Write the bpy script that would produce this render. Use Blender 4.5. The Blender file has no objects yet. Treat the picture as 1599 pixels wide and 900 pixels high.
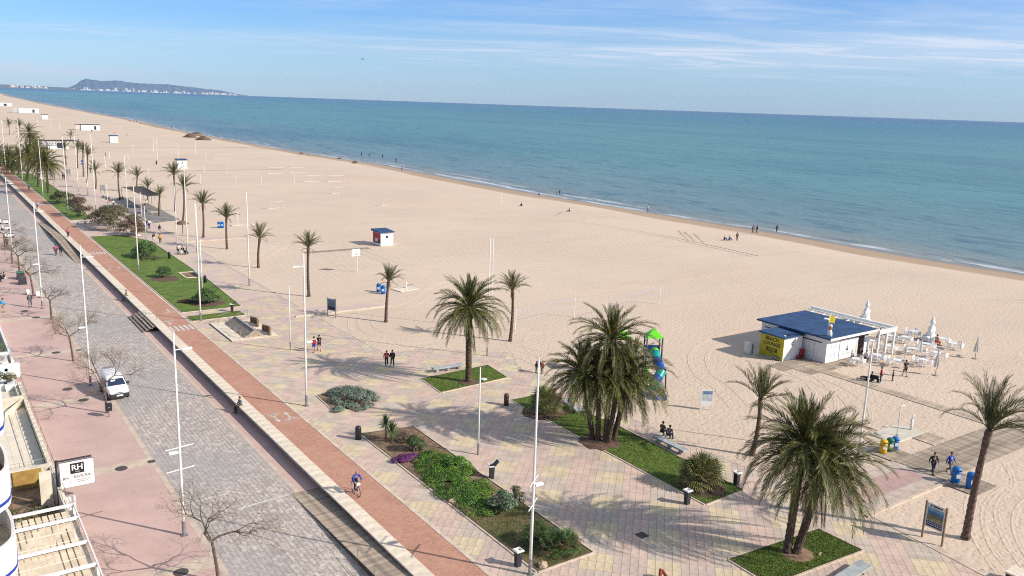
import bpy, bmesh, math, random
from mathutils import Vector, Matrix
random.seed(7)
S = bpy.context.scene
COL = S.collection
R = math.radians
# ---------------------------------------------------------------- camera
F, PITCH, ROLL, YAW, HC = 1325.4, 0.2140, 0.0341, 0.6150, 26.0
CX, CY = 800.0, 450.0
fwd0 = Vector((math.sin(YAW), math.cos(YAW), 0)); rgt0 = Vector((math.cos(YAW), -math.sin(YAW), 0)); up0 = Vector((0, 0, 1))
FW = math.cos(PITCH)*fwd0 - math.sin(PITCH)*up0
U_ = math.sin(PITCH)*fwd0 + math.cos(PITCH)*up0
RT = math.cos(ROLL)*rgt0 + math.sin(ROLL)*U_
UP = -math.sin(ROLL)*rgt0 + math.cos(ROLL)*U_
CAM = Vector((0, 0, HC))
cd = bpy.data.cameras.new('camera'); co = bpy.data.objects.new('camera', cd); COL.objects.link(co)
co.matrix_world = Matrix(((RT.x, UP.x, -FW.x, 0), (RT.y, UP.y, -FW.y, 0), (RT.z, UP.z, -FW.z, HC), (0, 0, 0, 1)))
cd.sensor_width = 36; cd.lens = F/1599*36; cd.clip_start = .5; cd.clip_end = 400000
S.camera = co

def P(px, py, z=0.0):
    "point of the place at height z that was measured at this pixel of the survey photograph"
    d = (px-CX)/F*RT - (py-CY)/F*UP + FW
    return CAM + d*((z-HC)/d.z)
def pix(p):
    d = Vector(p) - CAM; w = d.dot(FW)
    return CX + F*d.dot(RT)/w, CY - F*d.dot(UP)/w
def rise(px, py, pt, z=0.0):
    "height of an upright thing whose foot and top rows were measured"
    b = P(px, py, z); lo, hi = 0, 60
    for _ in range(40):
        m = (lo+hi)/2
        if pix(b+Vector((0, 0, m)))[1] > pt: lo = m
        else: hi = m
    return m
# ---------------------------------------------------------------- sun, sky
AZ, EL = R(142.5), R(31)
sd = bpy.data.lights.new('sun', 'SUN'); so = bpy.data.objects.new('sun', sd); COL.objects.link(so)
SUNV = Vector((math.sin(AZ)*math.cos(EL), math.cos(AZ)*math.cos(EL), math.sin(EL)))
so.rotation_euler = SUNV.to_track_quat('Z', 'Y').to_euler()
so.location = (0, 0, 60)
sd.energy = 5.0; sd.angle = R(.55); sd.color = (1, .91, .80)
W = bpy.data.worlds.new('World'); S.world = W; W.use_nodes = True
def sky_world():
    nt = W.node_tree; n = nt.nodes; l = nt.links; n.clear()
    out = n.new('ShaderNodeOutputWorld'); bg = n.new('ShaderNodeBackground'); l.new(bg.outputs[0], out.inputs[0])
    sk = n.new('ShaderNodeTexSky'); sk.sky_type = 'NISHITA'; sk.sun_disc = False
    sk.sun_elevation = EL; sk.sun_rotation = AZ; sk.altitude = 20; sk.air_density = 1.0; sk.dust_density = .35; sk.ozone_density = 2.2
    tc = n.new('ShaderNodeTexCoord'); sep = n.new('ShaderNodeSeparateXYZ'); l.new(tc.outputs['Generated'], sep.inputs[0])
    def math_(op, a, b=None, c=None):
        m = n.new('ShaderNodeMath'); m.operation = op
        for i, v in enumerate((a, b, c)):
            if v is None: continue
            if isinstance(v, (int, float)): m.inputs[i].default_value = v
            else: l.new(v, m.inputs[i])
        return m.outputs[0]
    def ss(v, a, b):
        m = n.new('ShaderNodeMapRange'); m.interpolation_type = 'SMOOTHSTEP'
        m.inputs[1].default_value = a; m.inputs[2].default_value = b; l.new(v, m.inputs[0]); return m.outputs[0]
    z = sep.outputs[2]
    zz = math_('ADD', math_('MAXIMUM', z, 0), .05)
    cb = n.new('ShaderNodeCombineXYZ')
    # along the view the sheets run left-right: stretch them that way
    ux = math_('DIVIDE', math_('ADD', math_('MULTIPLY', sep.outputs[0], rgt0.x), math_('MULTIPLY', sep.outputs[1], rgt0.y)), zz)
    uy = math_('DIVIDE', math_('ADD', math_('MULTIPLY', sep.outputs[0], fwd0.x), math_('MULTIPLY', sep.outputs[1], fwd0.y)), zz)
    l.new(ux, cb.inputs[0]); l.new(uy, cb.inputs[1])
    def noise(sx, sy, scale, det, rough, dist=0, seed=0):
        mp = n.new('ShaderNodeMapping'); mp.inputs['Scale'].default_value = (sx, sy, 1); mp.inputs['Location'].default_value = (seed, seed*.7, 0)
        mp.inputs['Rotation'].default_value = (0, 0, R(-4)); l.new(cb.outputs[0], mp.inputs[0])
        t = n.new('ShaderNodeTexNoise'); t.inputs['Scale'].default_value = scale; t.inputs['Detail'].default_value = det
        t.inputs['Roughness'].default_value = rough; t.inputs['Distortion'].default_value = dist; l.new(mp.outputs[0], t.inputs[0]); return t.outputs[0]
    big = ss(noise(.10, .26, 1.0, 6, .58, .8, 3.1), .32, .62)
    fine = ss(noise(.42, 1.1, 1.6, 8, .62, .9, 8.3), .42, .74)
    cl = math_('MULTIPLY', big, math_('ADD', math_('MULTIPLY', fine, .62), .42))
    side = math_('ADD', math_('MULTIPLY', ss(math_('ADD', math_('MULTIPLY', sep.outputs[0], rgt0.x), math_('MULTIPLY', sep.outputs[1], rgt0.y)), -.35, .42), .7), .62)
    cl = math_('MULTIPLY', math_('MULTIPLY', cl, side), ss(z, .02, .06))
    # low bank of small cumulus over the far coast
    mp = n.new('ShaderNodeMapping'); mp.inputs['Scale'].default_value = (9, 9, 42); l.new(tc.outputs['Generated'], mp.inputs[0])
    t2 = n.new('ShaderNodeTexNoise'); t2.inputs['Scale'].default_value = 2.4; t2.inputs['Detail'].default_value = 7; l.new(mp.outputs[0], t2.inputs[0])
    rr = math_('ADD', math_('MULTIPLY', sep.outputs[0], rgt0.x), math_('MULTIPLY', sep.outputs[1], rgt0.y))
    band = math_('MULTIPLY', ss(z, .010, .017), math_('SUBTRACT', 1.0, ss(math_('ADD', z, math_('MULTIPLY', t2.outputs[0], -.018)), .010, .0175)))
    band = math_('MULTIPLY', band, math_('SUBTRACT', 1.0, ss(rr, -.46, -.36)))
    cl = math_('MINIMUM', math_('ADD', math_('MULTIPLY', cl, .85), math_('MULTIPLY', band, .75)), .85)
    # blueness of the low air
    tint = n.new('ShaderNodeValToRGB'); l.new(z, tint.inputs[0])
    e = tint.color_ramp.elements; e[0].position = 0; e[0].color = (1.0, 1.28, 1.98, 1); e[1].position = .5; e[1].color = (1.12, 1.0, .86, 1)
    m = e.new(.05); m.color = (.64, .98, 1.52, 1); m = e.new(.16); m.color = (.42, .86, 1.54, 1)
    mul = n.new('ShaderNodeMix'); mul.data_type = 'RGBA'; mul.blend_type = 'MULTIPLY'; mul.inputs[0].default_value = 1
    l.new(sk.outputs[0], mul.inputs[6]); l.new(tint.outputs[0], mul.inputs[7])
    mx = n.new('ShaderNodeMix'); mx.data_type = 'RGBA'; l.new(cl, mx.inputs[0]); l.new(mul.outputs[2], mx.inputs[6]); mx.inputs[7].default_value = (7.8, 8.4, 9.6, 1)
    l.new(mx.outputs[2], bg.inputs[0]); bg.inputs[1].default_value = SKY_STRENGTH
SKY_STRENGTH = .088
sky_world()
S.view_settings.view_transform = 'Standard'; S.view_settings.look = 'None'; S.view_settings.exposure = 0.25; S.view_settings.gamma = 1
S.cycles.max_bounces = 6; S.cycles.diffuse_bounces = 3; S.cycles.volume_bounces = 0; S.cycles.transparent_max_bounces = 12
S.cycles.use_denoising = False; S.cycles.filter_width = 1.1; S.cycles.use_adaptive_sampling = False

# ---------------------------------------------------------------- helpers
def tag(o, label=None, cat=None, group=None, kind=None):
    if label: o['label'] = label
    if cat: o['category'] = cat
    if group: o['group'] = group
    if kind: o['kind'] = kind
    return o
def empty(name, loc=(0, 0, 0), rz=0, label=None, cat=None, group=None):
    o = bpy.data.objects.new(name, None); COL.objects.link(o); o.location = loc; o.rotation_euler = (0, 0, rz); o.empty_display_size = .3
    return tag(o, label, cat, group)
def link(name, me, parent=None, loc=None, rz=None, mt=None):
    o = bpy.data.objects.new(name, me); COL.objects.link(o)
    if parent: o.parent = parent
    if loc is not None: o.location = loc
    if rz is not None: o.rotation_euler = (0, 0, rz)
    if mt is not None:
        if not me.materials: me.materials.append(mt)
        o.material_slots[0].link = 'OBJECT'; o.material_slots[0].material = mt
    return o
KIDS = {}
def copy_tree(o, parent=None):
    c = o.copy(); COL.objects.link(c)
    if parent: c.parent = parent
    for k in o.children: copy_tree(k, c)
    return c
def frame(d):
    d = d.normalized(); a = Vector((0, 0, 1)) if abs(d.z) < .9 else Vector((1, 0, 0))
    u = d.cross(a).normalized(); return u, d.cross(u).normalized()
class MB:
    def __init__(s): s.v = []; s.f = []; s.m = []; s.ms = []; s.cur = 0; s.uv = None
    def mat(s, m):
        if m not in s.ms: s.ms.append(m)
        s.cur = s.ms.index(m); return s
    def face(s, *pts):
        b = len(s.v); s.v += [tuple(p) for p in pts]; s.f.append(tuple(range(b, b+len(pts)))); s.m.append(s.cur); return s
    def poly(s, vs, fs):
        b = len(s.v); s.v += [tuple(p) for p in vs]
        for f in fs: s.f.append(tuple(b+i for i in f)); s.m.append(s.cur)
        return s
    def box(s, x0, x1, y0, y1, z0, z1, rot=0, c=None, taper=0, M=None):
        vs = []
        for z in (z0, z1):
            k = taper if z == z1 else 0
            for x, y in ((x0+k, y0+k), (x1-k, y0+k), (x1-k, y1-k), (x0+k, y1-k)):
                p = Vector((x, y, z))
                if M is not None: p = M @ p
                if rot:
                    q = c or (0, 0); dx, dy = p.x-q[0], p.y-q[1]
                    p.x, p.y = q[0]+dx*math.cos(rot)-dy*math.sin(rot), q[1]+dx*math.sin(rot)+dy*math.cos(rot)
                vs.append(p)
        return s.poly(vs, [(3, 2, 1, 0), (4, 5, 6, 7), (0, 1, 5, 4), (1, 2, 6, 5), (2, 3, 7, 6), (3, 0, 4, 7)])
    def tube(s, pts, rs, n=8, cap=True):
        pts = [Vector(p) for p in pts]
        if isinstance(rs, (int, float)): rs = [rs]*len(pts)
        b = len(s.v); u = None
        for i, p in enumerate(pts):
            d = (pts[min(i+1, len(pts)-1)] - pts[max(i-1, 0)])
            if d.length < 1e-9: d = Vector((0, 0, 1))
            d.normalize()
            if u is None: u, w = frame(d)
            else:
                u = (u - d*u.dot(d))
                if u.length < 1e-6: u, w = frame(d)
                u.normalize(); w = d.cross(u)
            for k in range(n):
                a = 2*math.pi*k/n; s.v.append(tuple(p + rs[i]*(math.cos(a)*u + math.sin(a)*w)))
        for i in range(len(pts)-1):
            for k in range(n):
                k2 = (k+1) % n
                s.f.append((b+i*n+k, b+i*n+k2, b+(i+1)*n+k2, b+(i+1)*n+k)); s.m.append(s.cur)
        if cap:
            s.f.append(tuple(b+k for k in reversed(range(n)))); s.m.append(s.cur)
            e = b+(len(pts)-1)*n; s.f.append(tuple(e+k for k in range(n))); s.m.append(s.cur)
        return s
    def lathe(s, prof, n=12, c=(0, 0, 0), closed=False):
        b = len(s.v)
        for r, z in prof:
            for k in range(n):
                a = 2*math.pi*k/n; s.v.append((c[0]+r*math.cos(a), c[1]+r*math.sin(a), c[2]+z))
        for i in range(len(prof)-1):
            for k in range(n):
                k2 = (k+1) % n; s.f.append((b+i*n+k, b+i*n+k2, b+(i+1)*n+k2, b+(i+1)*n+k)); s.m.append(s.cur)
        if prof[0][0] > 1e-4: s.f.append(tuple(b+k for k in reversed(range(n)))); s.m.append(s.cur)
        if prof[-1][0] > 1e-4: e = b+(len(prof)-1)*n; s.f.append(tuple(e+k for k in range(n))); s.m.append(s.cur)
        return s
    def prism(s, pts, z0, z1):
        n = len(pts); b = len(s.v)
        s.v += [(x, y, z0) for x, y in pts] + [(x, y, z1) for x, y in pts]
        ar = sum(pts[i][0]*pts[(i+1) % n][1]-pts[(i+1) % n][0]*pts[i][1] for i in range(n))
        o = list(range(n)) if ar > 0 else list(reversed(range(n)))
        s.f.append(tuple(b+i for i in reversed(o))); s.m.append(s.cur)
        s.f.append(tuple(b+n+i for i in o)); s.m.append(s.cur)
        for i in range(n):
            a, c = o[i], o[(i+1) % n]; s.f.append((b+a, b+c, b+n+c, b+n+a)); s.m.append(s.cur)
        return s
    def mesh(s, name, mat=None, smooth=False):
        me = bpy.data.meshes.new(name); me.from_pydata(s.v, [], s.f)
        ms = s.ms or ([mat] if mat else [])
        for m in ms: me.materials.append(m)
        if len(ms) > 1: me.polygons.foreach_set('material_index', s.m)
        if smooth: me.polygons.foreach_set('use_smooth', [True]*len(me.polygons))
        if s.uv:
            uv = me.uv_layers.new(name='UVMap'); uv.data.foreach_set('uv', [c for l in me.loops for c in s.uv[l.vertex_index]])
        me.update(); return me
    def build(s, name, mat=None, parent=None, smooth=False, loc=None, rz=None):
        return link(name, s.mesh(name, mat, smooth), parent, loc, rz)
# ---------------------------------------------------------------- materials
def lin(c): return tuple((x/12.92 if x <= .04045 else ((x+.055)/1.055)**2.4) for x in c)
class NT:
    def __init__(s, m): s.nt = m.node_tree; s.n = s.nt.nodes; s.l = s.nt.links
    def node(s, t, **k):
        x = s.n.new(t)
        for a, b in k.items(): setattr(x, a, b)
        return x
    def set(s, x, i, v):
        if v is None: return
        if hasattr(v, 'is_output') or isinstance(v, bpy.types.NodeSocket): s.l.new(v, x.inputs[i])
        else: x.inputs[i].default_value = v
    def m(s, op, a, b=None, c=None):
        x = s.node('ShaderNodeMath', operation=op); s.set(x, 0, a); s.set(x, 1, b); s.set(x, 2, c); return x.outputs[0]
    def noise(s, vec, scale, det=4, rough=.55, dist=0, out=0):
        x = s.node('ShaderNodeTexNoise'); s.set(x, 0, vec); s.set(x, 'Scale', scale); s.set(x, 'Detail', det); s.set(x, 'Roughness', rough); s.set(x, 'Distortion', dist); return x.outputs[out]
    def map(s, vec, scale=(1, 1, 1), rot=(0, 0, 0), loc=(0, 0, 0)):
        x = s.node('ShaderNodeMapping'); s.set(x, 0, vec); x.inputs['Scale'].default_value = scale; x.inputs['Rotation'].default_value = rot; x.inputs['Location'].default_value = loc; return x.outputs[0]
    def ss(s, v, a, b, c=0, d=1):
        x = s.node('ShaderNodeMapRange', interpolation_type='SMOOTHSTEP'); s.set(x, 0, v); s.set(x, 1, a); s.set(x, 2, b); s.set(x, 3, c); s.set(x, 4, d); return x.outputs[0]
    def mix(s, f, a, b, bt='MIX'):
        x = s.node('ShaderNodeMix', data_type='RGBA', blend_type=bt); s.set(x, 0, f)
        for i, v in ((6, a), (7, b)): s.set(x, i, (*v, 1) if isinstance(v, tuple) and len(v) == 3 else v)
        return x.outputs[2]
    def xyz(s, v): x = s.node('ShaderNodeSeparateXYZ'); s.l.new(v, x.inputs[0]); return x.outputs
    def bump(s, h, strength=.3, dist=.05, nrm=None):
        x = s.node('ShaderNodeBump'); s.set(x, 'Height', h); x.inputs['Strength'].default_value = strength; x.inputs['Distance'].default_value = dist
        if nrm is not None: s.l.new(nrm, x.inputs['Normal'])
        return x.outputs[0]
def newmat(name):
    m = bpy.data.materials.new(name); m.use_nodes = True; g = NT(m); g.b = g.n['Principled BSDF']
    g.geo = g.node('ShaderNodeNewGeometry').outputs['Position']; g.tc = g.node('ShaderNodeTexCoord')
    return m, g
def mat(name, col, rough=.7, var=.12, scale=2.0, bump=.0, bscale=20, col2=None, metallic=0, objvar=0, spec=.4, trans=0):
    m, g = newmat(name); vec = g.tc.outputs['Object']
    c2 = col2 or tuple(x*(1-var*1.6) for x in col)
    c = g.mix(g.ss(g.noise(vec, scale, 5), .35, .68), col, c2)
    if objvar:
        oi = g.node('ShaderNodeObjectInfo'); hv = g.node('ShaderNodeHueSaturation'); g.l.new(c, hv.inputs['Color'])
        g.set(hv, 'Value', g.m('ADD', g.m('MULTIPLY', oi.outputs['Random'], objvar*2), 1-objvar)); c = hv.outputs[0]
    g.l.new(c, g.b.inputs['Base Color']); g.b.inputs['Roughness'].default_value = rough; g.b.inputs['Metallic'].default_value = metallic
    g.b.inputs['Specular IOR Level'].default_value = spec
    if bump: g.l.new(g.bump(g.noise(vec, bscale, 4), bump, .02), g.b.inputs['Normal'])
    return m
def leafmat(name, c1, c2, c3=None, scale=1.2, rough=.55, objvar=.2, trans=.14):
    m, g = newmat(name); vec = g.tc.outputs['Object']
    c = g.mix(g.ss(g.noise(vec, scale, 3), .35, .65), c1, c2)
    if c3: c = g.mix(g.ss(g.noise(g.map(vec, loc=(5, 3, 1)), scale*3, 2), .55, .72), c, c3)
    oi = g.node('ShaderNodeObjectInfo'); hv = g.node('ShaderNodeHueSaturation'); g.l.new(c, hv.inputs['Color'])
    g.set(hv, 'Value', g.m('ADD', g.m('MULTIPLY', oi.outputs['Random'], objvar*2), 1-objvar))
    g.l.new(hv.outputs[0], g.b.inputs['Base Color']); g.b.inputs['Roughness'].default_value = rough
    tr = g.node('ShaderNodeBsdfTranslucent'); g.l.new(hv.outputs[0], tr.inputs[0])
    mx = g.node('ShaderNodeMixShader'); mx.inputs[0].default_value = trans; g.l.new(g.b.outputs[0], mx.inputs[1]); g.l.new(tr.outputs[0], mx.inputs[2])
    g.l.new(mx.outputs[0], g.n['Material Output'].inputs[0]); return m
M = {}
M['white'] = mat('white_paint', (.78, .78, .76), .45, .04, 3)
M['whiteplastic'] = mat('white_plastic', (.8, .8, .8), .35, .03, 3)
M['whiteold'] = mat('weathered_white', (.74, .72, .67), .6, .12, 1.5)
M['pole'] = mat('pole_white', (.74, .73, .70), .4, .06, 2)
M['galv'] = mat('galvanised_steel', (.33, .33, .33), .45, .2, 4, metallic=.6)
M['steel'] = mat('brushed_steel', (.5, .5, .5), .35, .1, 6, metallic=.8)
M['black'] = mat('black_paint', (.022, .022, .026), .4, .1, 3)
M['dark'] = mat('dark_plastic', (.035, .036, .045), .5, .1, 3)
M['rubber'] = mat('rubber', (.02, .02, .02), .8, .1, 5)
M['blue'] = mat('blue_plastic', (.012, .16, .50), .4, .12, 3)
M['green'] = mat('green_plastic', (.01, .17, .09), .4, .12, 3)
M['yellow'] = mat('yellow_plastic', (.78, .42, .02), .4, .08, 3)
M['roofblue'] = mat('blue_roof_felt', (.026, .075, .185), .7, .22, .8, bump=.1, bscale=30)
M['signyellow'] = mat('yellow_sign', (.50, .42, .012), .5, .12, 2)
M['red'] = mat('red_paint', (.42, .02, .02), .5, .1, 3)
M['lime'] = mat('lime_plastic', (.17, .72, .03), .35, .08, 3)
M['teal'] = mat('teal_plastic', (.0, .30, .24), .35, .1, 3)
M['playblue'] = mat('play_blue', (.01, .07, .36), .3, .1, 3)
M['navy'] = mat('navy_steel', (.02, .025, .09), .4, .1, 3)
M['stone'] = mat('pale_bench_stone', (.78, .68, .55), .8, .16, 1.3, bump=.15, bscale=14, objvar=.05)
M['concrete'] = mat('concrete', (.42, .40, .35), .85, .2, 1.2, bump=.2, bscale=18)
M['greystone'] = mat('grey_bench_stone', (.42, .45, .45), .7, .18, 1.5, bump=.1, bscale=18)
M['kerb'] = mat('kerb_stone', (.62, .51, .41), .85, .16, 1.5, bump=.15, bscale=16, objvar=.06)
M['darkedge'] = mat('corten_edging', (.10, .075, .05), .8, .25, 3)
M['wood'] = mat('weathered_wood', (.40, .325, .255), .85, .3, 2.5, bump=.3, bscale=22, objvar=.24)
M['wooddark'] = mat('dark_wood', (.10, .075, .055), .8, .3, 2.5, objvar=.15)
M['woodlight'] = mat('sandy_boards', (.48, .39, .30), .85, .25, 2, bump=.3, bscale=18, objvar=.2)
M['cream'] = mat('cream_render', (.72, .64, .51), .85, .16, 1.2, bump=.1, bscale=20)
M['creamtile'] = mat('cream_tile', (.75, .67, .54), .7, .14, .8, objvar=.06)
M['ochre'] = mat('ochre_door', (.42, .26, .07), .7, .2, 2)
M['soil'] = mat('dry_soil', (.19, .125, .08), .95, .4, 2.2, bump=.6, bscale=9, col2=(.30, .20, .13))
M['mulch'] = mat('reddish_mulch', (.16, .095, .07), .95, .3, 4, bump=.7, bscale=14)
M['trunk'] = mat('palm_trunk', (.13, .085, .06), .95, .45, 6, bump=.8, bscale=16, objvar=.12)
M['trunkslim'] = mat('slim_palm_trunk', (.16, .105, .08), .95, .4, 7, bump=.8, bscale=18, objvar=.12)
M['bark'] = mat('grey_bark', (.16, .12, .10), .9, .35, 4, objvar=.12)
M['paint'] = mat('road_paint', (.66, .62, .58), .8, .22, 5)
M['iron'] = mat('cast_iron', (.10, .085, .075), .7, .3, 8, bump=.4, bscale=30)
M['thatch'] = mat('thatch', (.22, .155, .095), .95, .35, 8, bump=.8, bscale=25)
M['weed'] = mat('dry_seaweed', (.17, .115, .075), .95, .35, 2, bump=.8, bscale=5)
M['greyprint'] = mat('grey_print', (.12, .12, .125), .6, .05, 3)
M['glass'] = mat('dark_glass', (.012, .035, .075), .06, .3, 1.5, spec=.9)
M['netting'] = mat('net_cord', (.30, .36, .62), .7, .1, 3)
M['canvas'] = mat('parasol_canvas', (.68, .66, .62), .9, .12, 3)
M['canopy'] = mat('grey_shade_cloth', (.075, .062, .058), .9, .2, 2)
M['rock'] = mat('cream_rock', (.55, .42, .28), .9, .3, 4, bump=.6, bscale=8)
M['purple'] = leafmat('purple_flowers', (.16, .03, .17), (.26, .06, .26), (.09, .10, .03), 5)
M['frond'] = leafmat('palm_leaf', (.058, .074, .014), (.122, .126, .024), (.27, .22, .055), 1.6, objvar=.32)
M['frondgrey'] = leafmat('grey_green_palm_leaf', (.062, .076, .024), (.13, .13, .042), (.26, .22, .085), 1.8, objvar=.25)
M['fronddry'] = leafmat('dry_palm_leaf', (.17, .125, .065), (.11, .075, .04), (.25, .19, .10), 1.5, objvar=.3)
M['fanleaf'] = leafmat('fan_palm_leaf', (.10, .13, .035), (.20, .21, .065), (.34, .28, .12), 3, objvar=.3)
M['bush'] = leafmat('bush_leaf', (.035, .075, .018), (.085, .14, .03), None, 2.5)
M['bright'] = leafmat('bright_groundcover', (.085, .25, .012), (.17, .36, .02), (.33, .30, .03), .8)
M['silver'] = leafmat('silver_leaf', (.15, .21, .155), (.25, .31, .235), (.09, .13, .09), 2.2)
M['olive'] = leafmat('tamarisk_leaf', (.085, .070, .038), (.14, .10, .062), (.21, .14, .095), 1.0)
M['aloe'] = leafmat('green_sword_leaf', (.03, .085, .02), (.08, .15, .04), (.16, .17, .05), 2)
M['drybush'] = leafmat('dry_bush', (.17, .11, .07), (.11, .07, .05), (.23, .17, .10), 3)
M['budleaf'] = leafmat('budding_leaf', (.20, .18, .07), (.26, .19, .10), (.15, .16, .05), 4)
M['bougain'] = leafmat('dark_red_groundcover', (.05, .02, .025), (.09, .03, .04), (.04, .05, .02), 4)
M['skin'] = mat('skin', (.46, .27, .19), .55, .08, 5)
M['hair'] = mat('dark_hair', (.025, .018, .014), .7, .2, 9)
M['greyhair'] = mat('grey_hair', (.35, .32, .30), .7, .2, 9)
CL = {}
def cloth(c):
    if c not in CL:
        CL[c] = mat('cloth_'+c, dict(black=(.015, .015, .018), navy=(.015, .02, .06), blue=(.02, .075, .42), red=(.45, .025, .03), white=(.72, .72, .72), grey=(.16, .16, .17), lightblue=(.16, .36, .62),
            yellow=(.62, .38, .02), brown=(.10, .065, .05), denim=(.04, .075, .16), pink=(.45, .10, .15), khaki=(.20, .19, .13), olive=(.07, .08, .05), teal=(.02, .20, .28), beige=(.45, .36, .26), sky=(.08, .42, .75))[c], .85, .15, 6, bump=.2, bscale=12)
    return CL[c]
# ================================================================ SETTING
def structure(name, mb, mt, smooth=False): o = mb.build(name, mt, None, smooth); o['kind'] = 'structure'; return o
def sheet(name, pts, z, mt): return structure(name, MB().face(*[(x, y, z) for x, y in pts]), mt)
SHORE = [(-400, 168), (60, 165.5), (95, 163), (127, 163.5), (169, 161), (226, 158.6), (330, 163.5), (390, 160), (480, 159), (628, 162), (913, 176), (1411, 187), (2400, 222), (3827, 291), (6500, 330), (9000, 180)]
def shore(y):
    if y <= SHORE[0][0]: return SHORE[0][1]
    for (a, b), (c, d) in zip(SHORE, SHORE[1:]):
        if y <= c:
            t = (y-a)/(c-a); t = t*t*(3-2*t) if c > 500 else t; return b+(d-b)*t
    return SHORE[-1][1]
SEA = -1.5
def make_sand():
    m, g = newmat('beach_sand'); p = g.geo; xyz = g.xyz(p); x, y, z = xyz[0], xyz[1], xyz[2]
    near = g.ss(y, 120, 55)                                   # the trampled part round the bar and playground
    n1 = g.noise(p, .035, 5, .6); n2 = g.noise(p, .6, 5, .6); n3 = g.noise(p, 7, 3, .6)
    base = g.mix(g.ss(n1, .35, .65), (.615, .495, .385), (.565, .45, .35))
    base = g.mix(g.m('MULTIPLY', g.ss(n2, .4, .7), .3), base, (.64, .535, .41))
    base = g.mix(g.m('MULTIPLY', g.m('MULTIPLY', g.ss(g.noise(p, 5.5, 4, .7), .48, .66), g.m('ADD', .06, g.m('MULTIPLY', near, .30)))), base, (.45, .35, .27))
    # long faint drag lines left by the cleaning tractor
    dr = g.noise(g.map(p, (.012, 1.6, 1), (0, 0, R(8))), 1.0, 4, .65); dr2 = g.noise(g.map(p, (.9, .010, 1), (0, 0, R(3))), 1.0, 3, .65)
    base = g.mix(g.m('MULTIPLY', g.ss(dr, .56, .7), .35), base, (.43, .335, .24)); base = g.mix(g.m('MULTIPLY', g.ss(dr2, .6, .72), .25), base, (.45, .35, .25))
    base = g.mix(g.m('MULTIPLY', g.ss(g.noise(p, .012, 3, .5), .5, .7), .25), base, (.55, .39, .30)); base = g.mix(g.m('MULTIPLY', g.ss(g.noise(g.map(p, (.05, .16, 1), (0, 0, R(14)), (2, 5, 0)), 1, 6, .7), .52, .66), .30), base, (.48, .385, .295)); base = g.mix(g.m('MULTIPLY', g.ss(g.noise(g.map(p, (.5, .5, 1), loc=(9, 5, 0)), 1, 7, .75), .55, .66), .22), base, (.46, .36, .27))
    wetn = g.m('ADD', z, g.m('MULTIPLY', g.m('SUBTRACT', g.noise(g.map(p, (.3, .05, 1)), 1, 4), .5), .30))
    base = g.mix(g.m('MULTIPLY', near, .3), base, (.53, .415, .325)); wet = g.ss(wetn, -.66, -.86); vw = g.ss(wetn, -1.25, -1.5)
    base = g.mix(wet, base, (.37, .265, .18)); base = g.mix(vw, base, (.22, .165, .115))
    g.l.new(base, g.b.inputs['Base Color'])
    g.set(g.b, 'Roughness', g.m('SUBTRACT', .95, g.m('MULTIPLY', vw, .7)))
    vo = g.node('ShaderNodeTexVoronoi', feature='SMOOTH_F1'); g.l.new(p, vo.inputs[0]); vo.inputs['Scale'].default_value = 2.6; vo.inputs['Randomness'].default_value = 1
    foot = g.m('MULTIPLY', g.ss(vo.outputs['Distance'], .08, .46), g.m('ADD', g.m('MULTIPLY', near, .85), .12))
    wv = g.node('ShaderNodeTexWave'); g.l.new(g.map(p, (1, 1, 1), (0, 0, R(72))), wv.inputs[0]); wv.inputs['Scale'].default_value = .42; wv.inputs['Distortion'].default_value = 3.5; wv.inputs['Detail'].default_value = 3
    far = g.m('MULTIPLY', wv.outputs['Fac'], g.m('SUBTRACT', .6, g.m('MULTIPLY', near, .5)))
    h = g.m('ADD', g.m('ADD', g.m('MULTIPLY', foot, .8), far), g.m('MULTIPLY', g.noise(p, 3.4, 5, .6), .6))
    h = g.m('MULTIPLY', h, g.ss(z, -1.1, -.6, .15, 1))
    g.l.new(g.bump(h, .5, .07), g.b.inputs['Normal'])
    ys = [-120, -60, -20] + [i*6 for i in range(0, 90)] + [560, 620, 700, 800, 913, 1050, 1200, 1411, 1700, 2000, 2400, 2900, 3400, 3827, 4500, 5200, 6500, 7600, 9000]
    mb = MB(); cols = None
    prof = [(-1e9, -.03), (-40, -.03), (-26, -.10), (-17, -.30), (-12, -.74), (-9, -.86), (-4, -1.20), (0, -1.5), (8, -1.95), (40, -3.2), (200, -6)]
    rows = []
    for yy in ys:
        s = shore(yy); l = 30 if yy < 600 else 30-(yy-600)*.8
        row = []
        for d, zz in prof:
            xx = l if d < -1e8 else s+d
            if -30 < d < -3: zz += .05*math.sin(yy*.11+d)+.04*math.sin(yy*.043)
            row.append((xx, yy, zz))
        rows.append(row)
    b = 0; n = len(prof)
    for r in rows: mb.v += r
    for i in range(len(rows)-1):
        for j in range(n-1):
            mb.f.append((i*n+j, i*n+j+1, (i+1)*n+j+1, (i+1)*n+j)); mb.m.append(0)
    return structure('beach_sand', mb, m, True)
sand_obj = make_sand()
SANDM = sand_obj.data.materials[0]
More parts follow.
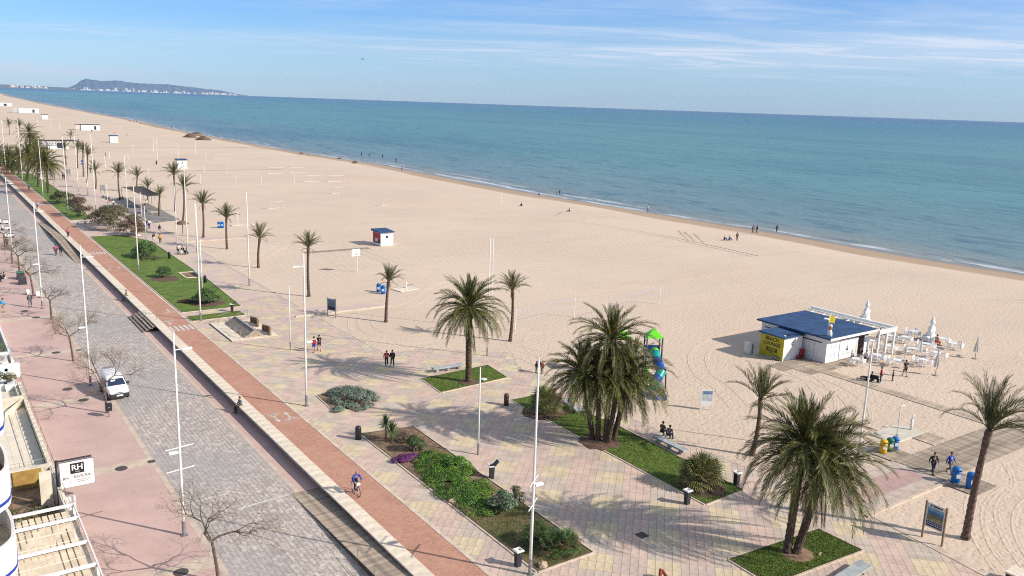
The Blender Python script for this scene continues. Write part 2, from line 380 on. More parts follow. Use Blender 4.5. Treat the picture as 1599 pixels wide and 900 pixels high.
def make_sea():
    m, g = newmat('sea_water'); uv = g.xyz(g.tc.outputs['UV']); d = g.m('MULTIPLY', uv[0], 1000.0); p = g.geo
    jit = g.m('MULTIPLY', g.m('SUBTRACT', g.noise(g.map(p, (.05, .012, 1)), 1, 4), .5), 14)
    dd = g.m('ADD', d, jit)
    c = g.mix(g.ss(dd, -2, 26), (.23, .24, .22), (.135, .225, .245))
    c = g.mix(g.ss(dd, 20, 160), c, (.085, .235, .245))
    c = g.mix(g.ss(dd, 300, 1800), c, (.028, .165, .225)); c = g.mix(g.ss(dd, 1200, 7000), c, (.002, .055, .17))
    pat = g.noise(g.map(p, (.012, .0030, 1), (0, 0, R(-25))), 1, 6, .65); c = g.mix(g.m('MULTIPLY', g.ss(pat, .42, .68), .5), c, (.030, .115, .17))
    rip = g.noise(g.map(p, (.22, .055, 1), (0, 0, R(-12))), 1, 5, .7); c = g.mix(g.m('MULTIPLY', g.ss(rip, .5, .64), .55), c, (.018, .080, .12))
    rip2 = g.noise(g.map(p, (.5, .16, 1), (0, 0, R(-20)), (7, 2, 0)), 1, 4, .7); c = g.mix(g.m('MULTIPLY', g.ss(rip2, .54, .68), .34), c, (.25, .36, .39))
    # surf: broken lines of foam that run along the shore
    fn = g.noise(g.map(p, (.55, .09, 1)), 1, 6, .72); fl = g.noise(g.map(p, (.02, .02, 1), (0, 0, 0), (3, 3, 0)), 1, 3)
    def line(at, w, k, gap): return g.m('MULTIPLY', g.m('MULTIPLY', g.ss(dd, at-w, at), g.ss(dd, at+w*1.6, at)), g.m('MULTIPLY', g.ss(fn, k, k+.14), g.ss(fl, gap, gap+.1)))
    fo = g.m('ADD', line(1.0, 1.9, .42, .30), g.m('ADD', line(7, 2.0, .47, .44), line(15, 1.8, .51, .50)))
    caps = g.m('MULTIPLY', g.ss(g.noise(g.map(p, (.11, .05, 1)), 1, 6, .8), .73, .76), .5)
    fo = g.m('MINIMUM', g.m('ADD', fo, caps), 1.0)
    c = g.mix(g.m('MULTIPLY', fo, .85), c, (.66, .69, .71)); g.l.new(c, g.b.inputs['Base Color'])
    g.b.inputs['Roughness'].default_value = .34; g.b.inputs['IOR'].default_value = 1.33; g.b.inputs['Specular IOR Level'].default_value = .32
    h = g.m('ADD', g.noise(g.map(p, (.55, .16, 1), (0, 0, R(-12))), 1, 6, .68), g.m('MULTIPLY', g.noise(g.map(p, (.09, .022, 1), (0, 0, R(-8))), 1, 4, .6), 1.6))
    g.l.new(g.bump(h, .8, .55), g.b.inputs['Normal'])
    ds = [-4, 0, 2, 5, 8, 12, 16, 22, 30, 45, 70, 110, 170, 260, 400, 700, 1200, 2200, 4000, 8000, 13000, 18500]
    ys = [-20000, -8000, -2000, -600, -200, -60] + [i*8 for i in range(0, 70)] + [600, 700, 800, 913, 1100, 1411, 1800, 2400, 3100, 3827, 5000, 6500, 9000, 13000, 19000]
    mb = MB(); mb.uv = []
    for yy in ys:
        s = shore(min(yy, 9000)) if yy < 9000 else -3500-(yy-9000)*1.2
        for k in ds:
            zz = SEA
            if 3 < k < 25: zz += .10*math.exp(-((k-8-2*math.sin(yy*.05))/2.0)**2)*(.5+.5*math.sin(yy*.07)) + .09*math.exp(-((k-16-2*math.sin(yy*.037+1))/2.5)**2)*(.5+.5*math.sin(yy*.05+2))
            mb.v.append((s+k, yy, zz)); mb.uv.append((k/1000, yy/1000))
    n = len(ds)
    for i in range(len(ys)-1):
        for j in range(n-1): mb.f.append((i*n+j, i*n+j+1, (i+1)*n+j+1, (i+1)*n+j)); mb.m.append(0)
    return structure('sea', mb, m, True)
make_sea()
structure('ground', MB().face((-20000, -20000, -.9), (31, -20000, -.9), (31, 9000, -.9), (-3000, 9000, -.9), (-20000, 20000, -.9)), mat('inland_ground', (.30, .25, .18), .95, .25, .05))

# ---- street side (0.6 m lower than the promenade)
ZS = -.6
def cobbles():
    m, g = newmat('stone_setts'); p = g.geo
    br = g.node('ShaderNodeTexBrick'); g.l.new(g.map(p, (1, 1, 1), (0, 0, R(90)), (0, 0, 0)), br.inputs[0]); br.offset = .5
    for k, v in dict(Scale=1.0, **{'Mortar Size': .022, 'Mortar Smooth': .6, 'Bias': .1, 'Brick Width': .62, 'Row Height': .30}).items(): br.inputs[k].default_value = v
    br.inputs['Color1'].default_value = (.36, .315, .285, 1); br.inputs['Color2'].default_value = (.46, .395, .355, 1); br.inputs['Mortar'].default_value = (.22, .185, .165, 1)
    c = g.mix(g.m('MULTIPLY', g.ss(g.noise(g.map(p, (3.2, 2.2, 1)), 1, 5, .75), .50, .62), .8), br.outputs[0], (.66, .585, .52))
    c = g.mix(g.m('MULTIPLY', g.ss(g.noise(g.map(p, (1.1, .9, 1), loc=(4, 0, 0)), 1, 4, .7), .52, .70), .55), c, (.25, .225, .21))
    grey = g.ss(g.noise(g.map(p, (.055, .04, 1), loc=(1.7, 2, 0)), 1, 3), .47, .57); c = g.mix(g.m('MULTIPLY', grey, .5), c, (.33, .325, .32))
    ed = g.ss(g.m('ABSOLUTE', g.m('SUBTRACT', g.xyz(p)[0], 15.85)), 2.9, 3.6); c = g.mix(g.m('MULTIPLY', ed, .55), c, (.46, .39, .34))
    g.l.new(c, g.b.inputs['Base Color']); g.b.inputs['Roughness'].default_value = .8
    h = g.m('SUBTRACT', g.m('MULTIPLY', g.noise(p, 6, 4), .7), g.m('MULTIPLY', br.outputs['Fac'], 1.0)); g.l.new(g.bump(h, .6, .03), g.b.inputs['Normal'])
    return m
def pinkpave():
    m, g = newmat('pink_pavement'); p = g.geo
    c = g.mix(g.ss(g.noise(p, .35, 5, .6), .35, .66), (.555, .39, .345), (.485, .335, .30))
    c = g.mix(g.m('MULTIPLY', g.ss(g.noise(p, 1.7, 5, .7), .5, .72), .4), c, (.60, .44, .39)); c = g.mix(g.m('MULTIPLY', g.ss(g.noise(g.map(p, loc=(9, 4, 0)), .8, 5, .7), .6, .72), .35), c, (.36, .25, .23))
    br = g.node('ShaderNodeTexBrick'); g.l.new(p, br.inputs[0]); br.inputs['Scale'].default_value = 1
    for k, v in {'Mortar Size': .006, 'Brick Width': .4, 'Row Height': .2, 'Mortar Smooth': .5}.items(): br.inputs[k].default_value = v
    c = g.mix(g.m('MULTIPLY', br.outputs['Fac'], .35), c, (.30, .19, .17))
    g.l.new(c, g.b.inputs['Base Color']); g.b.inputs['Roughness'].default_value = .85; g.l.new(g.bump(g.noise(p, 14, 3), .15, .02), g.b.inputs['Normal']); return m
COB, PINK = cobbles(), pinkpave()
BAND = mat('beige_paving_band', (.60, .49, .39), .85, .14, 1.5)
sheet('street', [(12.1, -20), (19.6, -20), (19.6, 460), (12.1, 460)], ZS, COB)
sheet('sidewalk', [(2.0, -20), (12.1, -20), (12.1, 460), (2.0, 460)], ZS, PINK)
sheet('street_edge_strip', [(19.6, -20), (21.2, -20), (21.2, 460), (19.6, 460)], ZS, PINK)
bands = MB()
for k in range(-1, 22):
    y = 45.6+16.3*k; bands.face((6.4, y, ZS+.004), (12.1, y, ZS+.004), (12.1, y+1.35, ZS+.004), (6.4, y+1.35, ZS+.004))
structure('beige_bands', bands, BAND)
gut = MB(); gut.face((12.1, -20, ZS+.006), (12.45, -20, ZS+.006), (12.45, 460, ZS+.006), (12.1, 460, ZS+.006)); gut.face((19.35, -20, ZS+.006), (19.62, -20, ZS+.006), (19.62, 460, ZS+.006), (19.35, 460, ZS+.006))
structure('gutter_strip', gut, BAND)
def flatbox(x0, x1, y0, y1, z): return [(x0, y0, z), (x1, y0, z), (x1, y1, z), (x0, y1, z)]
for i, (a, b) in enumerate([((295, 787), (358, 770)), ((370, 796), (452, 772)), ((166, 517), (207, 510)), ((117, 536), (168, 530)), ((65, 418), (112, 411)), ((66, 427), (85, 424)), ((18, 351), (55, 348))]):
    p, q = P(*a, ZS), P(*b, ZS); w = .07 if i > 1 else .11
    o = MB().face((p.x, p.y-w, ZS+.008), (q.x, q.y-w, ZS+.008), (q.x, q.y+w, ZS+.008), (p.x, p.y+w, ZS+.008)).build('parking_line', M['paint']); o['kind'] = 'structure'
# ---- promenade: the wall, the cycle path, kerb
def bikemat():
    m, g = newmat('red_brick_path'); p = g.geo
    br = g.node('ShaderNodeTexBrick'); g.l.new(g.map(p, rot=(0, 0, R(0))), br.inputs[0]); br.offset = .5
    for k, v in {'Scale': 1.0, 'Mortar Size': .011, 'Mortar Smooth': .4, 'Bias': 0, 'Brick Width': .24, 'Row Height': .17}.items(): br.inputs[k].default_value = v
    br.inputs['Color1'].default_value = (.52, .275, .185, 1); br.inputs['Color2'].default_value = (.42, .21, .145, 1); br.inputs['Mortar'].default_value = (.30, .165, .12, 1)
    c = g.mix(g.m('MULTIPLY', g.ss(g.noise(p, .5, 5, .6), .4, .7), .4), br.outputs[0], (.56, .33, .235)); c = g.mix(g.m('MULTIPLY', g.ss(g.noise(p, 6, 3, .6), .5, .7), .3), c, (.34, .17, .125)); c = g.mix(g.m('MULTIPLY', g.ss(g.noise(g.map(p, (1.4, .12, 1)), 1, 6, .7), .52, .7), .35), c, (.36, .20, .15))
    g.l.new(c, g.b.inputs['Base Color']); g.b.inputs['Roughness'].default_value = .85
    g.l.new(g.bump(g.m('SUBTRACT', g.noise(p, 12, 3), br.outputs['Fac']), .4, .015), g.b.inputs['Normal']); return m
sheet('cycle_path', [(21.7, -20), (24.3, -20), (24.3, 460), (21.7, 460)], .0, bikemat())
wl = empty('promenade_wall', (20.7, 38, 0), label='long low seat wall of pale slabs between the street and the red cycle path', cat='wall')
MB().box(.35, .99, -50, 422, -.9, -.035).build('wall_body', M['concrete'], wl)
MB().box(.26, .345, -50, 422, -.30, -.04).build('timber_rail', M['wooddark'], wl)
capm = MB().box(0, .98, 0, .985, -.03, .085).mesh('cap_stone', M['stone'])
for i in range(118): link('cap_stone', capm, wl, (random.uniform(-.006, .006), -10+i, random.uniform(-.006, .006)))
mb = MB()
for i in range(118, 400): mb.box(0, .98, -10+i, -10+i+.985, -.03, .085)
for i in range(-40, 0): mb.box(0, .98, -10+i, -10+i+.985, -.03, .085)
mb.build('cap_stones_beyond', M['stone'], wl)['kind'] = 'stuff'
kb = MB()
for i in range(-60, 460): kb.box(24.3, 24.55, i, i+.985, -.2, .02)
structure('cycle_path_kerb', kb, M['kerb'])
# markings on the cycle path
def arrow(c, d, L=1.5):
    "straight arrow painted along y"
    x, y = c; mb = MB(); z = .005; s = d
    mb.face((x-.07, y-s*L*.5, z), (x+.07, y-s*L*.5, z), (x+.07, y+s*L*.1, z), (x-.07, y+s*L*.1, z))
    mb.face((x-.24, y+s*L*.1, z), (x+.24, y+s*L*.1, z), (x, y+s*L*.5, z))
    o = mb.build('painted_arrow', M['paint']); o['kind'] = 'structure'
def bikesym(c, d):
    x, y = c; z = .005; mb = MB()
    def ring(cx, cy, r, t=.05):
        for k in range(14):
            a, b = 2*math.pi*k/14, 2*math.pi*(k+1)/14
            mb.face((cx+(r-t)*math.cos(a), cy+(r-t)*math.sin(a), z), (cx+r*math.cos(a), cy+r*math.sin(a), z), (cx+r*math.cos(b), cy+r*math.sin(b), z), (cx+(r-t)*math.cos(b), cy+(r-t)*math.sin(b), z))
    def seg(a, b, w=.04):
        a, b = Vector((*a, 0)), Vector((*b, 0)); n = (b-a).normalized().cross(Vector((0, 0, 1)))*w
        mb.face((a.x-n.x, a.y-n.y, z+.002), (b.x-n.x, b.y-n.y, z+.002), (b.x+n.x, b.y+n.y, z+.002), (a.x+n.x, a.y+n.y, z+.002))
    ring(x-.42, y, .24); ring(x+.42, y, .24)
    seg((x-.42, y), (x-.15, y+d*.42)); seg((x-.15, y+d*.42), (x+.28, y+d*.42)); seg((x+.28, y+d*.42), (x+.42, y)); seg((x-.42, y), (x, y)); seg((x, y), (x+.28, y+d*.42)); seg((x, y), (x-.15, y+d*.42)); seg((x+.2, y+d*.56), (x+.4, y+d*.56)); seg((x-.25, y+d*.52), (x-.05, y+d*.52))
    o = mb.build('painted_bicycle', M['paint']); o['kind'] = 'structure'
for (ax, ay, s, bx, by) in [(433, 655, -1, 423, 648), (449, 648, 1, 457, 655), (265, 505, -1, 259, 502), (263, 485, 1, 268, 488), (172, 420, -1, 168, 417), (186, 418, 1, 190, 421)]:
    p, q = P(ax, ay), P(bx, by); arrow((min(max(p.x, 22.1), 23.9), p.y), s); bikesym((min(max(q.x, 22.4), 23.6), q.y), s)
for yc in (96.9, 149.5, 218, 300):
    for k in range(5):
        x = 21.82+k*.52; o = MB().face((x, yc-1.15, .004), (x+.28, yc-1.15, .004), (x+.28, yc+1.15, .004), (x, yc+1.15, .004)).build('crossing_stripe', M['paint']); o['kind'] = 'structure'
# ---- plaza: block-patterned paving of 0.5 x 1 m tiles laid at 45 degrees
PLAZA = [(24.55, 8), (48.4, 8), (48.95, 21), (49.9, 28.3), (49.9, 33.2), (48.9, 38), (48.35, 43), (48, 66.5), (50.4, 71), (42.4, 77), (38.4, 77), (38.1, 96.3), (38.1, 108), (24.55, 108)]
TC = [mat('tile_sand_yellow', (.63, .52, .355), .8, .12, 1.1, objvar=.05, bump=.1), mat('tile_pink', (.60, .455, .375), .8, .12, 1.1, objvar=.06, bump=.1), mat('tile_grey', (.54, .455, .38), .8, .12, 1.1, objvar=.05, bump=.1), mat('tile_rose_grey', (.54, .43, .37), .8, .12, 1.1, objvar=.05, bump=.1)]
def tilecol(i, j):
    if i % 2 == 0: return 0 if j % 2 == 0 else (1 if (i//2) % 2 == 0 else 3)
    return 2 if j % 2 == 0 else 1
def clip(sub, win):
    out = sub
    for k in range(len(win)):
        a, b = win[k], win[(k+1) % len(win)]; inp, out = out, []
        if not inp: return []
        def side(p): return (b[0]-a[0])*(p[1]-a[1])-(b[1]-a[1])*(p[0]-a[0])
        for q in range(len(inp)):
            c, d = inp[q], inp[(q+1) % len(inp)]; sc, sdd = side(c), side(d)
            if sc >= 0: out.append(c)
            if sc*sdd < 0: t = sc/(sc-sdd); out.append((c[0]+t*(d[0]-c[0]), c[1]+t*(d[1]-c[1])))
    return out
def inside(p, poly):
    r = False
    for i in range(len(poly)):
        (x1, y1), (x2, y2) = poly[i], poly[i-1]
        if (y1 > p[1]) != (y2 > p[1]) and p[0] < (x2-x1)*(p[1]-y1)/(y2-y1)+x1: r = not r
    return r
BEDS = dict(big=[(37.8, 68), (37.5, 63.7), (45.2, 64.3), (45.7, 68.5)], silver=[(27.5, 68.4), (27.2, 63.9), (30.7, 63.9), (30.9, 68.4)],
            long=[(27.0, 58.3), (26.9, 34.6), (31.0, 34.6), (31.3, 57.6)], clump=[(41.9, 58.8), (41.6, 35.4), (45.6, 35.6), (46.1, 49.5), (45.2, 58.8)],
            south=[(37.4, 29.7), (37.3, 26.6), (45.3, 26.1), (45.3, 29.2)])
plaza = MB(); plaza.face(*[(x, y, -.012) for x, y in PLAZA]); plaza_o = structure('plaza_paving', plaza, mat('paving_joint', (.34, .26, .21), .95, .2, 3))
u45, v45 = Vector((.7071, .7071, 0)), Vector((-.7071, .7071, 0)); O45 = Vector((38.8, 40.61, 0))
def make_tiles():
    full, rest = [], [MB() for _ in TC]; g = .009
    for i in range(-70, 90):
        for j in range(-140, 180):
            a, b = i*1.0*.975, j*.5*.975
            c = O45 + u45*(a+.4875) + v45*(b+.244)
            if not (24 < c.x < 51 and 7 < c.y < 109): continue
            win = [tuple((O45+u45*x+v45*y)[:2]) for x, y in ((a+g, b+g), (a+.975-g, b+g), (a+.975-g, b+.4875-g), (a+g, b+.4875-g))]
            if any(all(inside(w, bd) for w in win) for bd in BEDS.values()): continue
            k = tilecol(i//2, (j//4))
            allin = all(inside(w, PLAZA) for w in win)
            px, py = pix(c)
            if allin and c.y < 60 and -20 < px < 1620 and py < 905: full.append(((c-CAM).length, c, k)); continue
            po = win if allin else clip(PLAZA, win)
            if len(po) >= 3:
                mb = rest[k]; dz = random.uniform(-.002, .003)
                if allin and c.y < 75: mb.box(-.4875+g, .4875-g, -.244+g, .244-g, -.04, dz, M=Matrix.Translation(c) @ Matrix.Rotation(R(45), 4, 'Z'))
                else: mb.face(*[(x, y, dz) for x, y in po])
    full.sort(key=lambda t: t[0])
    me = MB().box(-.4875+g, .4875-g, -.244+g, .244-g, -.05, 0).mesh('tile', TC[0])
    for d, c, k in full[:300]: link('tile', me, plaza_o, (c.x, c.y, random.uniform(-.003, .003)), R(45), TC[k])
    for d, c, k in full[300:]: rest[k].box(-.4875+g, .4875-g, -.244+g, .244-g, -.05, random.uniform(-.003, .002), M=Matrix.Translation(c) @ Matrix.Rotation(R(45), 4, 'Z'))
    mb = MB()
    for k, r in enumerate(rest): mb.mat(TC[k]); mb.poly(r.v, r.f)
    mb.build('tiles_beyond', None, plaza_o)['kind'] = 'stuff'
make_tiles()
def farpave():
    m, g = newmat('promenade_paving'); p = g.geo; q = g.map(p, (.5, .5, .5), (0, 0, R(45)))
    fl = g.node('ShaderNodeVectorMath', operation='FLOOR'); g.l.new(q, fl.inputs[0]); wn = g.node('ShaderNodeTexWhiteNoise'); g.l.new(fl.outputs[0], wn.inputs[0])
    c = g.mix(g.m('GREATER_THAN', wn.outputs[0], .72), (.50, .37, .33), (.56, .45, .31)); c = g.mix(g.m('LESS_THAN', wn.outputs[0], .3), c, (.45, .38, .35))
    c = g.mix(.45, c, (.58, .46, .39)); c = g.mix(g.m('MULTIPLY', g.ss(g.noise(p, .4, 5), .45, .7), .3), c, (.56, .45, .38)); g.l.new(c, g.b.inputs['Base Color']); g.b.inputs['Roughness'].default_value = .85
    return m
FARP = farpave()
sheet('promenade_paving', [(24.55, 108), (38.1, 108), (38.1, 196), (44, 200), (44, 226), (37.5, 230), (36.5, 460), (24.55, 460)], .0, FARP)
ROSE, KERB = FARP, M['kerb']
edge = MB()
def kerbline(mb, pts, w=.25, z0=-.2, z1=.03, side=1):
    for a, b in zip(pts, pts[1:]):
        a, b = Vector((*a, 0)), Vector((*b, 0)); d = (b-a).normalized(); n = Vector((d.y, -d.x, 0))*side*w; L = (b-a).length; k = max(1, round(L/1.0))
        for i in range(k):
            p, q = a+d*(L*i/k+.006), a+d*(L*(i+1)/k-.006)
            vs = [p, q, q+n, p+n]; mb.poly([(v.x, v.y, z0) for v in vs]+[(v.x, v.y, z1) for v in vs], [(3, 2, 1, 0), (4, 5, 6, 7), (0, 1, 5, 4), (1, 2, 6, 5), (2, 3, 7, 6), (3, 0, 4, 7)])
kerbline(edge, [(48.4, 8), (48.95, 21), (49.9, 28.3)], .62); kerbline(edge, [(49.9, 33.2), (48.9, 38), (48.35, 43), (48, 66.5), (50.4, 71), (42.4, 77)], .35, z1=.015); kerbline(edge, [(38.4, 77), (38.1, 96)], .4, z1=.02)
kerbline(edge, [(38.1, 100.4), (38.1, 196)], .4, z1=.02)
structure('plaza_border', edge, M['kerb'])
# path to the boardwalk (pink centre, pale borders, small retaining wall on the near side)
sheet('path_to_boardwalk', [(50.0, 29.0), (59.9, 29.0), (59.9, 32.9), (49.9, 32.9)], .006, mat('pale_path_border', (.52, .43, .37), .85, .15, 1.5))
sheet('path_centre', [(50.2, 29.9), (59.3, 29.9), (59.3, 31.9), (50.2, 31.9)], .011, mat('rose_path', (.47, .315, .285), .85, .15, 1.2))
mb = MB(); kerbline(mb, [(49.6, 28.75), (60.0, 28.75)], .28, z0=-.5, z1=.10); o = mb.build('path_side_wall', M['kerb']); tag(o, 'low pale side wall along the near edge of the pink path to the boardwalk', 'wall')
sheet('path_to_showers', [(38.1, 96.2), (48.9, 96.2), (48.9, 99.6), (38.1, 99.6)], .006, FARP)
mb = MB(); kerbline(mb, [(35.9, 95.9), (48.8, 95.9)], .28, z0=-.5, z1=.12); o = mb.build('path_side_wall', M['kerb']); tag(o, 'low pale side wall of the sandy path behind the grey notice board', 'wall')
sheet('path_to_huts', [(38, 155.6), (50, 155.6), (50, 158.5), (38, 158.5)], .006, FARP)
mb = MB(); kerbline(mb, [(38, 155.4), (49, 155.4)], .28, z0=-.5, z1=.12); o = mb.build('path_side_wall', M['kerb']); tag(o, 'low pale side wall of the path beside the thatched parasol', 'wall')
# wooden boardwalks: each board its own
def boards(name, x0, x1, y0, y1, z, label, along='x', L=3.0, w=.26, mt=None, hgt=.07):
    r = empty(name, (x0, y0, z), 0, label, 'boardwalk'); me = None
    if along == 'x': nx, ny = max(1, round((x1-x0)/L)), round((y1-y0)/w); lx, ly = (x1-x0)/nx, (y1-y0)/ny
    else: nx, ny = round((x1-x0)/w), max(1, round((y1-y0)/L)); lx, ly = (x1-x0)/nx, (y1-y0)/ny
    me = MB().box(.008, lx-.008, .022, ly-.022, -.05, 0).mesh('plank', mt or M['wood'])
    for i in range(nx):
        for j in range(ny): link('plank', me, r, (i*lx, j*ly, hgt+random.uniform(-.005, .005)))
    MB().box(.05, x1-x0-.05, .05, y1-y0-.05, -.02, hgt-.055).build('underframe', M['wooddark'], r)
    return r
boards('boardwalk', 59.9, 84, 28.9, 32.9, -.02, 'wide weathered timber boardwalk running out to the right across the sand', L=6.0, w=.215)
boards('bin_platform', 59.2, 62.3, 26.3, 28.85, -.02, 'small wooden platform under two blue litter bins', L=1.6, w=.32)
boards('bin_platform', 59.7, 62.3, 32.95, 35.2, -.02, 'small wooden platform under the yellow, green and blue bins', L=1.5, w=.32)
boards('plank_walkway', 74.6, 76.0, 33.0, 53.0, -.02, 'narrow sandy plank walkway from the boardwalk to the blue-roofed beach bar', along='x', L=1.4, w=.42, mt=M['woodlight'], hgt=.045)
boards('plank_walkway', 65.8, 68.2, 33.0, 34.9, -.02, 'short pale plank ramp between the boardwalk and the shower slab', L=1.2, w=.4, mt=M['woodlight'], hgt=.05)
boards('bar_deck', 73.0, 86.0, 49.9, 52.0, -.02, 'weathered plank strip along the front of the blue-roofed beach bar', L=2.2, w=.4, mt=M['wood'], hgt=.035)
boards('bar_deck', 71.5, 77.4, 52.1, 54.4, -.02, 'weathered plank strip in front of the yellow-fronted kiosk', L=2.0, w=.4, mt=M['wood'], hgt=.03)
o = MB().box(63.3, 67.8, 34.9, 37.2, -.2, .06).build('shower_slab', mat('pale_slab', (.62, .57, .48), .8, .1, 1)); o['kind'] = 'structure'
for (x0, x1, y, l) in [(53, 66, 136.5, 'grey rubber path mat lying on the sand left of the small blue-roofed hut'), (48, 150, 430, 'long dark line of boards crossing the far beach in front of the white beach bar'), (46, 110, 300, 'thin dark line of boards crossing the beach near the second white hut')]:
    mb = MB(); n = int((x1-x0)/1.5)
    for k in range(n): mb.box(x0+k*1.5, x0+k*1.5+1.46, y-.7, y+.7, -.04, .03)
    tag(mb.build('path_mat', M['wood']), l, 'path mat')
# inspection covers
for i, (px, py, z) in enumerate([(190, 732, ZS), (283, 894, ZS), (88, 551, ZS), (131, 625, ZS), (106, 608, ZS), (57, 496, ZS), (39, 486, ZS), (237, 721, ZS), (123, 547, ZS)]):
    p = P(px, py, z); mb = MB()
    if i < 7: mb.lathe([(.42, 0), (.42, .012), (.34, .012), (.34, .008), (.05, .008), (.05, .012), (0, .012)], 20)
    else:
        mb.box(-.25, .25, -.25, .25, 0, .008)
        for k in range(5): mb.box(-.2, .2, -.2+k*.09, -.16+k*.09, .008, .014)
    d = ['round iron manhole cover on the beige band below the hotel sign', 'round iron manhole cover beside the large bare tree at the lower left', 'round manhole cover on the band beside the slender bare tree', 'round manhole cover on the band in front of the white van', 'small faded manhole cover on the pink pavement left of the van', 'manhole cover on the band left of the leafless tree', 'manhole cover on the pink pavement behind the man in grey', 'square iron drain cover at the street end of the band below the hotel sign', 'square drain cover at the street end of the band beside the slender tree'][i]
    tag(mb.build('manhole_cover', M['iron'], loc=(p.x, p.y, z+.004)), d, 'manhole cover')
p = P(1003, 836); mb = MB().box(-.33, .33, -.33, .33, 0, .006)
for k in range(6): mb.box(-.27, .27, -.27+k*.095, -.22+k*.095, .006, .012)
tag(mb.build('drain_cover', M['iron'], loc=(p.x, p.y, .005), rz=R(0)), 'square iron cover set in the tiled plaza in the shade of the palm', 'drain cover')

# ---- lawns and beds
def grassmat(name, c1, c2, c3, s=1):
    m, g = newmat(name); p = g.geo
    c = g.mix(g.ss(g.noise(p, .55*s, 5, .6), .36, .64), c1, c2); c = g.mix(g.m('MULTIPLY', g.ss(g.noise(p, 9, 4, .7), .45, .7), .6), c, c3); c = g.mix(g.m('MULTIPLY', g.ss(g.noise(g.map(p, loc=(3, 8, 0)), .9, 6, .7), .56, .72), .45), c, (.21, .19, .06)); g.l.new(c, g.b.inputs['Base Color']); g.b.inputs['Roughness'].default_value = .9
    g.l.new(g.bump(g.noise(p, 22, 3, .7), .9, .05), g.b.inputs['Normal']); return m
GR = grassmat('lawn', (.085, .155, .016), (.145, .215, .030), (.045, .085, .012)); GR2 = grassmat('patchy_lawn', (.075, .095, .022), (.20, .145, .075), (.045, .07, .015))
def blades(name, poly, n, mts, h=.09, parent=None, avoid=(), w=.018):
    xs = [p[0] for p in poly]; ys = [p[1] for p in poly]; mb = MB(); k = 0
    for m_ in mts: mb.mat(m_)
    while k < n:
        x, y = random.uniform(min(xs), max(xs)), random.uniform(min(ys), max(ys)); k += 1
        if not inside((x, y), poly) or any((x-a)**2+(y-b)**2 < r*r for a, b, r in avoid): continue
        mb.cur = random.randrange(len(mts)); a = random.uniform(0, 6.28); dx, dy = math.cos(a)*w, math.sin(a)*w; t = random.uniform(.4, 1.3)*h
        mb.face((x-dx, y-dy, .05), (x+dx, y+dy, .05), (x+random.uniform(-.06, .06), y+random.uniform(-.06, .06), .05+t))
    o = mb.build(name, None, parent); o['kind'] = 'stuff'; return o
GB = [mat('grass_blade_light', (.17, .26, .04), .7, .2, 3), mat('grass_blade', (.09, .17, .022), .7, .2, 3), mat('grass_blade_yellow', (.20, .21, .05), .7, .2, 3)]
def bed(name, poly, label, surf, dark=True, z=.04, grow=None, n=0, avoid=()):
    r = empty(name, (0, 0, 0), 0, label, 'planting bed' if surf is not GR else 'lawn')
    k = MB(); n_ = len(poly); ar = sum(poly[i][0]*poly[(i+1) % n_][1]-poly[(i+1) % n_][0]*poly[i][1] for i in range(n_)); pp = list(poly)+[poly[0]]
    kerbline(k, pp, .13, -.1, .055, side=(1 if ar > 0 else -1)); k.build('edging', M['kerb'], r)
    if dark: k = MB(); kerbline(k, pp, .05, -.1, .075, side=(-1 if ar > 0 else 1)); k.build('metal_edging', M['darkedge'], r)
    o = MB().face(*[(x, y, z) for x, y in (poly if ar > 0 else reversed(poly))]).build('lawn_surface' if surf in (GR, GR2) else 'soil_surface', surf, r)
    if n: blades('grass', poly, n, GB, avoid=avoid, parent=r)
    return r
pbig, psouth, pclump = P(732, 597), P(1245, 866), P(944, 694)
bed('lawn_bed', BEDS['big'], 'square of green lawn with the single big palm in the plaza', GR, n=9000, avoid=[(pbig.x, pbig.y, .9)])
bed('lawn_bed', BEDS['south'], 'lawn square with the twin palms at the bottom right', GR, n=16000, avoid=[(psouth.x, psouth.y, .95)])
bed('lawn_bed', BEDS['clump'], 'long strip of lawn under the clump of five palms', GR, n=24000, avoid=[(pclump.x, pclump.y, 1.4)])
bed('planting_bed', BEDS['long'], 'long planting bed with purple flowers, green groundcover and dwarf palms', M['soil'])
bed('planting_bed', BEDS['silver'], 'bed filled by the silvery grey bush', M['soil'])
LWN = [(24.75, 103.9), (31.9, 103.9), (32.8, 122), (33.1, 158), (30, 167), (24.75, 167)]
bed('lawn_bed', LWN, 'broad lawn with round shrubs beside the red cycle path', GR, n=14000)
bed('lawn_bed', [(24.75, 99.2), (31, 99.4), (31, 101.6), (24.75, 101.6)], 'narrow lawn strip behind the exercise ramp', GR, n=1500)
bed('lawn_bed', [(24.75, 190), (28.5, 190), (29.8, 215), (30.2, 260), (29, 300), (24.75, 300)], 'far lawn in front of the dense group of palms', GR)
bed('lawn_bed', [(24.75, 306), (29, 306), (29, 430), (24.75, 430)], 'farthest lawn at the left edge beneath palms', GR)
def disc(c, r, mt, name='mulch', z=.055):
    pts = []; random.seed(int(c.x*10))
    for k in range(26):
        a = 2*math.pi*k/26; rr = r*random.uniform(.85, 1.1); pts.append((c.x+rr*math.cos(a), c.y+rr*math.sin(a), z))
    mb = MB(); b = (c.x, c.y, z+.12)
    for k in range(26): mb.face(pts[k], pts[(k+1) % 26], b)
    o = mb.build(name, mt, None, True); o['kind'] = 'structure'; return o
disc(pbig, .95, M['mulch'], 'bare_earth_circle'); disc(psouth, 1.05, M['soil'], 'bare_earth_circle'); disc(pclump+Vector((0, .5, 0)), 1.7, M['mulch'], 'bare_earth_circle'); disc(P(1100, 762), 1.7, M['mulch'], 'bare_earth_circle'); disc(P(851, 645), 1.9, M['mulch'], 'bare_earth_circle')
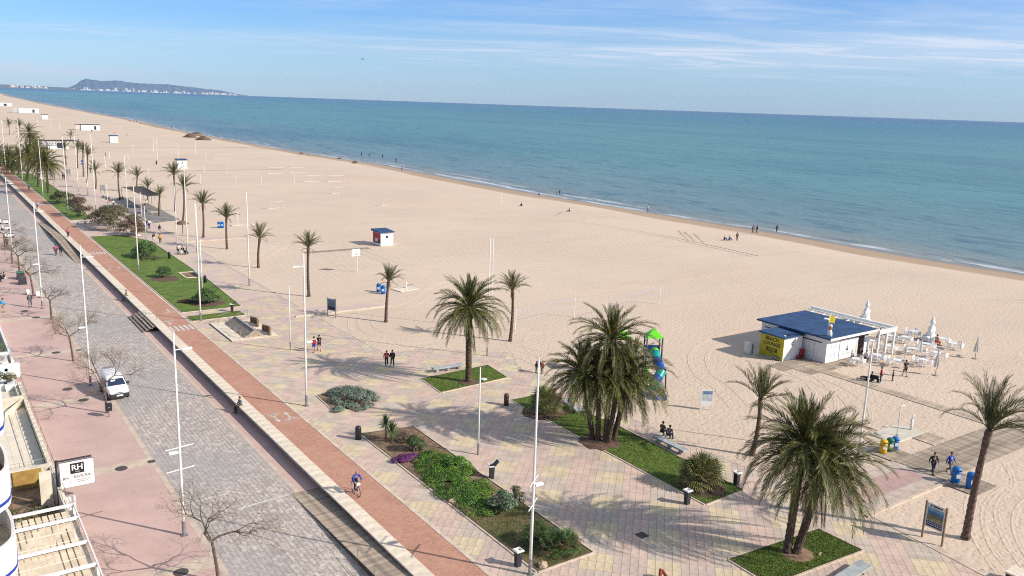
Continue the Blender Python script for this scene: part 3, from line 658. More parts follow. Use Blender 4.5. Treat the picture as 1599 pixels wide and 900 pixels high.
for q in ((258, 436), (326, 474)): disc(P(*q), 2.0, M['mulch'], 'bare_earth_circle')
# patchy grass on the near end of the long bed
o = MB().face((27.02, 34.7, .046), (30.9, 34.7, .046), (31.0, 42.6, .046), (27.02, 42.6, .046)).build('patchy_grass', GR2); o['kind'] = 'structure'
blades('dry_grass', [(27.1, 34.8), (30.8, 34.8), (30.9, 42.5), (27.1, 42.5)], 5000, [GB[1], M['fronddry'], GB[2]], .1)
blades('dry_grass', [(27.1, 49), (31, 49), (31.1, 57.5), (27.1, 57.5)], 3000, [M['fronddry'], M['drybush']], .09)

# ---- tyre tracks: two raised lips and a flat rut each
def catmull(pts, step=.5):
    pts = [Vector((p.x, p.y, 0)) for p in pts]; out = []
    for i in range(len(pts)-1):
        a, b, c, d = pts[max(i-1, 0)], pts[i], pts[i+1], pts[min(i+2, len(pts)-1)]; n = max(2, int((c-b).length/step))
        for k in range(n):
            t = k/n; out.append(.5*((2*b)+(-a+c)*t+(2*a-5*b+4*c-d)*t*t+(-a+3*b-3*c+d)*t**3))
    out.append(pts[-1]); return out
def track(pix_pts, gauge=1.7, depth=.8, w=.42):
    path = catmull([P(x, y, -.03) for x, y in pix_pts], .22); mb = MB()
    for off in ((-gauge/2, gauge/2) if gauge else (0,)):
        prof = [(-.5, 0), (-.36, .035), (-.25, .014), (-.05, .010), (.05, .012), (.25, .014), (.36, .04), (.5, 0)]; rows = []
        for i, p in enumerate(path):
            d = (path[min(i+1, len(path)-1)]-path[max(i-1, 0)]).normalized(); n = Vector((d.y, -d.x, 0)); en = min(1, min(i, len(path)-1-i)/5)
            rows.append([p+n*(off+q*w)+Vector((0, 0, -.030+.002+(h+(.010 if (i % 2 and .005 < h < .02) else 0)+random.uniform(0, .006))*depth*en)) for q, h in prof])
        b = len(mb.v)
        for r in rows: mb.v += [tuple(v) for v in r]
        for i in range(len(rows)-1):
            for j in range(7): mb.f.append((b+i*8+j, b+i*8+j+1, b+(i+1)*8+j+1, b+(i+1)*8+j)); mb.m.append(0)
    o = mb.build('tyre_tracks', SANDM, None, True); o['kind'] = 'structure'
track([(1230, 508), (1170, 519), (1125, 531), (1098, 545), (1090, 562), (1100, 585), (1130, 607), (1160, 640)], 1.8)
track([(1170, 585), (1215, 580), (1280, 596), (1326, 620), (1343, 645), (1330, 668), (1290, 700)], 1.8)
track([(1165, 560), (1215, 570), (1268, 594), (1290, 625), (1285, 650)], 1.7, .8)
track([(565, 478), (538, 495), (534, 513), (550, 530), (590, 543), (645, 541), (700, 536), (800, 543), (870, 560)], 1.8)
track([(840, 515), (812, 523), (806, 540), (822, 556), (846, 568), (880, 590)], 1.8)
track([(575, 490), (571, 508), (590, 521), (640, 527), (700, 520), (760, 505)], 1.7, .8)
track([(620, 483), (650, 470), (680, 450), (720, 437), (790, 425)], 1.8, .8)
track([(1545, 715), (1560, 748), (1540, 775), (1533, 800), (1550, 850), (1590, 905)], 1.8, .55)
track([(1640, 755), (1590, 768), (1565, 790), (1560, 820), (1575, 860), (1600, 890)], 1.8, .55)
track([(545, 385), (570, 395), (620, 412), (680, 415)], 1.8, .8); track([(330, 430), (380, 418), (420, 395), (445, 380)], 1.8, .9); track([(316, 385), (350, 373), (420, 378), (520, 400)], 1.8, .8)
track([(865, 470), (960, 455), (1060, 435), (1180, 425)], 1.8, .7); track([(1340, 492), (1420, 480), (1500, 472), (1620, 470)], 1.8, .6)
track([(700, 350), (780, 342), (900, 347), (1040, 370), (1180, 400)], 1.8, .6)

def footprints():
    mb = MB(); rnd = random.Random(77)
    def crater(x, y, a, k=1.0):
        ca, sa = math.cos(a), math.sin(a); l, w = .17*k, .085*k; b = len(mb.v)
        for rr, zz in ((1.55, -.031), (1.0, -.012+.014*(k-1)), (.55, -.026)):
            for q in range(6): t = q*math.pi/3; u, v = l*rr*math.cos(t), w*rr*math.sin(t); mb.v.append((x+u*ca-v*sa, y+u*sa+v*ca, zz))
        for r_ in range(2):
            for q in range(6): q2 = (q+1) % 6; mb.f.append((b+r_*6+q, b+r_*6+q2, b+(r_+1)*6+q2, b+(r_+1)*6+q)); mb.m.append(0)
        mb.f.append(tuple(b+12+q for q in range(6))); mb.m.append(0)
    def trail(pts, step=.68):
        path = catmull([P(x, y, -.03) for x, y in pts], step)
        for i in range(len(path)-1):
            d = path[i+1]-path[i]; a = math.atan2(d.y, d.x); n = Vector((-math.sin(a), math.cos(a), 0))*(.13 if i % 2 else -.13); crater(path[i].x+n.x+rnd.uniform(-.06, .06), path[i].y+n.y+rnd.uniform(-.06, .06), a+rnd.uniform(-.2, .2), 1.25)
    for t in [[(1060, 360), (1100, 400), (1160, 440), (1230, 470), (1290, 480)], [(1070, 362), (1120, 410), (1190, 478)], [(1085, 365), (1150, 425), (1210, 455)], [(1250, 560), (1200, 500), (1150, 410), (1145, 395)], [(1420, 590), (1500, 520), (1560, 480)], [(640, 470), (760, 400), (880, 330)], [(1000, 480), (1060, 440), (1200, 420), (1330, 440)], [(500, 500), (640, 440), (820, 330)], [(1480, 740), (1560, 700), (1650, 640)], [(1130, 690), (1180, 660), (1260, 640), (1340, 600)], [(830, 560), (900, 500), (1010, 460)]]: trail(t)
    def free(x, y): return not (59 < x < 84.5 and 28.7 < y < 33.2) and not (63 < x < 68.5 and 33 < y < 37.4) and not (59 < x < 62.6 and 26 < y < 35.4) and not (74.4 < x < 76.2 and 32 < y < 53.2) and not (71 < x < 88 and 49.7 < y < 62) and not (49 < x < 60.2 and 28.4 < y < 33.2) and x > 50.8
    k = 0
    while k < 5200:
        x, y = rnd.uniform(50, 104), rnd.uniform(12, 78)
        k += 1
        if free(x, y) and rnd.random() < (.95 if y < 60 else .5): crater(x, y, rnd.uniform(0, 6.28), rnd.uniform(.8, 1.4))
    o = mb.build('footprints', SANDM, None, True); o['kind'] = 'stuff'
footprints()
# ================================================================ PALMS
def frond_mesh(elev, droop, L, leaf, n, w, seed, mt, curl=.3, nar=1.0):
    rnd = random.Random(seed); mb = MB(); seg = 12; pts = []; p = Vector((0, 0, 0)); tans = []
    for i in range(seg+1):
        t = i/seg; a = R(elev - droop*(t**1.5)); a = max(a, R(-88)); d = Vector((math.cos(a), .10*math.sin(t*3+seed), math.sin(a))).normalized()
        pts.append(p.copy()); tans.append(d); p = p + d*(L/seg)
    mb.tube(pts, [.035*(1-.85*i/seg)*(L/3.5)**.5 for i in range(seg+1)], 3, cap=False)
    for k in range(n):
        t = .14 + .86*(k+.5)/n; x = t*seg; i = min(int(x), seg-1); f = x-i; q = pts[i].lerp(pts[i+1], f); T = tans[i].lerp(tans[i+1], f).normalized()
        side = Vector((0, 1, 0)); side = (side - T*side.dot(T)).normalized(); up = T.cross(side); up = up if up.z > 0 else -up
        ll = leaf*(.45+.95*math.sin(min(1, (t-.05)/.6)*math.pi*.5)*(1 if t < .6 else (1-(t-.6)/.4*.42)))
        for s in (-1, 1):
            sp = (.62-.32*t)*nar
            d = (side*s*sp*1.5 + T*(.72+.3*t) + up*(.38*(1-t)+rnd.uniform(-.22, .22))).normalized(); dn = d + Vector((0, 0, -.06-.12*rnd.random()*curl))
            m = q + d*ll*.5; e = m + dn.normalized()*ll*.5*rnd.uniform(.8, 1.1); wv = T*w
            mb.face(q-wv, m-wv*.8+Vector((0, 0, .004)), m+wv*.8); mb.face(m-wv*.8, e, m+wv*.8)
    return mb.mesh('frond', mt)
FR = {}
def fronds(key, specs, mt):
    FR[key] = [[frond_mesh(e, dr, L, lf, n, w, 10*i+v, mt, nar=na) for v in range(2)] for i, (e, dr, L, lf, n, w, na) in enumerate(specs)]
# (elevation, droop, length, leaflet, pairs, width, spread)
fronds('big', [(84, 14, 2.7, .46, 52, .050, .50), (66, 40, 3.3, .50, 56, .052, .54), (48, 70, 3.7, .52, 58, .052, .56), (26, 86, 3.9, .52, 58, .052, .56), (2, 78, 4.0, .52, 58, .052, .56), (-24, 54, 4.0, .50, 56, .052, .54)], M['frond'])
fronds('bigdry', [(-54, 30, 3.6, .42, 44, .040, .6)], M['fronddry'])
fronds('slim', [(86, 8, 1.75, .34, 34, .040, .42), (70, 16, 1.9, .36, 36, .040, .46), (54, 30, 2.0, .36, 36, .040, .48), (36, 55, 2.0, .36, 34, .040, .5)], M['frondgrey'])
fronds('slimdry', [(-5, 70, 1.7, .26, 28, .03, .6)], M['fronddry'])
fronds('wind', [(88, 30, 2.5, .40, 40, .040, .4), (72, 55, 2.8, .42, 42, .040, .42), (56, 85, 2.9, .42, 42, .040, .42), (36, 95, 2.7, .40, 40, .040, .42)], M['frondgrey'])
def trunk_path(h, lean, bend, n=12):
    return [Vector((lean[0]*(i/n)+bend[0]*math.sin(math.pi*i/n), lean[1]*(i/n)+bend[1]*math.sin(math.pi*i/n), h*i/n)) for i in range(n+1)]
def trunk_mesh(h, r0, r1, lean, bend=(0, 0), skirt=0, mt=None, rings=5, seed=0):
    rnd = random.Random(seed); path = []; rs = []; base = trunk_path(h, lean, bend, 12); N = int(h*rings)
    for i in range(N+1):
        t = i/N; x = t*12; k = min(int(x), 11); p = base[k].lerp(base[k+1], x-k); r = r0+(r1-r0)*min(1, t*1.2)
        if t < .06: r *= 1.25-.25*t/.06
        if skirt and t > .80: r += skirt*math.sin((t-.80)/.20*math.pi*.75)
        path.append(p); rs.append(r*(1.07 if i % 2 else .95)*rnd.uniform(.97, 1.03))
    return MB().tube(path, rs, 10).mesh('trunk', mt, False)
def palm(foot, crown, kind='slim', label='', group=None, n=24, k=1.0, r0=.2, seed=1, bend=(0, 0), z=0, name='palm_tree', wind=0):
    """foot (px,py) and crown centre (px,py) as surveyed; the crown hangs over the foot unless the trunk leans"""
    rnd = random.Random(seed*31+5); b = P(*foot, z); h = rise(foot[0], foot[1], crown[1], z)
    tx = pix(b+Vector((0, 0, h)))[0]; m_per = (b+Vector((0, 0, h))-CAM).dot(FW)/F; lean = rgt0*((crown[0]-tx)*m_per)
    t = empty(name, b, 0, label, 'palm tree', group)
    big = kind == 'big'
    link('trunk', trunk_mesh(h, r0, r0*(.85 if big else .72), (lean.x, lean.y), bend, .16 if big else .05, M['trunk'] if big else M['trunkslim'], seed=seed), t)
    top = Vector((lean.x, lean.y, h)); kid = []
    def put(ms, rz, sc, tilt=0):
        o = link('frond', rnd.choice(ms), t, top + Vector((.06*math.cos(rz), .06*math.sin(rz), rnd.uniform(-.15, .12))), rz)
        o.rotation_euler = (rnd.uniform(-.12, .12)+tilt, rnd.uniform(-.1, .1), rz); o.scale = (sc, sc, sc)
    wd = -YAW+.35                                             # the sea breeze pushes crowns this way
    if big:
        plan = [(0, .11), (1, .13), (2, .16), (3, .18), (4, .21), (5, .23)]
        for c, fr in plan:
            m = max(3, round(n*fr))
            for i in range(m): put(FR['big'][c], 6.283*i/m + c*.7 + rnd.uniform(-.22, .22), k*rnd.uniform(.86, 1.1))
        for i in range(max(4, n//5)): put(FR['bigdry'][0], rnd.uniform(0, 6.28), k*rnd.uniform(.7, 1))
    else:
        ms = FR['wind'] if kind == 'wind' else FR['slim']; nc = len(ms)
        for i in range(n):
            c = min(nc-1, int(nc*(i/n)**.9)); rz = 2.4*i + rnd.uniform(-.25, .25)
            if kind == 'wind' or wind:
                rz = wd + ((rz-wd+math.pi) % 6.283-math.pi)*(.58 if kind == 'wind' else .8)
            put(ms[c], rz, k*rnd.uniform(.85, 1.1))
        if kind == 'slim' and n > 12:
            for i in range(3): put(FR['slimdry'][0], rnd.uniform(0, 6.28), k*rnd.uniform(.6, .85))
    return t
palm((732, 597), (733, 480), 'big', 'big lone palm standing in the square of lawn in the plaza', n=80, k=1.02, r0=.31, seed=3)
G5 = 'palms of the five-trunk clump'
palm((926, 688), (912, 584), 'big', 'palm at the left of the five-trunk clump, leaning left', G5, 62, .98, .22, 11)
palm((934, 690), (936, 588), 'big', 'second palm from the left in the five-trunk clump', G5, 50, .95, .22, 12)
palm((946, 692), (955, 530), 'big', 'tallest palm of the five-trunk clump, its crown above all others', G5, 60, .95, .22, 13)
palm((950, 693), (966, 596), 'big', 'front middle palm of the five-trunk clump, standing upright', G5, 52, .95, .22, 14)
palm((958, 688), (984, 584), 'big', 'palm at the right of the five-trunk clump, leaning over the playground slide', G5, 62, .98, .22, 15)
G2 = 'twin palms in the southern lawn square'
palm((1229, 864), (1256, 695), 'big', 'left and taller of the twin palms at the bottom right', G2, 84, 1.05, .25, 21)
palm((1243, 866), (1290, 724), 'big', 'right palm of the twin palms, leaning towards the beach path', G2, 80, 1.03, .25, 22)
GS = 'slender palms along the beach edge'
for i, (ft, cr, lb, n, k, kind) in enumerate([
    ((603, 503), (607, 440), 'slender palm with blue bins beside its trunk', 26, .9, 'slim'), ((797, 533), (801, 452), 'slender palm just right of the big lone palm', 28, .9, 'slim'),
    ((1175, 711), (1188, 623), 'slender palm on the sand beside the playground notice board, leaning slightly right', 26, 1.1, 'slim'), ((1508, 841), (1545, 672), 'tall leaning palm at the right edge beside the blue picture board', 34, 1.05, 'wind'),
    ((483, 463), (482, 387), 'slender palm behind the white lamp post by the notice-board path', 26, .95, 'slim'), ((404, 418), (406, 372), 'slender palm between the two white poles in front of the open beach', 22, 1.0, 'slim'),
    ((355, 389), (354, 341), 'slender palm with a pair of blue bins to its left', 24, 1.1, 'slim'), ((318, 371), (317, 320), 'slender palm standing alone right of the thatched parasol', 24, 1.15, 'slim'),
    ((286, 346), (287, 293), 'wind-blown slender palm behind the thatched parasol', 22, 1.25, 'slim'), ((274, 330), (272, 273), 'tallest slender palm right of the grey shade canopy', 22, 1.25, 'slim'),
    ((249, 337), (250, 305), 'short slender palm at the near corner of the grey shade canopy', 18, 1.0, 'slim'), ((188, 310), (185, 272), 'slender palm at the far corner of the grey shade canopy', 20, 1.3, 'slim'),
    ((214, 300), (215, 276), 'small palm rising behind the middle of the grey shade canopy', 18, 1.15, 'slim'), ((231, 312), (231, 292), 'stubby palm just behind the grey shade canopy', 18, 1.0, 'slim'),
    ((150, 295), (149, 267), 'small palm standing by itself left of the shade canopy', 18, 1.2, 'slim'), ((136, 285), (137, 243), 'nearest of the three close slender palms beside the far lounge', 18, 1.3, 'slim'),
    ((131, 276), (130, 236), 'middle of the three close slender palms beside the far lounge', 18, 1.3, 'slim'), ((122, 263), (122, 232), 'farthest of the three close slender palms beside the far lounge', 18, 1.3, 'slim'),
    ((104, 257), (102, 232), 'thin palm directly in front of the far white lounge', 16, 1.3, 'slim'), ((32, 211), (31, 197), 'tiny palm second from the left far up the promenade', 14, 1.8, 'slim'),
    ((15, 211), (14, 196), 'tiny leftmost palm far up the promenade', 14, 1.8, 'slim'), ((110, 222), (111, 214), 'tiny pale palm behind the roof of the far lounge', 10, 1.6, 'slim')]):
    palm(ft, cr, kind, lb, GS, n, k*1.22, .20 if kind == 'slim' else .25, 40+i, wind=1 if i in (0, 2, 8, 15, 17) else 0, bend=(.15*math.sin(i), .1*math.cos(i*2)))
GF = 'dense group of palms at the far left lawn'
for i, (ft, cr, lb, n, k) in enumerate([
    ((76, 302), (72, 256), 'nearest palm of the far left group, its brown crown bending over the lawn', 52, 1.05), ((60, 292), (62, 250), 'palm just behind the nearest one of the far left group', 40, 1.0),
    ((43, 283), (45, 243), 'middle palm of the far left group', 42, 1.05), ((30, 273), (30, 246), 'palm left of the middle of the far left group', 38, 1.0),
    ((15, 266), (14, 244), 'palm near the left edge of the far left group', 38, 1.0), ((1, 260), (-2, 240), 'palm cut by the left edge of the picture', 38, 1.05),
    ((50, 258), (46, 208), 'slender tall palm rising out of the far left group', 30, .95), ((54, 262), (53, 222), 'palm just below the tall one in the far left group', 34, .95), ((60, 280), (58, 238), 'palm at the right shoulder of the far left group', 36, .95), ((20, 272), (17, 257), 'low palm crown at the far left, over the lawn', 30, .95)]):
    palm(ft, cr, 'big', lb, GF, int(n*1.1), k*1.32, .30, 80+i)
# ================================================================ SHRUBS
def leafcloud(mb, c, rad, n, size, rnd, flat=.0, shell=.65, up=.3):
    c = Vector(c)
    for _ in range(n):
        d = Vector((rnd.gauss(0, 1), rnd.gauss(0, 1), rnd.gauss(0, 1))).normalized()
        if d.z < -.15: d.z = -d.z*.5
        r = shell + (1.04-shell)*rnd.random()**.6
        p = c + Vector((d.x*rad[0], d.y*rad[1], d.z*rad[2]))*r
        nrm = (d + Vector((rnd.uniform(-.7, .7), rnd.uniform(-.7, .7), rnd.uniform(-.3, .7)+up))).normalized(); a, b = frame(nrm); t = rnd.uniform(0, 6.28)
        a, b = a*math.cos(t)+b*math.sin(t), -a*math.sin(t)+b*math.cos(t); s = size*rnd.uniform(.6, 1.35)
        mb.cur = rnd.randrange(max(1, len(mb.ms))); mb.face(p-a*s, p-b*s*.42, p+a*s, p+b*s*.42)
def shrub(loc, lumps, size, mats, label, name='shrub', cat='shrub', seed=1, stems=True, dens=1.0, group=None):
    rnd = random.Random(seed); t = empty(name, loc, 0, label, cat, group); mb = MB()
    for m in mats: mb.mat(m)
    for (x, y, z, rx, ry, rz, n) in lumps: leafcloud(mb, (x, y, z), (rx, ry, rz), int(n*dens), size, rnd)
    mb.build('foliage', None, t); sm = MB()
    for (x, y, z, rx, ry, rz, n) in lumps[:8]:
        for q in range(3):
            a = rnd.uniform(0, 6.28); sm.tube([(x*.4, y*.4, .0), (x*.8+.1*math.cos(a), y*.8+.1*math.sin(a), z*.6), (x+rx*.6*math.cos(a), y+ry*.6*math.sin(a), z+rz*.4)], [.035, .025, .01], 5)
    sm.build('stems', M['bark'], t); return t
def lumps(rnd, n, sx, sy, sz, r, cnt, base=.0, zr=.7):
    out = []
    for _ in range(n):
        a = rnd.uniform(0, 6.28); q = rnd.random()**.6; x, y = sx*q*math.cos(a), sy*q*math.sin(a); rr = r*rnd.uniform(.7, 1.25)
        z = base + sz*(1-q*q)*rnd.uniform(.7, 1.05); out.append((x, y, z, rr, rr, rr*zr, cnt))
    return out
rr = random.Random(5)
p = P(552, 625); shrub(p, [(x, y*1.15, z, a, b, c, n) for x, y, z, a, b, c, n in lumps(rr, 44, 1.9, 2.45, .6, .52, 210, .12)], .075, [M['silver'], M['silver']], 'large silvery grey-green spreading bush in the plaza', 'silver_bush', 'bush', 2)
p = P(528, 642); shrub(p, lumps(rr, 6, .35, .35, .25, .33, 160, .1), .07, [M['silver']], 'small silvery bush at the front corner of the large one', 'silver_bush', 'bush', 3)
p = P(649, 706); shrub(p, lumps(rr, 14, .62, .62, .85, .42, 230, .28, .85), .075, [M['bush'], M['bush']], 'rounded dark green shrub beside the purple flowers', 'round_shrub', 'shrub', 4)
p = P(635, 719); shrub(p, lumps(rr, 34, 1.0, .55, .16, .24, 260, .12, .8), .045, [M['purple']], 'low mound of purple flowers at the edge of the long bed', 'purple_flowers', 'flowers', 5)
p = P(712, 752); shrub(p, [(x+.15*y, y, z, a, b, c, n) for x, y, z, a, b, c, n in lumps(rr, 130, 1.85, 5.8, .26, .50, 330, .10, .55)], .055, [M['bright'], M['bright'], M['bright'], M['bush']], 'bright green spreading groundcover filling the middle of the long bed', 'groundcover', 'groundcover', 6)
p = P(716, 736); shrub(p, lumps(rr, 14, .8, .9, .65, .42, 210, .25), .07, [M['bush'], M['bright']], 'dark green shrub rising out of the bright groundcover', 'shrub', 'shrub', 7)
p = P(784, 798); shrub(p, lumps(rr, 14, .85, 1.0, .9, .42, 230, .28), .075, [M['bush'], M['silver']], 'bluish green shrub at the near end of the bright groundcover', 'shrub', 'shrub', 8)
p = P(806, 786); shrub(p, lumps(rr, 9, .55, .6, .95, .3, 110, .2), .06, [M['bush'], M['drybush']], 'thin straggly shrub at the plaza side of the long bed', 'shrub', 'shrub', 81)
p = P(634, 690); shrub(p, lumps(rr, 12, 1.0, .8, .55, .38, 110, .15), .05, [M['drybush']], 'dry brown twiggy shrub behind the two small yuccas', 'dry_shrub', 'shrub', 9)
# lawn shrubs
p = P(258, 434); shrub(p, lumps(rr, 18, .9, .9, 1.1, .5, 200, .35), .09, [M['aloe'], M['bush']], 'small leafy shrub in the middle of the broad lawn', 'shrub', 'shrub', 10)
p = P(322, 474); shrub(p, lumps(rr, 30, 1.25, 1.25, 1.35, .62, 240, .4), .09, [M['bush'], M['bush']], 'large round clipped shrub at the near end of the broad lawn', 'round_shrub', 'shrub', 11)
p = P(292, 473); shrub(p, lumps(rr, 14, 1.4, .8, .12, .35, 170, .1), .06, [M['bougain']], 'dark reddish groundcover left of the large round shrub', 'groundcover', 'groundcover', 12)
p = P(229, 402); shrub(p, lumps(rr, 26, 1.7, 1.9, 1.7, .75, 170, .5), .16, [M['aloe'], M['bush']], 'bright green broad-leaved bush in front of the brown-green thicket', 'leafy_bush', 'bush', 13)
p = P(226, 406); shrub(p, lumps(rr, 14, 2.6, 1.6, .15, .5, 120, .1), .08, [M['aloe'], M['drybush']], 'low green plants at the foot of the broad-leaved bush', 'groundcover', 'groundcover', 131)
p = P(178, 356); shrub(p, lumps(rr, 46, 3.9, 5.5, 3.0, 1.25, 190, 1.2), .17, [M['olive'], M['olive'], M['drybush'], M['bush']], 'wide olive-brown tamarisk thicket beside the red cycle path', 'tamarisk_thicket', 'tree', 14)
p = P(207, 368); shrub(p, lumps(rr, 20, 2.0, 3.0, 2.2, .95, 190, .7), .16, [M['drybush'], M['olive']], 'reddish brown bush at the right end of the tamarisk thicket', 'bush', 'bush', 15)
p = P(122, 338); shrub(p, lumps(rr, 22, 2.2, 3.5, 2.5, 1.0, 150, 1.3), .16, [M['drybush'], M['olive']], 'small brown-twigged tree on the lawn left of the thicket', 'tamarisk', 'tree', 16)
p = P(98, 318); shrub(p, lumps(rr, 16, 2.2, 4, 1.6, 1.0, 150, .8), .2, [M['bush'], M['olive']], 'dark green bush at the foot of the far palms', 'bush', 'bush', 17)
p = P(122, 326); shrub(p, lumps(rr, 12, 1.6, 9, .5, .7, 120, .3), .15, [M['drybush'], M['silver']], 'low dry shrubs along the far lawn edge', 'groundcover', 'groundcover', 18)
# ---- yuccas, dwarf fan palms
def sword_mesh(n, L, w, seed, mt, lo=-35):
    rnd = random.Random(seed); mb = MB()
    for i in range(n):
        a = rnd.uniform(0, 6.28); e = R(rnd.uniform(lo, 88)); d = Vector((math.cos(a)*math.cos(e), math.sin(a)*math.cos(e), math.sin(e))); s = Vector((-math.sin(a), math.cos(a), 0))*w; l = L*rnd.uniform(.75, 1.1)
        m = d*l*.55; t = m + (d+Vector((0, 0, -.28))).normalized()*l*.45; mb.face(-s*.5, m-s, m+s, s*.5); mb.face(m-s, t, m+s)
    return mb.mesh('rosette', mt)
def yucca(px, py, h, label, seed):
    t = empty('yucca', P(px, py), 0, label, 'yucca', 'young yuccas in the long bed'); MB().tube([(0, 0, 0), (.03, 0, h*.5), (0, .02, h)], [.07, .055, .05], 8).build('trunk', M['trunk'], t)
    link('rosette', sword_mesh(110, .95, .03, seed, M['aloe']), t, (0, 0, h)); return t
yucca(603, 686, 1.25, 'taller left yucca with a spiky head in the long bed', 1); yucca(612, 692, 1.0, 'shorter right yucca with a spiky head in the long bed', 2)
def fan_mesh(seed, r=.55, n=13, st=.6, mt=None):
    rnd = random.Random(seed); mb = MB(); c = Vector((st, 0, st*.25)); mb.tube([(0, 0, 0), (st*.6, 0, st*.22), c], [.02, .014, .01], 3, cap=False)
    for i in range(n):
        a = R(-95+190*i/(n-1)); d = Vector((math.cos(a), math.sin(a), .18-.3*abs(math.sin(a)))).normalized(); s = Vector((-math.sin(a), math.cos(a), 0))*.028; l = r*rnd.uniform(.85, 1.1); m = c+d*l*.6
        mb.face(c, m-s, m+s); mb.face(m-s, m+(d+Vector((0, 0, -.5))).normalized()*l*.45, m+s)
    return mb.mesh('fan_leaf', mt)
FANS = [fan_mesh(i, mt=M['fanleaf']) for i in range(3)]; FANG = [fan_mesh(i+5, mt=M['aloe']) for i in range(3)]; FAND = [fan_mesh(i+9, mt=M['fronddry']) for i in range(2)]
def fanpalm(px, py, R_, n, label, ms, seed, k=1.0, core=.5, dry=0, top=80):
    rnd = random.Random(seed); t = empty('dwarf_fan_palm', P(px, py, .05), 0, label, 'dwarf palm', None); MB().lathe([(.22*R_, 0), (.30*R_, .2*R_), (.22*R_, .45*R_), (.05, .6*R_)], 9).build('stump', M['trunk'], t)
    for i in range(n):
        a = 2.4*i; e = R(top-(top+22)*(i/n)**.8); o = link('fan_leaf', rnd.choice(FAND if rnd.random() < dry*(i/n) else ms), t, (.16*R_*math.cos(a), .16*R_*math.sin(a), core*R_*(1-.5*i/n))); o.rotation_euler = (rnd.uniform(-.5, .5), -e, a+rnd.uniform(-.2, .2)); s = k*rnd.uniform(.8, 1.15); o.scale = (s, s, s)
    return t
fanpalm(1094, 760, 1.5, 95, 'wide yellow-green fan palm bush at the near end of the long lawn', FANS, 3, 1.35, .62, .7)
fanpalm(852, 643, 1.5, 70, 'fan palm bush left of the five-trunk clump', FANS, 4, 1.25, .6, .6)
for i, (px, py, lb) in enumerate([(838, 848, 'leftmost dwarf palm tuft at the near end of the long bed'), (862, 862, 'middle dwarf palm tuft at the near end of the long bed'), (886, 860, 'rightmost dwarf palm tuft at the near end of the long bed')]):
    fanpalm(px, py, .8, 44, lb, FANG, 6+i, .88, .6, .35)
# ---- bare street trees
def bare_tree(foot, top, spread, label, seed, leaf=0, lean=(0, 0), z=ZS, twig=5, r=.13, trunk=.42):
    rnd = random.Random(seed); b = P(*foot, z); h = rise(foot[0], foot[1], top, z); t = empty('bare_tree', b, 0, label, 'tree', 'leafless street trees'); tr = MB(); br = MB(); tips = []
    def grow(p, d, L, rad, lev, mb):
        n = 3; pts = [p]; q = p.copy(); dd = d.copy()
        for i in range(n):
            dd = (dd + Vector((rnd.uniform(-.28, .28), rnd.uniform(-.28, .28), rnd.uniform(-.12, .14)))).normalized(); q = q + dd*(L/n); pts.append(q.copy())
        mb.tube(pts, [rad*(1-.35*i/n) for i in range(n+1)], 6 if lev < 2 else (4 if lev < 4 else 3), cap=lev > 3)
        if lev >= twig: tips.append(q); return
        for c in range(3 if lev in (0, 1, 3) else 2):
            a = rnd.uniform(0, 6.28); u, v = frame(dd); sp = rnd.uniform(.45, .85) if lev else rnd.uniform(.7, 1.0)
            nd = (dd + (u*math.cos(a+c*2.2)+v*math.sin(a+c*2.2))*sp); nd.z = nd.z*.75 + (.08 if lev < 2 else .0); grow(q, nd.normalized(), L*rnd.uniform(.62, .84), rad*.60, lev+1, mb)
        for w in range(1 if lev > 1 else 0):
            a = rnd.uniform(0, 6.28); u, v = frame(dd); grow(pts[2], (dd*.3+u*math.cos(a)+v*math.sin(a)).normalized(), L*.5, rad*.35, max(lev+2, 3), mb)
    th = h*trunk; tp = Vector((lean[0], lean[1], th)); tr.tube([(0, 0, 0), (lean[0]*.3, lean[1]*.3, th*.4), tuple(tp)], [r, r*.8, r*.7], 8); tr.build('trunk', M['bark'], t)
    for c in range(3):
        a = c*2.09+rnd.uniform(-.3, .3); grow(tp-Vector((0, 0, .05)), Vector((math.cos(a), math.sin(a), .55)).normalized(), spread*.42, r*.55, 0, br)
    br.build('branches', M['bark'], t)
    if leaf:
        lf = MB()
        for q in tips:
            for _ in range(leaf):
                p = q+Vector((rnd.uniform(-.2, .2), rnd.uniform(-.2, .2), rnd.uniform(-.15, .15))); a = Vector((rnd.uniform(-1, 1), rnd.uniform(-1, 1), rnd.uniform(-1, 1))).normalized(); u, v = frame(a); s = rnd.uniform(.02, .045); lf.face(p-u*s, p-v*s, p+u*s)
        lf.build('buds', M['budleaf'], t)
    return t
bare_tree((342, 908), 795, 3.1, 'large bare tree at the bottom left with its wide crown over the pavement', 3, 1, (-.25, .1), trunk=.58, twig=6, r=.11)
bare_tree((168, 645), 560, 2.7, 'bare tree with brownish twigs beside the white van', 4, 2, (-.15, 0), trunk=.55, twig=6, r=.11)
bare_tree((115, 564), 492, 2.6, 'bare tree standing beside the band on the pink pavement', 5, 2, (-.2, 0), trunk=.55, twig=6, r=.11)
bare_tree((81, 499), 448, 1.9, 'slender small bare tree left of the lamp post', 6, 0, trunk=.6)
bare_tree((53, 462), 403, 2.6, 'tree with yellow-green buds beside the two dark containers', 7, 5, (-.2, 0), trunk=.55)
bare_tree((31, 427), 372, 2.6, 'reddish budding tree farther up the pavement', 8, 5, trunk=.5)
bare_tree((20, 412), 366, 2.6, 'bare tree next to the reddish budding tree', 9, 3, trunk=.5)
bare_tree((8, 385), 345, 2.8, 'farthest bare tree at the left edge beside parked scooters', 10, 3, trunk=.5)
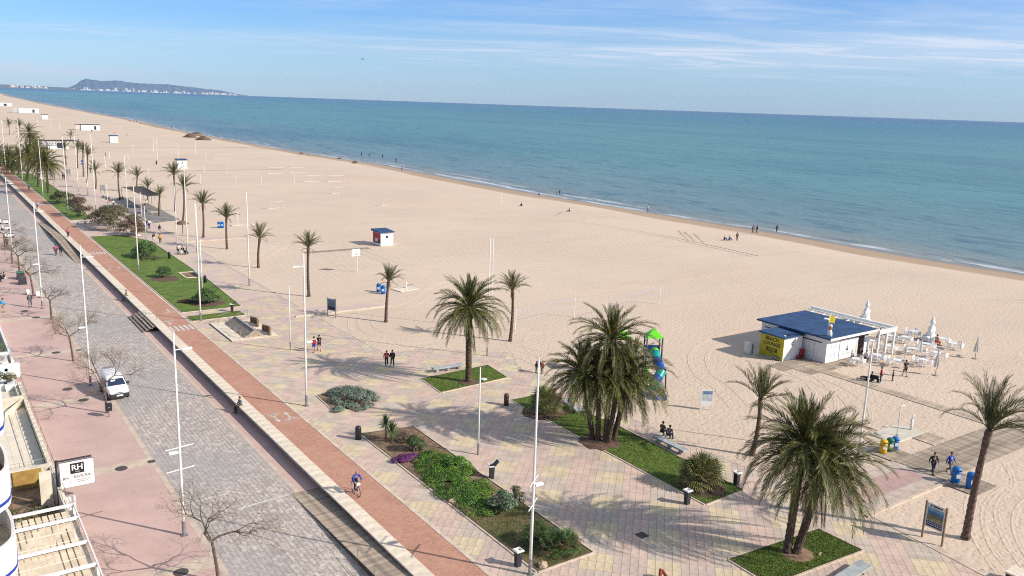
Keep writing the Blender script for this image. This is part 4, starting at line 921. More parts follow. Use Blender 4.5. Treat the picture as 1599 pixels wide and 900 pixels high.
# ================================================================ STREET FURNITURE
def text(s, size, mt, parent, loc, rot, name='lettering', align='CENTER', depth=.008, bold=.0, sx=1):
    cu = bpy.data.curves.new(name, 'FONT'); cu.body = s; cu.size = size; cu.align_x = align; cu.align_y = 'CENTER'; cu.extrude = depth; cu.offset = bold; cu.resolution_u = 2
    o = bpy.data.objects.new('tmp', cu); COL.objects.link(o); dg = bpy.context.evaluated_depsgraph_get(); dg.update(); me = bpy.data.meshes.new_from_object(o.evaluated_get(dg)); bpy.data.objects.remove(o); bpy.data.curves.remove(cu)
    me.materials.clear(); me.materials.append(mt); q = link(name, me, parent, loc); q.rotation_euler = rot; q.scale = (sx, 1, 1); return q
LAMPC = {}
def lamp(px, py, top, label, z=0, arm=1, low=True, group='tall white lamp posts', cross=True, h=None, side=0):
    b = P(px, py, z); h = h or rise(px, py, top, z); t = empty('lamp_post', b, 0, label, 'lamp post', group)
    key = round(h, 0)
    MB().tube([(0, 0, 0), (0, 0, .25*h), (0, 0, .6*h), (0, 0, h)], [.095, .085, .07, .05], 10).build('pole', M['pole'], t, True)
    MB().tube([(0, 0, 0), (0, 0, .95)], .11, 10).box(-.2, .2, -.2, .2, 0, .03).build('base_sleeve', M['galv'], t)
    if arm:
        MB().box(min(0, .9*arm), max(0, .9*arm), -.035, .035, h*.915, h*.915+.05).box(min(.4*arm, 1.0*arm), max(.4*arm, 1.0*arm), -.11, .11, h*.915-.02, h*.915+.07).build('luminaire', M['white'], t)
    if low: MB().box(-.62 if low < 0 else .1, -.1 if low < 0 else .62, -.11, .11, h*.42, h*.42+.13).build('low_luminaire', M['white'], t)
    if cross:
        for k in (.335, .445): 
            MB().tube([(-.85, -.0, h*k), (.85, .0, h*k+.02)], .034, 5).build('banner_bar', M['pole'], t).rotation_euler = (0, 0, R(38) if z == 0 else R(8))
    return t
L = [(479, 634, 395, 'tall white lamp post beside the cycle path with white bicycle symbols', 0, -1, 1, 0), (828, 897, 560, 'tall white lamp post with crossed bars at the near end of the long bed', 0, 0, 1, 1),
     (314, 501, 318, 'tall white lamp post at the crossing stripes and big lawn end', 0, 0, 0, 0), (217, 424, 290, 'tall white lamp post standing in the broad lawn', 0, 0, 1, 0), (1341, 712, 536, 'tall leaning-looking lamp post between the twin palms and the shower', 0, 0, 0, 0),
     (390, 446, 300, 'tall lamp post on the sand edge left of the slender palm by the pole', 0, 0, 0, 0), (150, 327, 210, 'white post rising behind the far lawn shrubs', 0, 0, 0, 0), (107, 333, 213, 'white post in the far lawn, right of the brown palm', 0, 0, 0, 0), (68, 309, 219, 'white post with cross bars in front of the nearest far-left palm', 0, 0, 0, 1),
     (294, 396, 262, 'white post beside the three seated people and their pushchair', 0, 0, 0, 0), (200, 332, 244, 'white post at the near edge of the grey shade canopy', 0, 0, 0, 0), (123, 300, 210, 'white post left of the three close slender palms', 0, 0, 0, 0), (138, 305, 228, 'white post directly right of the three close slender palms', 0, 0, 0, 0), (36, 285, 190, 'white post among the far left palms', 0, 0, 0, 0), (10, 268, 188, 'white post near the left edge among the far palms', 0, 0, 0, 0)]
for a in L: lamp(a[0], a[1], a[2], a[3], 0, a[5], a[6], 'tall white lamp posts', a[7])
for px, py, tp, lb, side in [(288, 836, 519, 'tall white lamp post beside the large bare tree in the foreground street', 1), (142, 602, 383, 'tall white lamp post immediately left of the white van', 1), (67, 482, 316, 'tall white lamp post behind the man in grey on the pink pavement', 1), (20, 398, 277, 'tall white lamp post beside the far bare trees at the left edge', 0)]:
    lamp(px, py, tp, lb, ZS, 1, -1, 'tall white lamp posts', px == 288)
for px, py, tp, lb in [(747, 710, 574, 'shorter white pole in the plaza behind the open litter bin'), (454, 547, 446, 'shorter white pole in the plaza behind the walking couple'), (761, 556, 372, 'thin white pole at the sand edge behind the big lone palm'), (317, 468, 374, 'shorter white pole next to the lawn litter bin'), (278, 398, 290, 'thin pole beside the promenade walkers'), (308, 395, 318, 'thin white pole right of the pushchair'), (229, 380, 322, 'thin white pole beside the leafy bush'), (169, 321, 288, 'thin pole behind the tamarisk thicket'), (222, 345, 300, 'thin pole standing beneath the shade canopy'), (85, 290, 255, 'thin pole beneath the brown far palm')]:
    b = P(px, py); h = rise(px, py, tp); t = empty('white_pole', b, 0, lb, 'pole', 'shorter white poles'); MB().tube([(0, 0, 0), (0, 0, h*.5), (0, 0, h)], [.07, .06, .045], 8).build('shaft', M['pole'], t, True); MB().tube([(0, 0, 0), (0, 0, .9)], .08, 8).build('base_sleeve', M['galv'], t)
# ---- litter bins (dark tapered boxes with a pale ring)
def hexbin(px, py, label, lid=False, rz=0, old=False, k=1.0):
    t = empty('litter_bin', P(px, py), rz, label, 'litter bin', 'dark litter bins of the plaza'); t.scale = (k, k, k)
    MB().mat(M['dark']).lathe([(.20, 0), (.21, .06), (.255, .95), (.225, .96), (.215, .7), (.0, .68)], 4, (0, 0, 0)).build('body', None, t).rotation_euler = (0, 0, R(45))
    if not lid:
        MB().lathe([(.30, .94), (.355, .96), (.355, 1.03), (.27, 1.06), (.215, 1.02), (.215, .95)], 4).build('rim', M['whiteold'], t).rotation_euler = (0, 0, R(45)); MB().lathe([(0, .99), (.03, .99), (.03, 1.02), (0, 1.03)], 6, (0, -.25, -.18)).build('ashtray', M['steel'], t)
    else:
        MB().box(-.24, .24, -.24, -.2, .92, 1.02).box(-.24, .24, .2, .24, .92, 1.02).box(-.24, -.2, -.2, .2, .92, 1.02).build('rim', M['whiteold'], t)
        MB().poly([(.12, -.26, 1.0), (.12, .26, 1.0), (.42, .24, 1.32), (.42, -.24, 1.32), (.16, -.26, .96), (.16, .26, .96), (.47, .24, 1.28), (.47, -.24, 1.28), (.62, .16, 1.0), (.62, -.16, 1.0)], [(0, 1, 2, 3), (7, 6, 5, 4), (0, 3, 7, 4), (1, 5, 6, 2), (3, 2, 8, 9), (7, 9, 8, 6)]).build('open_lid', M['dark'], t)
    return t
hexbin(809, 884, 'dark litter bin with pale rim beside the lamp post with crossed bars'); hexbin(1073, 787, 'dark litter bin with pale rim at the near tip of the long lawn, plaza side'); hexbin(1150, 758, 'dark litter bin with pale rim at the near tip of the long lawn, beach side')
hexbin(768, 747, 'dark litter bin with its lid hanging open', True, R(-20)); hexbin(363, 487, 'dark litter bin with open lid at the corner of the broad lawn', True, R(-20))
for px, py, lb, w in [(560, 686, 'black rounded bollard bin at the far tip of the long bed', .24), (791, 633, 'brown cylindrical bin left of the long lawn', .22), (321, 442, 'small dark bin beside the sunken planter in the lawn', .2), (265, 404, 'small dark bin at the lawn edge behind the leafy bush', .2)]:
    t = empty('round_bin', P(px, py), 0, lb, 'litter bin'); MB().lathe([(w, 0), (w, .9), (w*.9, 1.0), (w*.6, 1.08), (0, 1.1)], 12).build('body', M['wooddark'] if 'brown' in lb else M['black'], t, True); MB().box(-.12, .12, -w-.01, -w+.03, .72, .84).build('slot', M['rubber'], t)
def drum(px, py, mt, label, k=1.0, z=.05, rz=-.6):
    t = empty('recycling_bin', P(px, py, z), rz, label, 'recycling bin', 'coloured drum-shaped bins'); t.scale = (k, k, k)
    MB().lathe([(.27, 0), (.30, .08), (.31, .78), (.29, .84)], 16).build('drum', mt, t, True); MB().lathe([(.30, .86), (.315, .88), (.30, 1.02), (.20, 1.12), (0, 1.15)], 16).box(-.30, -.22, -.08, .08, .8, .9).box(.22, .30, -.08, .08, .8, .9).build('lid', mt, t, True)
    MB().box(-.15, .15, -.325, -.30, .40, .68).build('sticker', M['white'], t); MB().box(-.16, .16, -.30, -.26, .88, .98).build('slot', M['black'], t)
drum(1379, 707, M['yellow'], 'yellow drum bin, leftmost of three on the small wooden platform', .95); drum(1389, 704, M['green'], 'green drum bin, middle one of three on the wooden platform', .95); drum(1397, 702, M['blue'], 'blue drum bin, rightmost of three on the wooden platform', .95)
drum(1492, 753, M['blue'], 'blue drum bin nearer the walking men, left of two by the leaning palm', 1.05); drum(1515, 762, M['blue'], 'blue drum bin touching the leaning palm trunk, right of two', 1.05)
drum(592, 456, M['blue'], 'blue drum bin, left of the pair beside the slender palm trunk', 1.05, 0); drum(599, 459, M['blue'], 'blue drum bin, right of the pair beside the slender palm trunk', 1.05, 0); drum(343, 356, M['blue'], 'far blue drum bin, left of the pair near the pole on the sand', 1.1, 0); drum(348, 356, M['blue'], 'far blue drum bin, right of the pair near the pole on the sand', 1.1, 0); drum(129, 257, M['blue'], 'far blue bin beside the three close slender palms', 1.3, 0)
# ---- benches
def bench(a, b, label, w=.62, h=.47, mt=None, z=0):
    a, b = P(*a, z+h), P(*b, z+h); d = b-a; L_ = d.length; t = empty('stone_bench', ((a+b)/2-Vector((0, 0, h))), math.atan2(d.y, d.x), label, 'bench', 'grey slab benches'); MB().box(-L_/2, L_/2, -w/2, w/2, h-.13, h, taper=.0).build('seat', mt or M['greystone'], t)
    for s in (-.36, .0, .36) if L_ > 3 else (-.32, .32): MB().box(s*L_-.13, s*L_+.13, -w*.32, w*.32, 0, h-.13).build('leg', M['concrete'], t)
bench((676, 575), (723, 568), 'pale slab bench beside the lawn square of the big lone palm'); bench((1024, 680), (1072, 703), 'pale slab bench with two people seated behind the long lawn'); bench((880, 622), (905, 640), 'pale slab bench behind the five-trunk clump'); bench((1302, 912), (1353, 878), 'pale slab bench at the bottom edge beside the twin palms', .8); bench((160, 305), (172, 308), 'dark far bench left of the shade canopy'); bench((118, 346), (137, 346), 'long pale stone bench at the end of the far lawn', .6, .5, M['stone']); bench((236, 331), (249, 331), 'white low bench at the near right corner of the shade canopy', .5, .45, M['stone'])
# sunken planter seat in lawn
p = P(298, 430); t = empty('planter_frame', p, 0, 'low stone frame with a slab seat set into the broad lawn', 'planter'); MB().box(-1.2, 1.2, -2.2, -2.0, 0, .12).box(-1.2, -1.0, -2, 2, 0, .12).box(1, 1.2, -2, 2, 0, .12).box(-1.2, 1.2, 2, 2.2, 0, .12).build('frame', M['stone'], t); MB().box(-1, 1, -2, 2, .0, .06).build('soil', M['soil'], t); MB().box(.6, 1.1, -2.6, 1.0, .35, .47).box(.7, 1, -2, -1.7, 0, .35).box(.7, 1, .4, .7, 0, .35).build('seat', M['greystone'], t)
# orange stone ornament at the bottom, stone rock
p = P(1032, 912); t = empty('rust_sculpture', p, R(20), 'rust-red metal bench end cut by the bottom edge of the plaza', 'sculpture'); MB().mat(mat('rust', (.25, .055, .02), .7, .3, 4)).tube([(-.8, -.3, .02), (-.62, .05, .30), (-.45, .1, .32)], .10, 8).tube([(-.45, .1, .30), (.1, .1, .34), (.55, .3, .50), (.66, .22, .42), (.62, -.2, .05)], .10, 8).tube([(-.6, 0, .1), (.6, 0, .1)], .08, 6).build('frame', None, t)
def rock(px, py, r, label, z=.04):
    rnd = random.Random(px); mb = MB(); bm = bmesh.new(); bmesh.ops.create_icosphere(bm, subdivisions=2, radius=r)
    for v in bm.verts: v.co *= rnd.uniform(.78, 1.15); v.co.z *= .65
    me = bpy.data.meshes.new('rock'); bm.to_mesh(me); bm.free(); me.materials.append(M['rock']); o = link('rock', me, None, P(px, py, z+r*.35)); tag(o, label, 'rock')
rock(848, 882, .30, 'cream rock in the near corner of the long bed'); rock(706, 782, .26, 'grey-brown stone at the edging of the bright groundcover')
o = MB().box(-.22, .22, -.05, .05, 0, .05, rot=.4, c=(0, 0)).build('fallen_frond_piece', M['rock'], loc=P(1281, 866, .05)); tag(o, 'pale scrap lying on the lawn right of the twin palms', 'scrap')
o = MB().lathe([(.3, 0), (.3, .08), (.2, .1), (0, .1)], 14).build('floodlight', M['white'], loc=P(756, 593, .05)); tag(o, 'white round ground floodlight on the lawn beside the big lone palm', 'floodlight')
# ---- wooden ramps, steps
def ramp(name, y0, y1, x0, x1, za, zb, label, posts=()):
    r = empty(name, (x0, y0, 0), 0, label, 'ramp'); n = int(abs(y1-y0)/.16); me = MB().box(0, x1-x0, .006, .154, -.045, 0).mesh('plank', M['wood'])
    for i in range(n):
        t = i/n; z = za+(zb-za)*t; link('plank', me, r, (random.uniform(-.012, .012), i*.16, z+random.uniform(-.004, .004)))
    L_ = y1-y0; b = MB()
    for x in (.03, x1-x0-.13): b.poly([(x, 0, -.66), (x+.1, 0, -.66), (x+.1, L_, -.66), (x, L_, -.66), (x, 0, za-.05), (x+.1, 0, za-.05), (x+.1, L_, zb-.05), (x, L_, zb-.05)], [(3, 2, 1, 0), (4, 5, 6, 7), (0, 1, 5, 4), (1, 2, 6, 5), (2, 3, 7, 6), (3, 0, 4, 7)])
    b.build('side_board', M['wooddark'], r)
    for i, y in enumerate(posts):
        z = za+(zb-za)*y/L_; MB().tube([(.08, y, z-.1), (.08, y, z+.55)], .02, 6).build('rail_post', M['galv'], r)
    if posts:
        f = lambda y: za+(zb-za)*y/L_; MB().tube([(.08, posts[0], f(posts[0])+.52), (.08, posts[-1], f(posts[-1])+.52)], .014, 6).build('cable', M['galv'], r)
    return r
ramp('wooden_ramp', 34.0, 52.4, 19.05, 20.95, .0, -.585, 'long weathered wooden ramp against the seat wall in the foreground', [1.5, 3.6, 5.6, 7.8])
ramp('wooden_ramp', 144.5, 168, 19.2, 20.7, -.585, -.03, 'near half of the double wooden ramp against the seat wall by two walkers'); ramp('wooden_ramp', 172, 194, 19.2, 20.7, -.03, -.585, 'far half of the double wooden ramp against the seat wall')
o = MB().box(19.2, 20.7, 168, 172, -.6, -.035).build('ramp_landing', M['wood']); tag(o, 'flat landing in the middle of the far wooden ramp', 'landing')
t = empty('wooden_steps', (19.3, 99.0, ZS), 0, 'short flight of dark steps with steel handrails up to the crossing', 'steps')
for i in range(4): MB().box(.0+.36*i, .34+.36*i, 0, 8.0, .07+.14*i, .12+.14*i).build('tread', M['wood'], t); MB().box(.30+.36*i, .34+.36*i, 0, 8.0, 0, .07+.14*i).build('riser', M['black'], t)
for y in (3.2, 4.6): MB().tube([(.05, y, 0), (.05, y, .95), (1.3, y, 1.45), (1.3, y, .5)], .022, 6).build('handrail', M['steel'], t)
t = empty('rail_hoop', (21.3, 101.3, .08), 0, 'small steel hoop rail on the seat wall above the steps', 'railing'); MB().tube([(0, 0, 0), (0, 0, .9), (.3, 1.0, .9), (.3, 1.0, 0)], .022, 6).build('hoop', M['steel'], t)
# ---- exercise / skate ramp
t = empty('exercise_ramp', P(380, 515), 0, 'low wooden exercise ramp with steel rails and curved brown panels', 'exercise ramp')
MB().box(-2.6, 2.6, -4.2, 4.2, 0, .03).build('base_slab', M['stone'], t); MB().poly([(-1.1, -3.6, .03), (-1.1, 3.4, .03), (.1, 3.4, .75), (.1, -3.6, .75), (1.3, -3.6, .03), (1.3, 3.4, .03)], [(0, 3, 2, 1), (3, 4, 5, 2), (0, 4, 3), (1, 2, 5)]).build('ramp_wedge', M['wood'], t)
MB().tube([(.1, -3.6, .8), (.1, 3.4, .8)], .05, 6).build('ridge_rail', M['steel'], t)
for y in (-3.2, -1.6): MB().tube([(-1.3, y, .0), (-1.3, y, .8), (-1.3, y+2.0, .8), (-1.3, y+2.0, .0)], .03, 6).build('rail', M['steel'], t)
for y0 in (-3.9, .2):
    mb = MB()
    for k in range(8):
        a, b = math.pi*k/8, math.pi*(k+1)/8; f = lambda q: (1.75+.35*math.sin(q), y0+q/math.pi*2.6); (xa, ya), (xb, yb) = f(a), f(b); mb.box(min(xa, xb)-.03, max(xa, xb)+.03, ya, yb, .05, .75)
    mb.build('curved_panel', mat('tan_panel', (.30, .19, .12), .7, .2, 2), t)
for x in (-1.9, .3): MB().tube([(x, 3.0, 0), (x, 3.0, 1.15), (x+1.6, 4.1, 1.15), (x+1.6, 4.1, 0)], .035, 6).build('steel_frame', M['steel'], t)
MB().box(-2.62, -2.5, -4.2, 4.2, 0, .06).build('edge_strip', M['black'], t)
# ---- notice boards
def board(px, py, label, w=1.1, h0=.75, h1=1.9, rz=0, face=None, hd=None, two=True, back=None):
    t = empty('notice_board', P(px, py), rz, label, 'sign'); mtp = hd or M['galv']
    for s in (-1, 1): MB().box(s*w/2-.04, s*w/2+.04, -.04, .04, 0, h1).build('post', mtp, t)
    MB().box(-w/2+.04, w/2-.04, -.03, .03, h0, h1-.05).build('panel', back or M['white'], t); return t
def picpanel(t, w, z0, z1, y, cols, s=-1):
    n = len(cols)
    for i, c in enumerate(cols):
        a, b = z0+(z1-z0)*i/n, z0+(z1-z0)*(i+1)/n; MB().box(-w/2, w/2, y-.006 if s < 0 else y, y if s < 0 else y+.006, a, b).build('printed_band', c, t)
pb = [mat('print_navy', (.012, .02, .08), .4, .3, 8), mat('print_navy_blue', (.02, .035, .13), .4, .3, 8), mat('print_sand', (.33, .27, .10), .4, .3, 3), mat('print_olive', (.16, .17, .12), .4, .3, 3), mat('print_sky', (.06, .20, .36), .4, .3, 2), mat('print_sky_light', (.16, .36, .55), .4, .25, 2)]
wfr = mat('brown_frame_post', (.30, .19, .12), .7, .2, 3)
b = (P(1440, 839)+P(1471, 853))/2; d = P(1471, 853)-P(1440, 839); w = d.length; t = empty('beach_picture_board', b, math.atan2(d.y, d.x), 'large beach information board with a blue and sand picture beside the leaning palm', 'sign')
for s in (-1, 1): MB().box(s*w/2-.05, s*w/2+.05, -.05, .05, 0, 2.55).build('post', wfr, t)
MB().box(-w/2+.05, w/2-.05, -.03, .03, .85, 2.48).build('panel', M['whiteold'], t); picpanel(t, w-.28, .95, 2.18, -.031, pb)
for k in range(3):
    for q in range(9): MB().box(-w*.36+q*w*.085, -w*.36+q*w*.085+w*.05, -.046, -.038, 1.06+.13*k, 1.11+.13*k).build('small_print', M['whiteold'], t)
for k in (-.25, -.1, 0, .12, .25): MB().box(k*w-.06, k*w+.06, -.04, -.03, 2.27, 2.37).build('emblem', pb[0], t)
d2 = P(494, 497)-P(461, 493) if False else None
t = board(518.5, 495, 'dark blue-grey information board on two posts beside the sandy path', 1.25, .75, 2.35, R(-62)); picpanel(t, 1.1, .85, 2.2, -.031, [pb[0], mat('print_greyblue', (.12, .17, .24), .5, .2, 3), mat('print_greyblue2', (.16, .22, .30), .5, .2, 3)])
t = board(1103, 640, 'white and pale blue playground notice board standing in the sand', 1.0, .35, 1.9, R(-33), hd=M['white']); picpanel(t, .88, .5, 1.75, -.031, [M['white'], mat('print_pale', (.50, .55, .60), .5, .15, 3), mat('print_pale2', (.55, .6, .65), .5, .15, 3), mat('print_midblue', (.16, .25, .42), .5, .2, 3)])
t = board(161, 303, 'far small notice board left of the shade canopy', 1.2, .8, 2.3, R(-50)); t = board(108, 276, 'far notice board below the far lounge', 1.2, .8, 2.3, R(-50))
# litter post / black box beside the van
t = empty('post_bin', P(171, 651, ZS), 0, 'black box-shaped bin on a post in front of the white van', 'litter bin'); MB().tube([(0, 0, 0), (0, 0, 1.0)], .04, 8).build('post', M['galv'], t); MB().box(-.24, .24, -.2, .2, .55, 1.15).build('body', M['black'], t); MB().lathe([(.05, 0), (.05, .02)], 8, (0, -.22, .85)).build('badge', M['white'], t)
for px, py, lb, mt in [(33, 436, 'green-topped dark container on the pink pavement, farther of two', M['green']), (36, 444, 'dark grey container on the pink pavement, nearer of two', M['dark'])]:
    t = empty('container', P(px, py, ZS), 0, lb, 'container'); MB().box(-.5, .5, -.45, .45, 0, .95, taper=.06).build('body', M['dark'], t); MB().box(-.48, .48, -.43, .43, .96, 1.12, taper=.1).build('lid', mt, t)
# black dog-waste / posts on lawn handled above
# ================================================================ SHADE CANOPY, PARASOL, HUTS
t = empty('shade_canopy', P(218, 318), 0, 'sagging dark grey shade cloth on thin posts over the seating area', 'shade canopy')
o = P(218, 318); cs = [P(190, 292, 3.3)-o, P(224, 291, 3.2)-o, P(250, 305, 3.2)-o, P(232, 307, 3.0)-o]; mb = MB(); n = 10
def cq(u, v): 
    a = cs[0].lerp(cs[3], u); b = cs[1].lerp(cs[2], u); q = a.lerp(b, v); q.z -= .7*math.sin(math.pi*u)*math.sin(math.pi*v); return q
for i in range(n):
    for j in range(n): a, b, c, d = cq(i/n, j/n), cq((i+1)/n, j/n), cq((i+1)/n, (j+1)/n), cq(i/n, (j+1)/n); mb.face(a, b, c, d)
cvs = mb.build('cloth', M['canopy'], t); sm = cvs.modifiers.new('thick', 'SOLIDIFY'); sm.thickness = .03
for c in cs: MB().tube([(c.x, c.y, 0), (c.x, c.y, c.z)], .06, 6).build('post', M['galv'], t)
c = (cs[0]+cs[3])/2; MB().tube([(c.x, c.y, 0), (c.x, c.y, c.z-.6)], .06, 6).build('post', M['galv'], t); c = (cs[1]+cs[2])/2; MB().tube([(c.x, c.y, 0), (c.x, c.y, c.z-.1)], .06, 6).build('post', M['galv'], t)
sheet('canopy_floor', [(37.4, 180), (44.5, 184), (44.5, 214), (37.4, 210)], .012, mat('grey_floor', (.26, .235, .22), .9, .2, 1))
t = empty('thatched_parasol', P(286, 366), 0, 'small thatched parasol on a post at the promenade edge', 'parasol'); MB().tube([(0, 0, 0), (0, 0, 2.4)], .07, 8).build('post', M['bark'], t); MB().lathe([(1.25, 1.95), (1.2, 2.05), (.7, 2.35), (.05, 2.65)], 14).build('thatch', M['thatch'], t)
def hut(px, py, w, d, h, label, red=False, rz=0, flag=False, k=1):
    t = empty('beach_hut', P(px, py), rz, label, 'beach hut', 'small white beach huts'); MB().box(0, w, 0, d, .12, h).build('walls', M['white'], t); MB().box(-.02, w+.02, -.02, d+.02, 0, .12).build('plinth', M['whiteold'], t)
    MB().poly([(-.25, -.3, h), (w+.25, -.3, h), (w+.25, d+.3, h), (-.25, d+.3, h), (-.25, -.3, h+.10), (w+.25, -.3, h+.10), (w+.25, d+.3, h+.34), (-.25, d+.3, h+.34)], [(3, 2, 1, 0), (4, 5, 6, 7), (0, 1, 5, 4), (1, 2, 6, 5), (2, 3, 7, 6), (3, 0, 4, 7)]).build('roof', M['roofblue'], t)
    MB().lathe([(.26, 0), (.26, .02), (0, .02)], 12).build('emblem', M['navy'], t, loc=(w*.5, -.004, h*.68)).rotation_euler = (R(90), 0, 0); MB().box(w*.12, w*.88, -.012, 0, .15, h*.42).build('panel', M['whiteold'], t)
    if red:
        MB().box(-.03, -.002, .1, d-.1, .45, h-.15).build('red_panel', M['red'], t); MB().box(-.04, -.031, .2, d*.6, .5, 1.1).build('photo_print', M['black'], t); MB().box(-.045, -.032, d*.35, d*.7, .7, 1.3).build('photo_print_pale', M['whiteold'], t)
    if flag: MB().tube([(w*.5, d*.5, h+.2), (w*.5, d*.5, h+1.6)], .03, 5).build('flagpole', M['white'], t); MB().box(w*.5, w*.5+.7, d*.5-.01, d*.5+.01, h+1.1, h+1.5).build('flag', M['red'], t)
hut(595, 385, 2.5, 3.2, 2.45, 'white beach hut with blue roof and red side panel, nearest on the open sand', True); hut(278, 264, 3.2, 2.8, 3.0, 'second white beach hut, beyond the tall palms'); hut(173, 223, 3.6, 3.0, 3.3, 'third white beach hut with a red flag on its roof', flag=True); hut(66, 186.5, 4.5, 3.5, 3.8, 'farthest small white beach hut')
# far bars
def farbar(x, y, w, d, h, label, deck=0, green=False):
    t = empty('beach_bar', (x, y, 0), 0, label, 'beach bar', 'white beach bars far up the sand'); MB().box(0, w, 0, d, 0, h).build('walls', M['white'], t); MB().box(-.3, w+.3, -.3, d+.3, h, h+.25).build('roof', M['canopy'] if not green else M['whiteold'], t)
    for i in range(3): MB().box(w*(.08+.3*i), w*(.08+.3*i)+w*.12, -.03, -.0, .3, h*.8).build('opening', M['glass'] if i == 2 else M['whiteold'], t)
    for i in range(4): MB().tube([(-w*.25+i*w*.05, -.5, 0), (-w*.25+i*w*.05, -.5, h)], .12, 5).build('post', M['white'], t)
    MB().box(-w*.28, 0, -.6, d, h, h+.15).build('awning', M['canopy'] if not green else M['whiteold'], t)
farbar(90, 612, 11, 7, 3.4, 'long white beach bar with a flat dark roof, middle distance'); farbar(92, 1010, 18, 8, 4.5, 'farther white beach bar with pale green end', green=True); farbar(84, 1330, 30, 10, 4.2, 'farthest white row of beach buildings at the left edge', green=True)
t = empty('lounge_building', P(80, 233), 0, 'white beach lounge with striped dark pergola roof behind the far palms', 'beach bar'); MB().box(-1, 7, 0, 8, 0, 2.8).build('walls', M['white'], t); MB().box(2.5, 5.5, -.05, 0, .3, 2.6).build('window', M['glass'], t)
for i in range(14): MB().box(-4+i*1.1, -3.4+i*1.1, -2, 10, 3.3, 3.5).build('roof_slat', M['canopy'], t)
MB().box(-4, 12, -2.2, -2, 3.0, 3.3).box(-4, 12, 10, 10.2, 3.0, 3.3).build('roof_beam', M['white'], t)
for x in (-4, 1, 6, 11.8): MB().box(x, x+.2, -2.2, -2, 0, 3).build('post', M['white'], t)
# seaweed heaps
def heap(px, py, r, h, label):
    rnd = random.Random(px); p = P(px, py, -.1); mb = MB(); prof = [(r*1.05, 0), (r*.8, h*.28), (r*.5, h*.62), (r*.2, h*.93), (0, h)]; mb.lathe(prof, 16)
    mb.v = [(x*rnd.uniform(.85, 1.15), y*rnd.uniform(.85, 1.15)*1.3, z*rnd.uniform(.9, 1.08)-.05) for x, y, z in mb.v]; tag(mb.build('seaweed_heap', M['weed'], None, True, loc=p), label, 'seaweed heap', 'seaweed heaps at the waterline')
heap(297, 214.5, 4.2, 2.3, 'larger brown heap near the waterline, left of the pair'); heap(318, 218.5, 4.2, 2.3, 'brown heap near the waterline, right of the pair'); heap(308, 209.5, 3.8, 1.2, 'low brown heap behind the pair near the waterline'); heap(555, 254, 1.3, .8, 'small brown heap on the wet sand edge, right one'); heap(531, 248, 1.0, .6, 'small brown heap on the wet sand edge, left one'); heap(471, 240, 1.0, .6, 'tiny brown heap near the seated couple by the water')
# ================================================================ BEACH SPORT
def vnet(a, b, ta, label, col='netting', h=None):
    a, b = P(*a), P(*b); hh = h or 2.55; t = empty('volleyball_net', a, 0, label, 'volleyball net', 'beach volleyball nets'); d = b-a
    for q in (Vector((0, 0, 0)), d): MB().tube([(q.x, q.y, 0), (q.x, q.y, hh)], .05, 6).build('post', M['white'], t)
    n = d.normalized(); mb = MB(); s = n*.5; e = d-n*.5; w = Vector((0, 0, .05))
    for z in (hh-.18, hh-.95): mb.tube([s+Vector((0, 0, z)), (s+e)/2+Vector((0, 0, z-.06)), e+Vector((0, 0, z))], .022 if z > hh-.5 else .008, 4)
    k = int(d.length/.5)
    for i in range(k): q = s.lerp(e, i/(k-1)); mb.tube([q+Vector((0, 0, hh-.2)), q+Vector((0, 0, hh-.95))], .004, 3)
    mb.build('net', M[col], t)
vnet((805, 516), (897, 495), 0, 'volleyball net nearest the plaza, behind the slender palm'); vnet((946, 500), (1030, 475), 0, 'volleyball net behind the top of the five-trunk clump')
vnet((314, 287), (369, 287), 0, 'far volleyball posts right of the tall palms'); vnet((319.6, 269.5), (355, 271.5), 0, 'farther volleyball posts beyond the second hut'); vnet((409, 287), (460, 287), 0, 'far volleyball posts below the row of goals')
def goal(px, py, w, h, label, rz=0):
    t = empty('beach_goal', P(px, py), rz, label, 'goal', 'white beach football goals'); MB().tube([(0, 0, 0), (0, 0, h), (w, 0, h), (w, 0, 0)], .045, 6).build('frame', M['whiteold'], t); MB().tube([(0, 0, h), (0, 1.6, 0), (w, 1.6, 0), (w, 0, h)], .04, 5).build('back_frame', M['white'], t); mb = MB()
    for i in range(1, int(w/.4)): mb.tube([(i*.4, 0, h), (i*.4, 1.6, 0)], .012, 3)
    mb.build('net', M['whiteold'], t)
for i, (px, py, w) in enumerate([(420, 271.5, 5), (455, 271, 5), (479, 284.5, 5), (515, 284.5, 5), (335, 249, 6), (422, 327, 3.2), (522, 303, 2.6), (599, 322, 2.4)]):
    goal(px, py, w, 2.0 if i < 5 else 1.7, ['goal left of the far pair', 'goal right of the far pair', 'goal left of the nearer pair', 'goal right of the nearer pair', 'wide pale goal right of the second white hut', 'goal frame nearest the promenade palms', 'goal frame in the open sand below the heaps', 'goal frame above the nearest beach hut'][i])
for i, (px, py, tp) in enumerate([(208.6, 239, 224), (240.5, 238.5, 216), (246.5, 250, 216), (279, 248.7, 228), (306.5, 244, 222), (322, 248.8, 240), (200.6, 248.8, 241), (232, 271.5, 262), (237, 288.7, 281), (165, 262, 240), (172, 250, 236), (94, 205, 190), (80, 203, 192), (60, 200, 186), (120, 205, 196), (190, 201, 192), (783, 320, 302), (767, 514, 372)]):
    b = P(px, py); h = rise(px, py, tp); o = MB().tube([(0, 0, 0), (0, 0, h)], .05 if py > 300 else .07, 6).build('sport_post', M['white'], loc=b); tag(o, 'thin white post standing on the open beach sand' if py < 300 else ('thin white post near the waterline' if py < 400 else 'tall thin white post rising behind the big lone palm'), 'post', 'thin white posts on the beach')
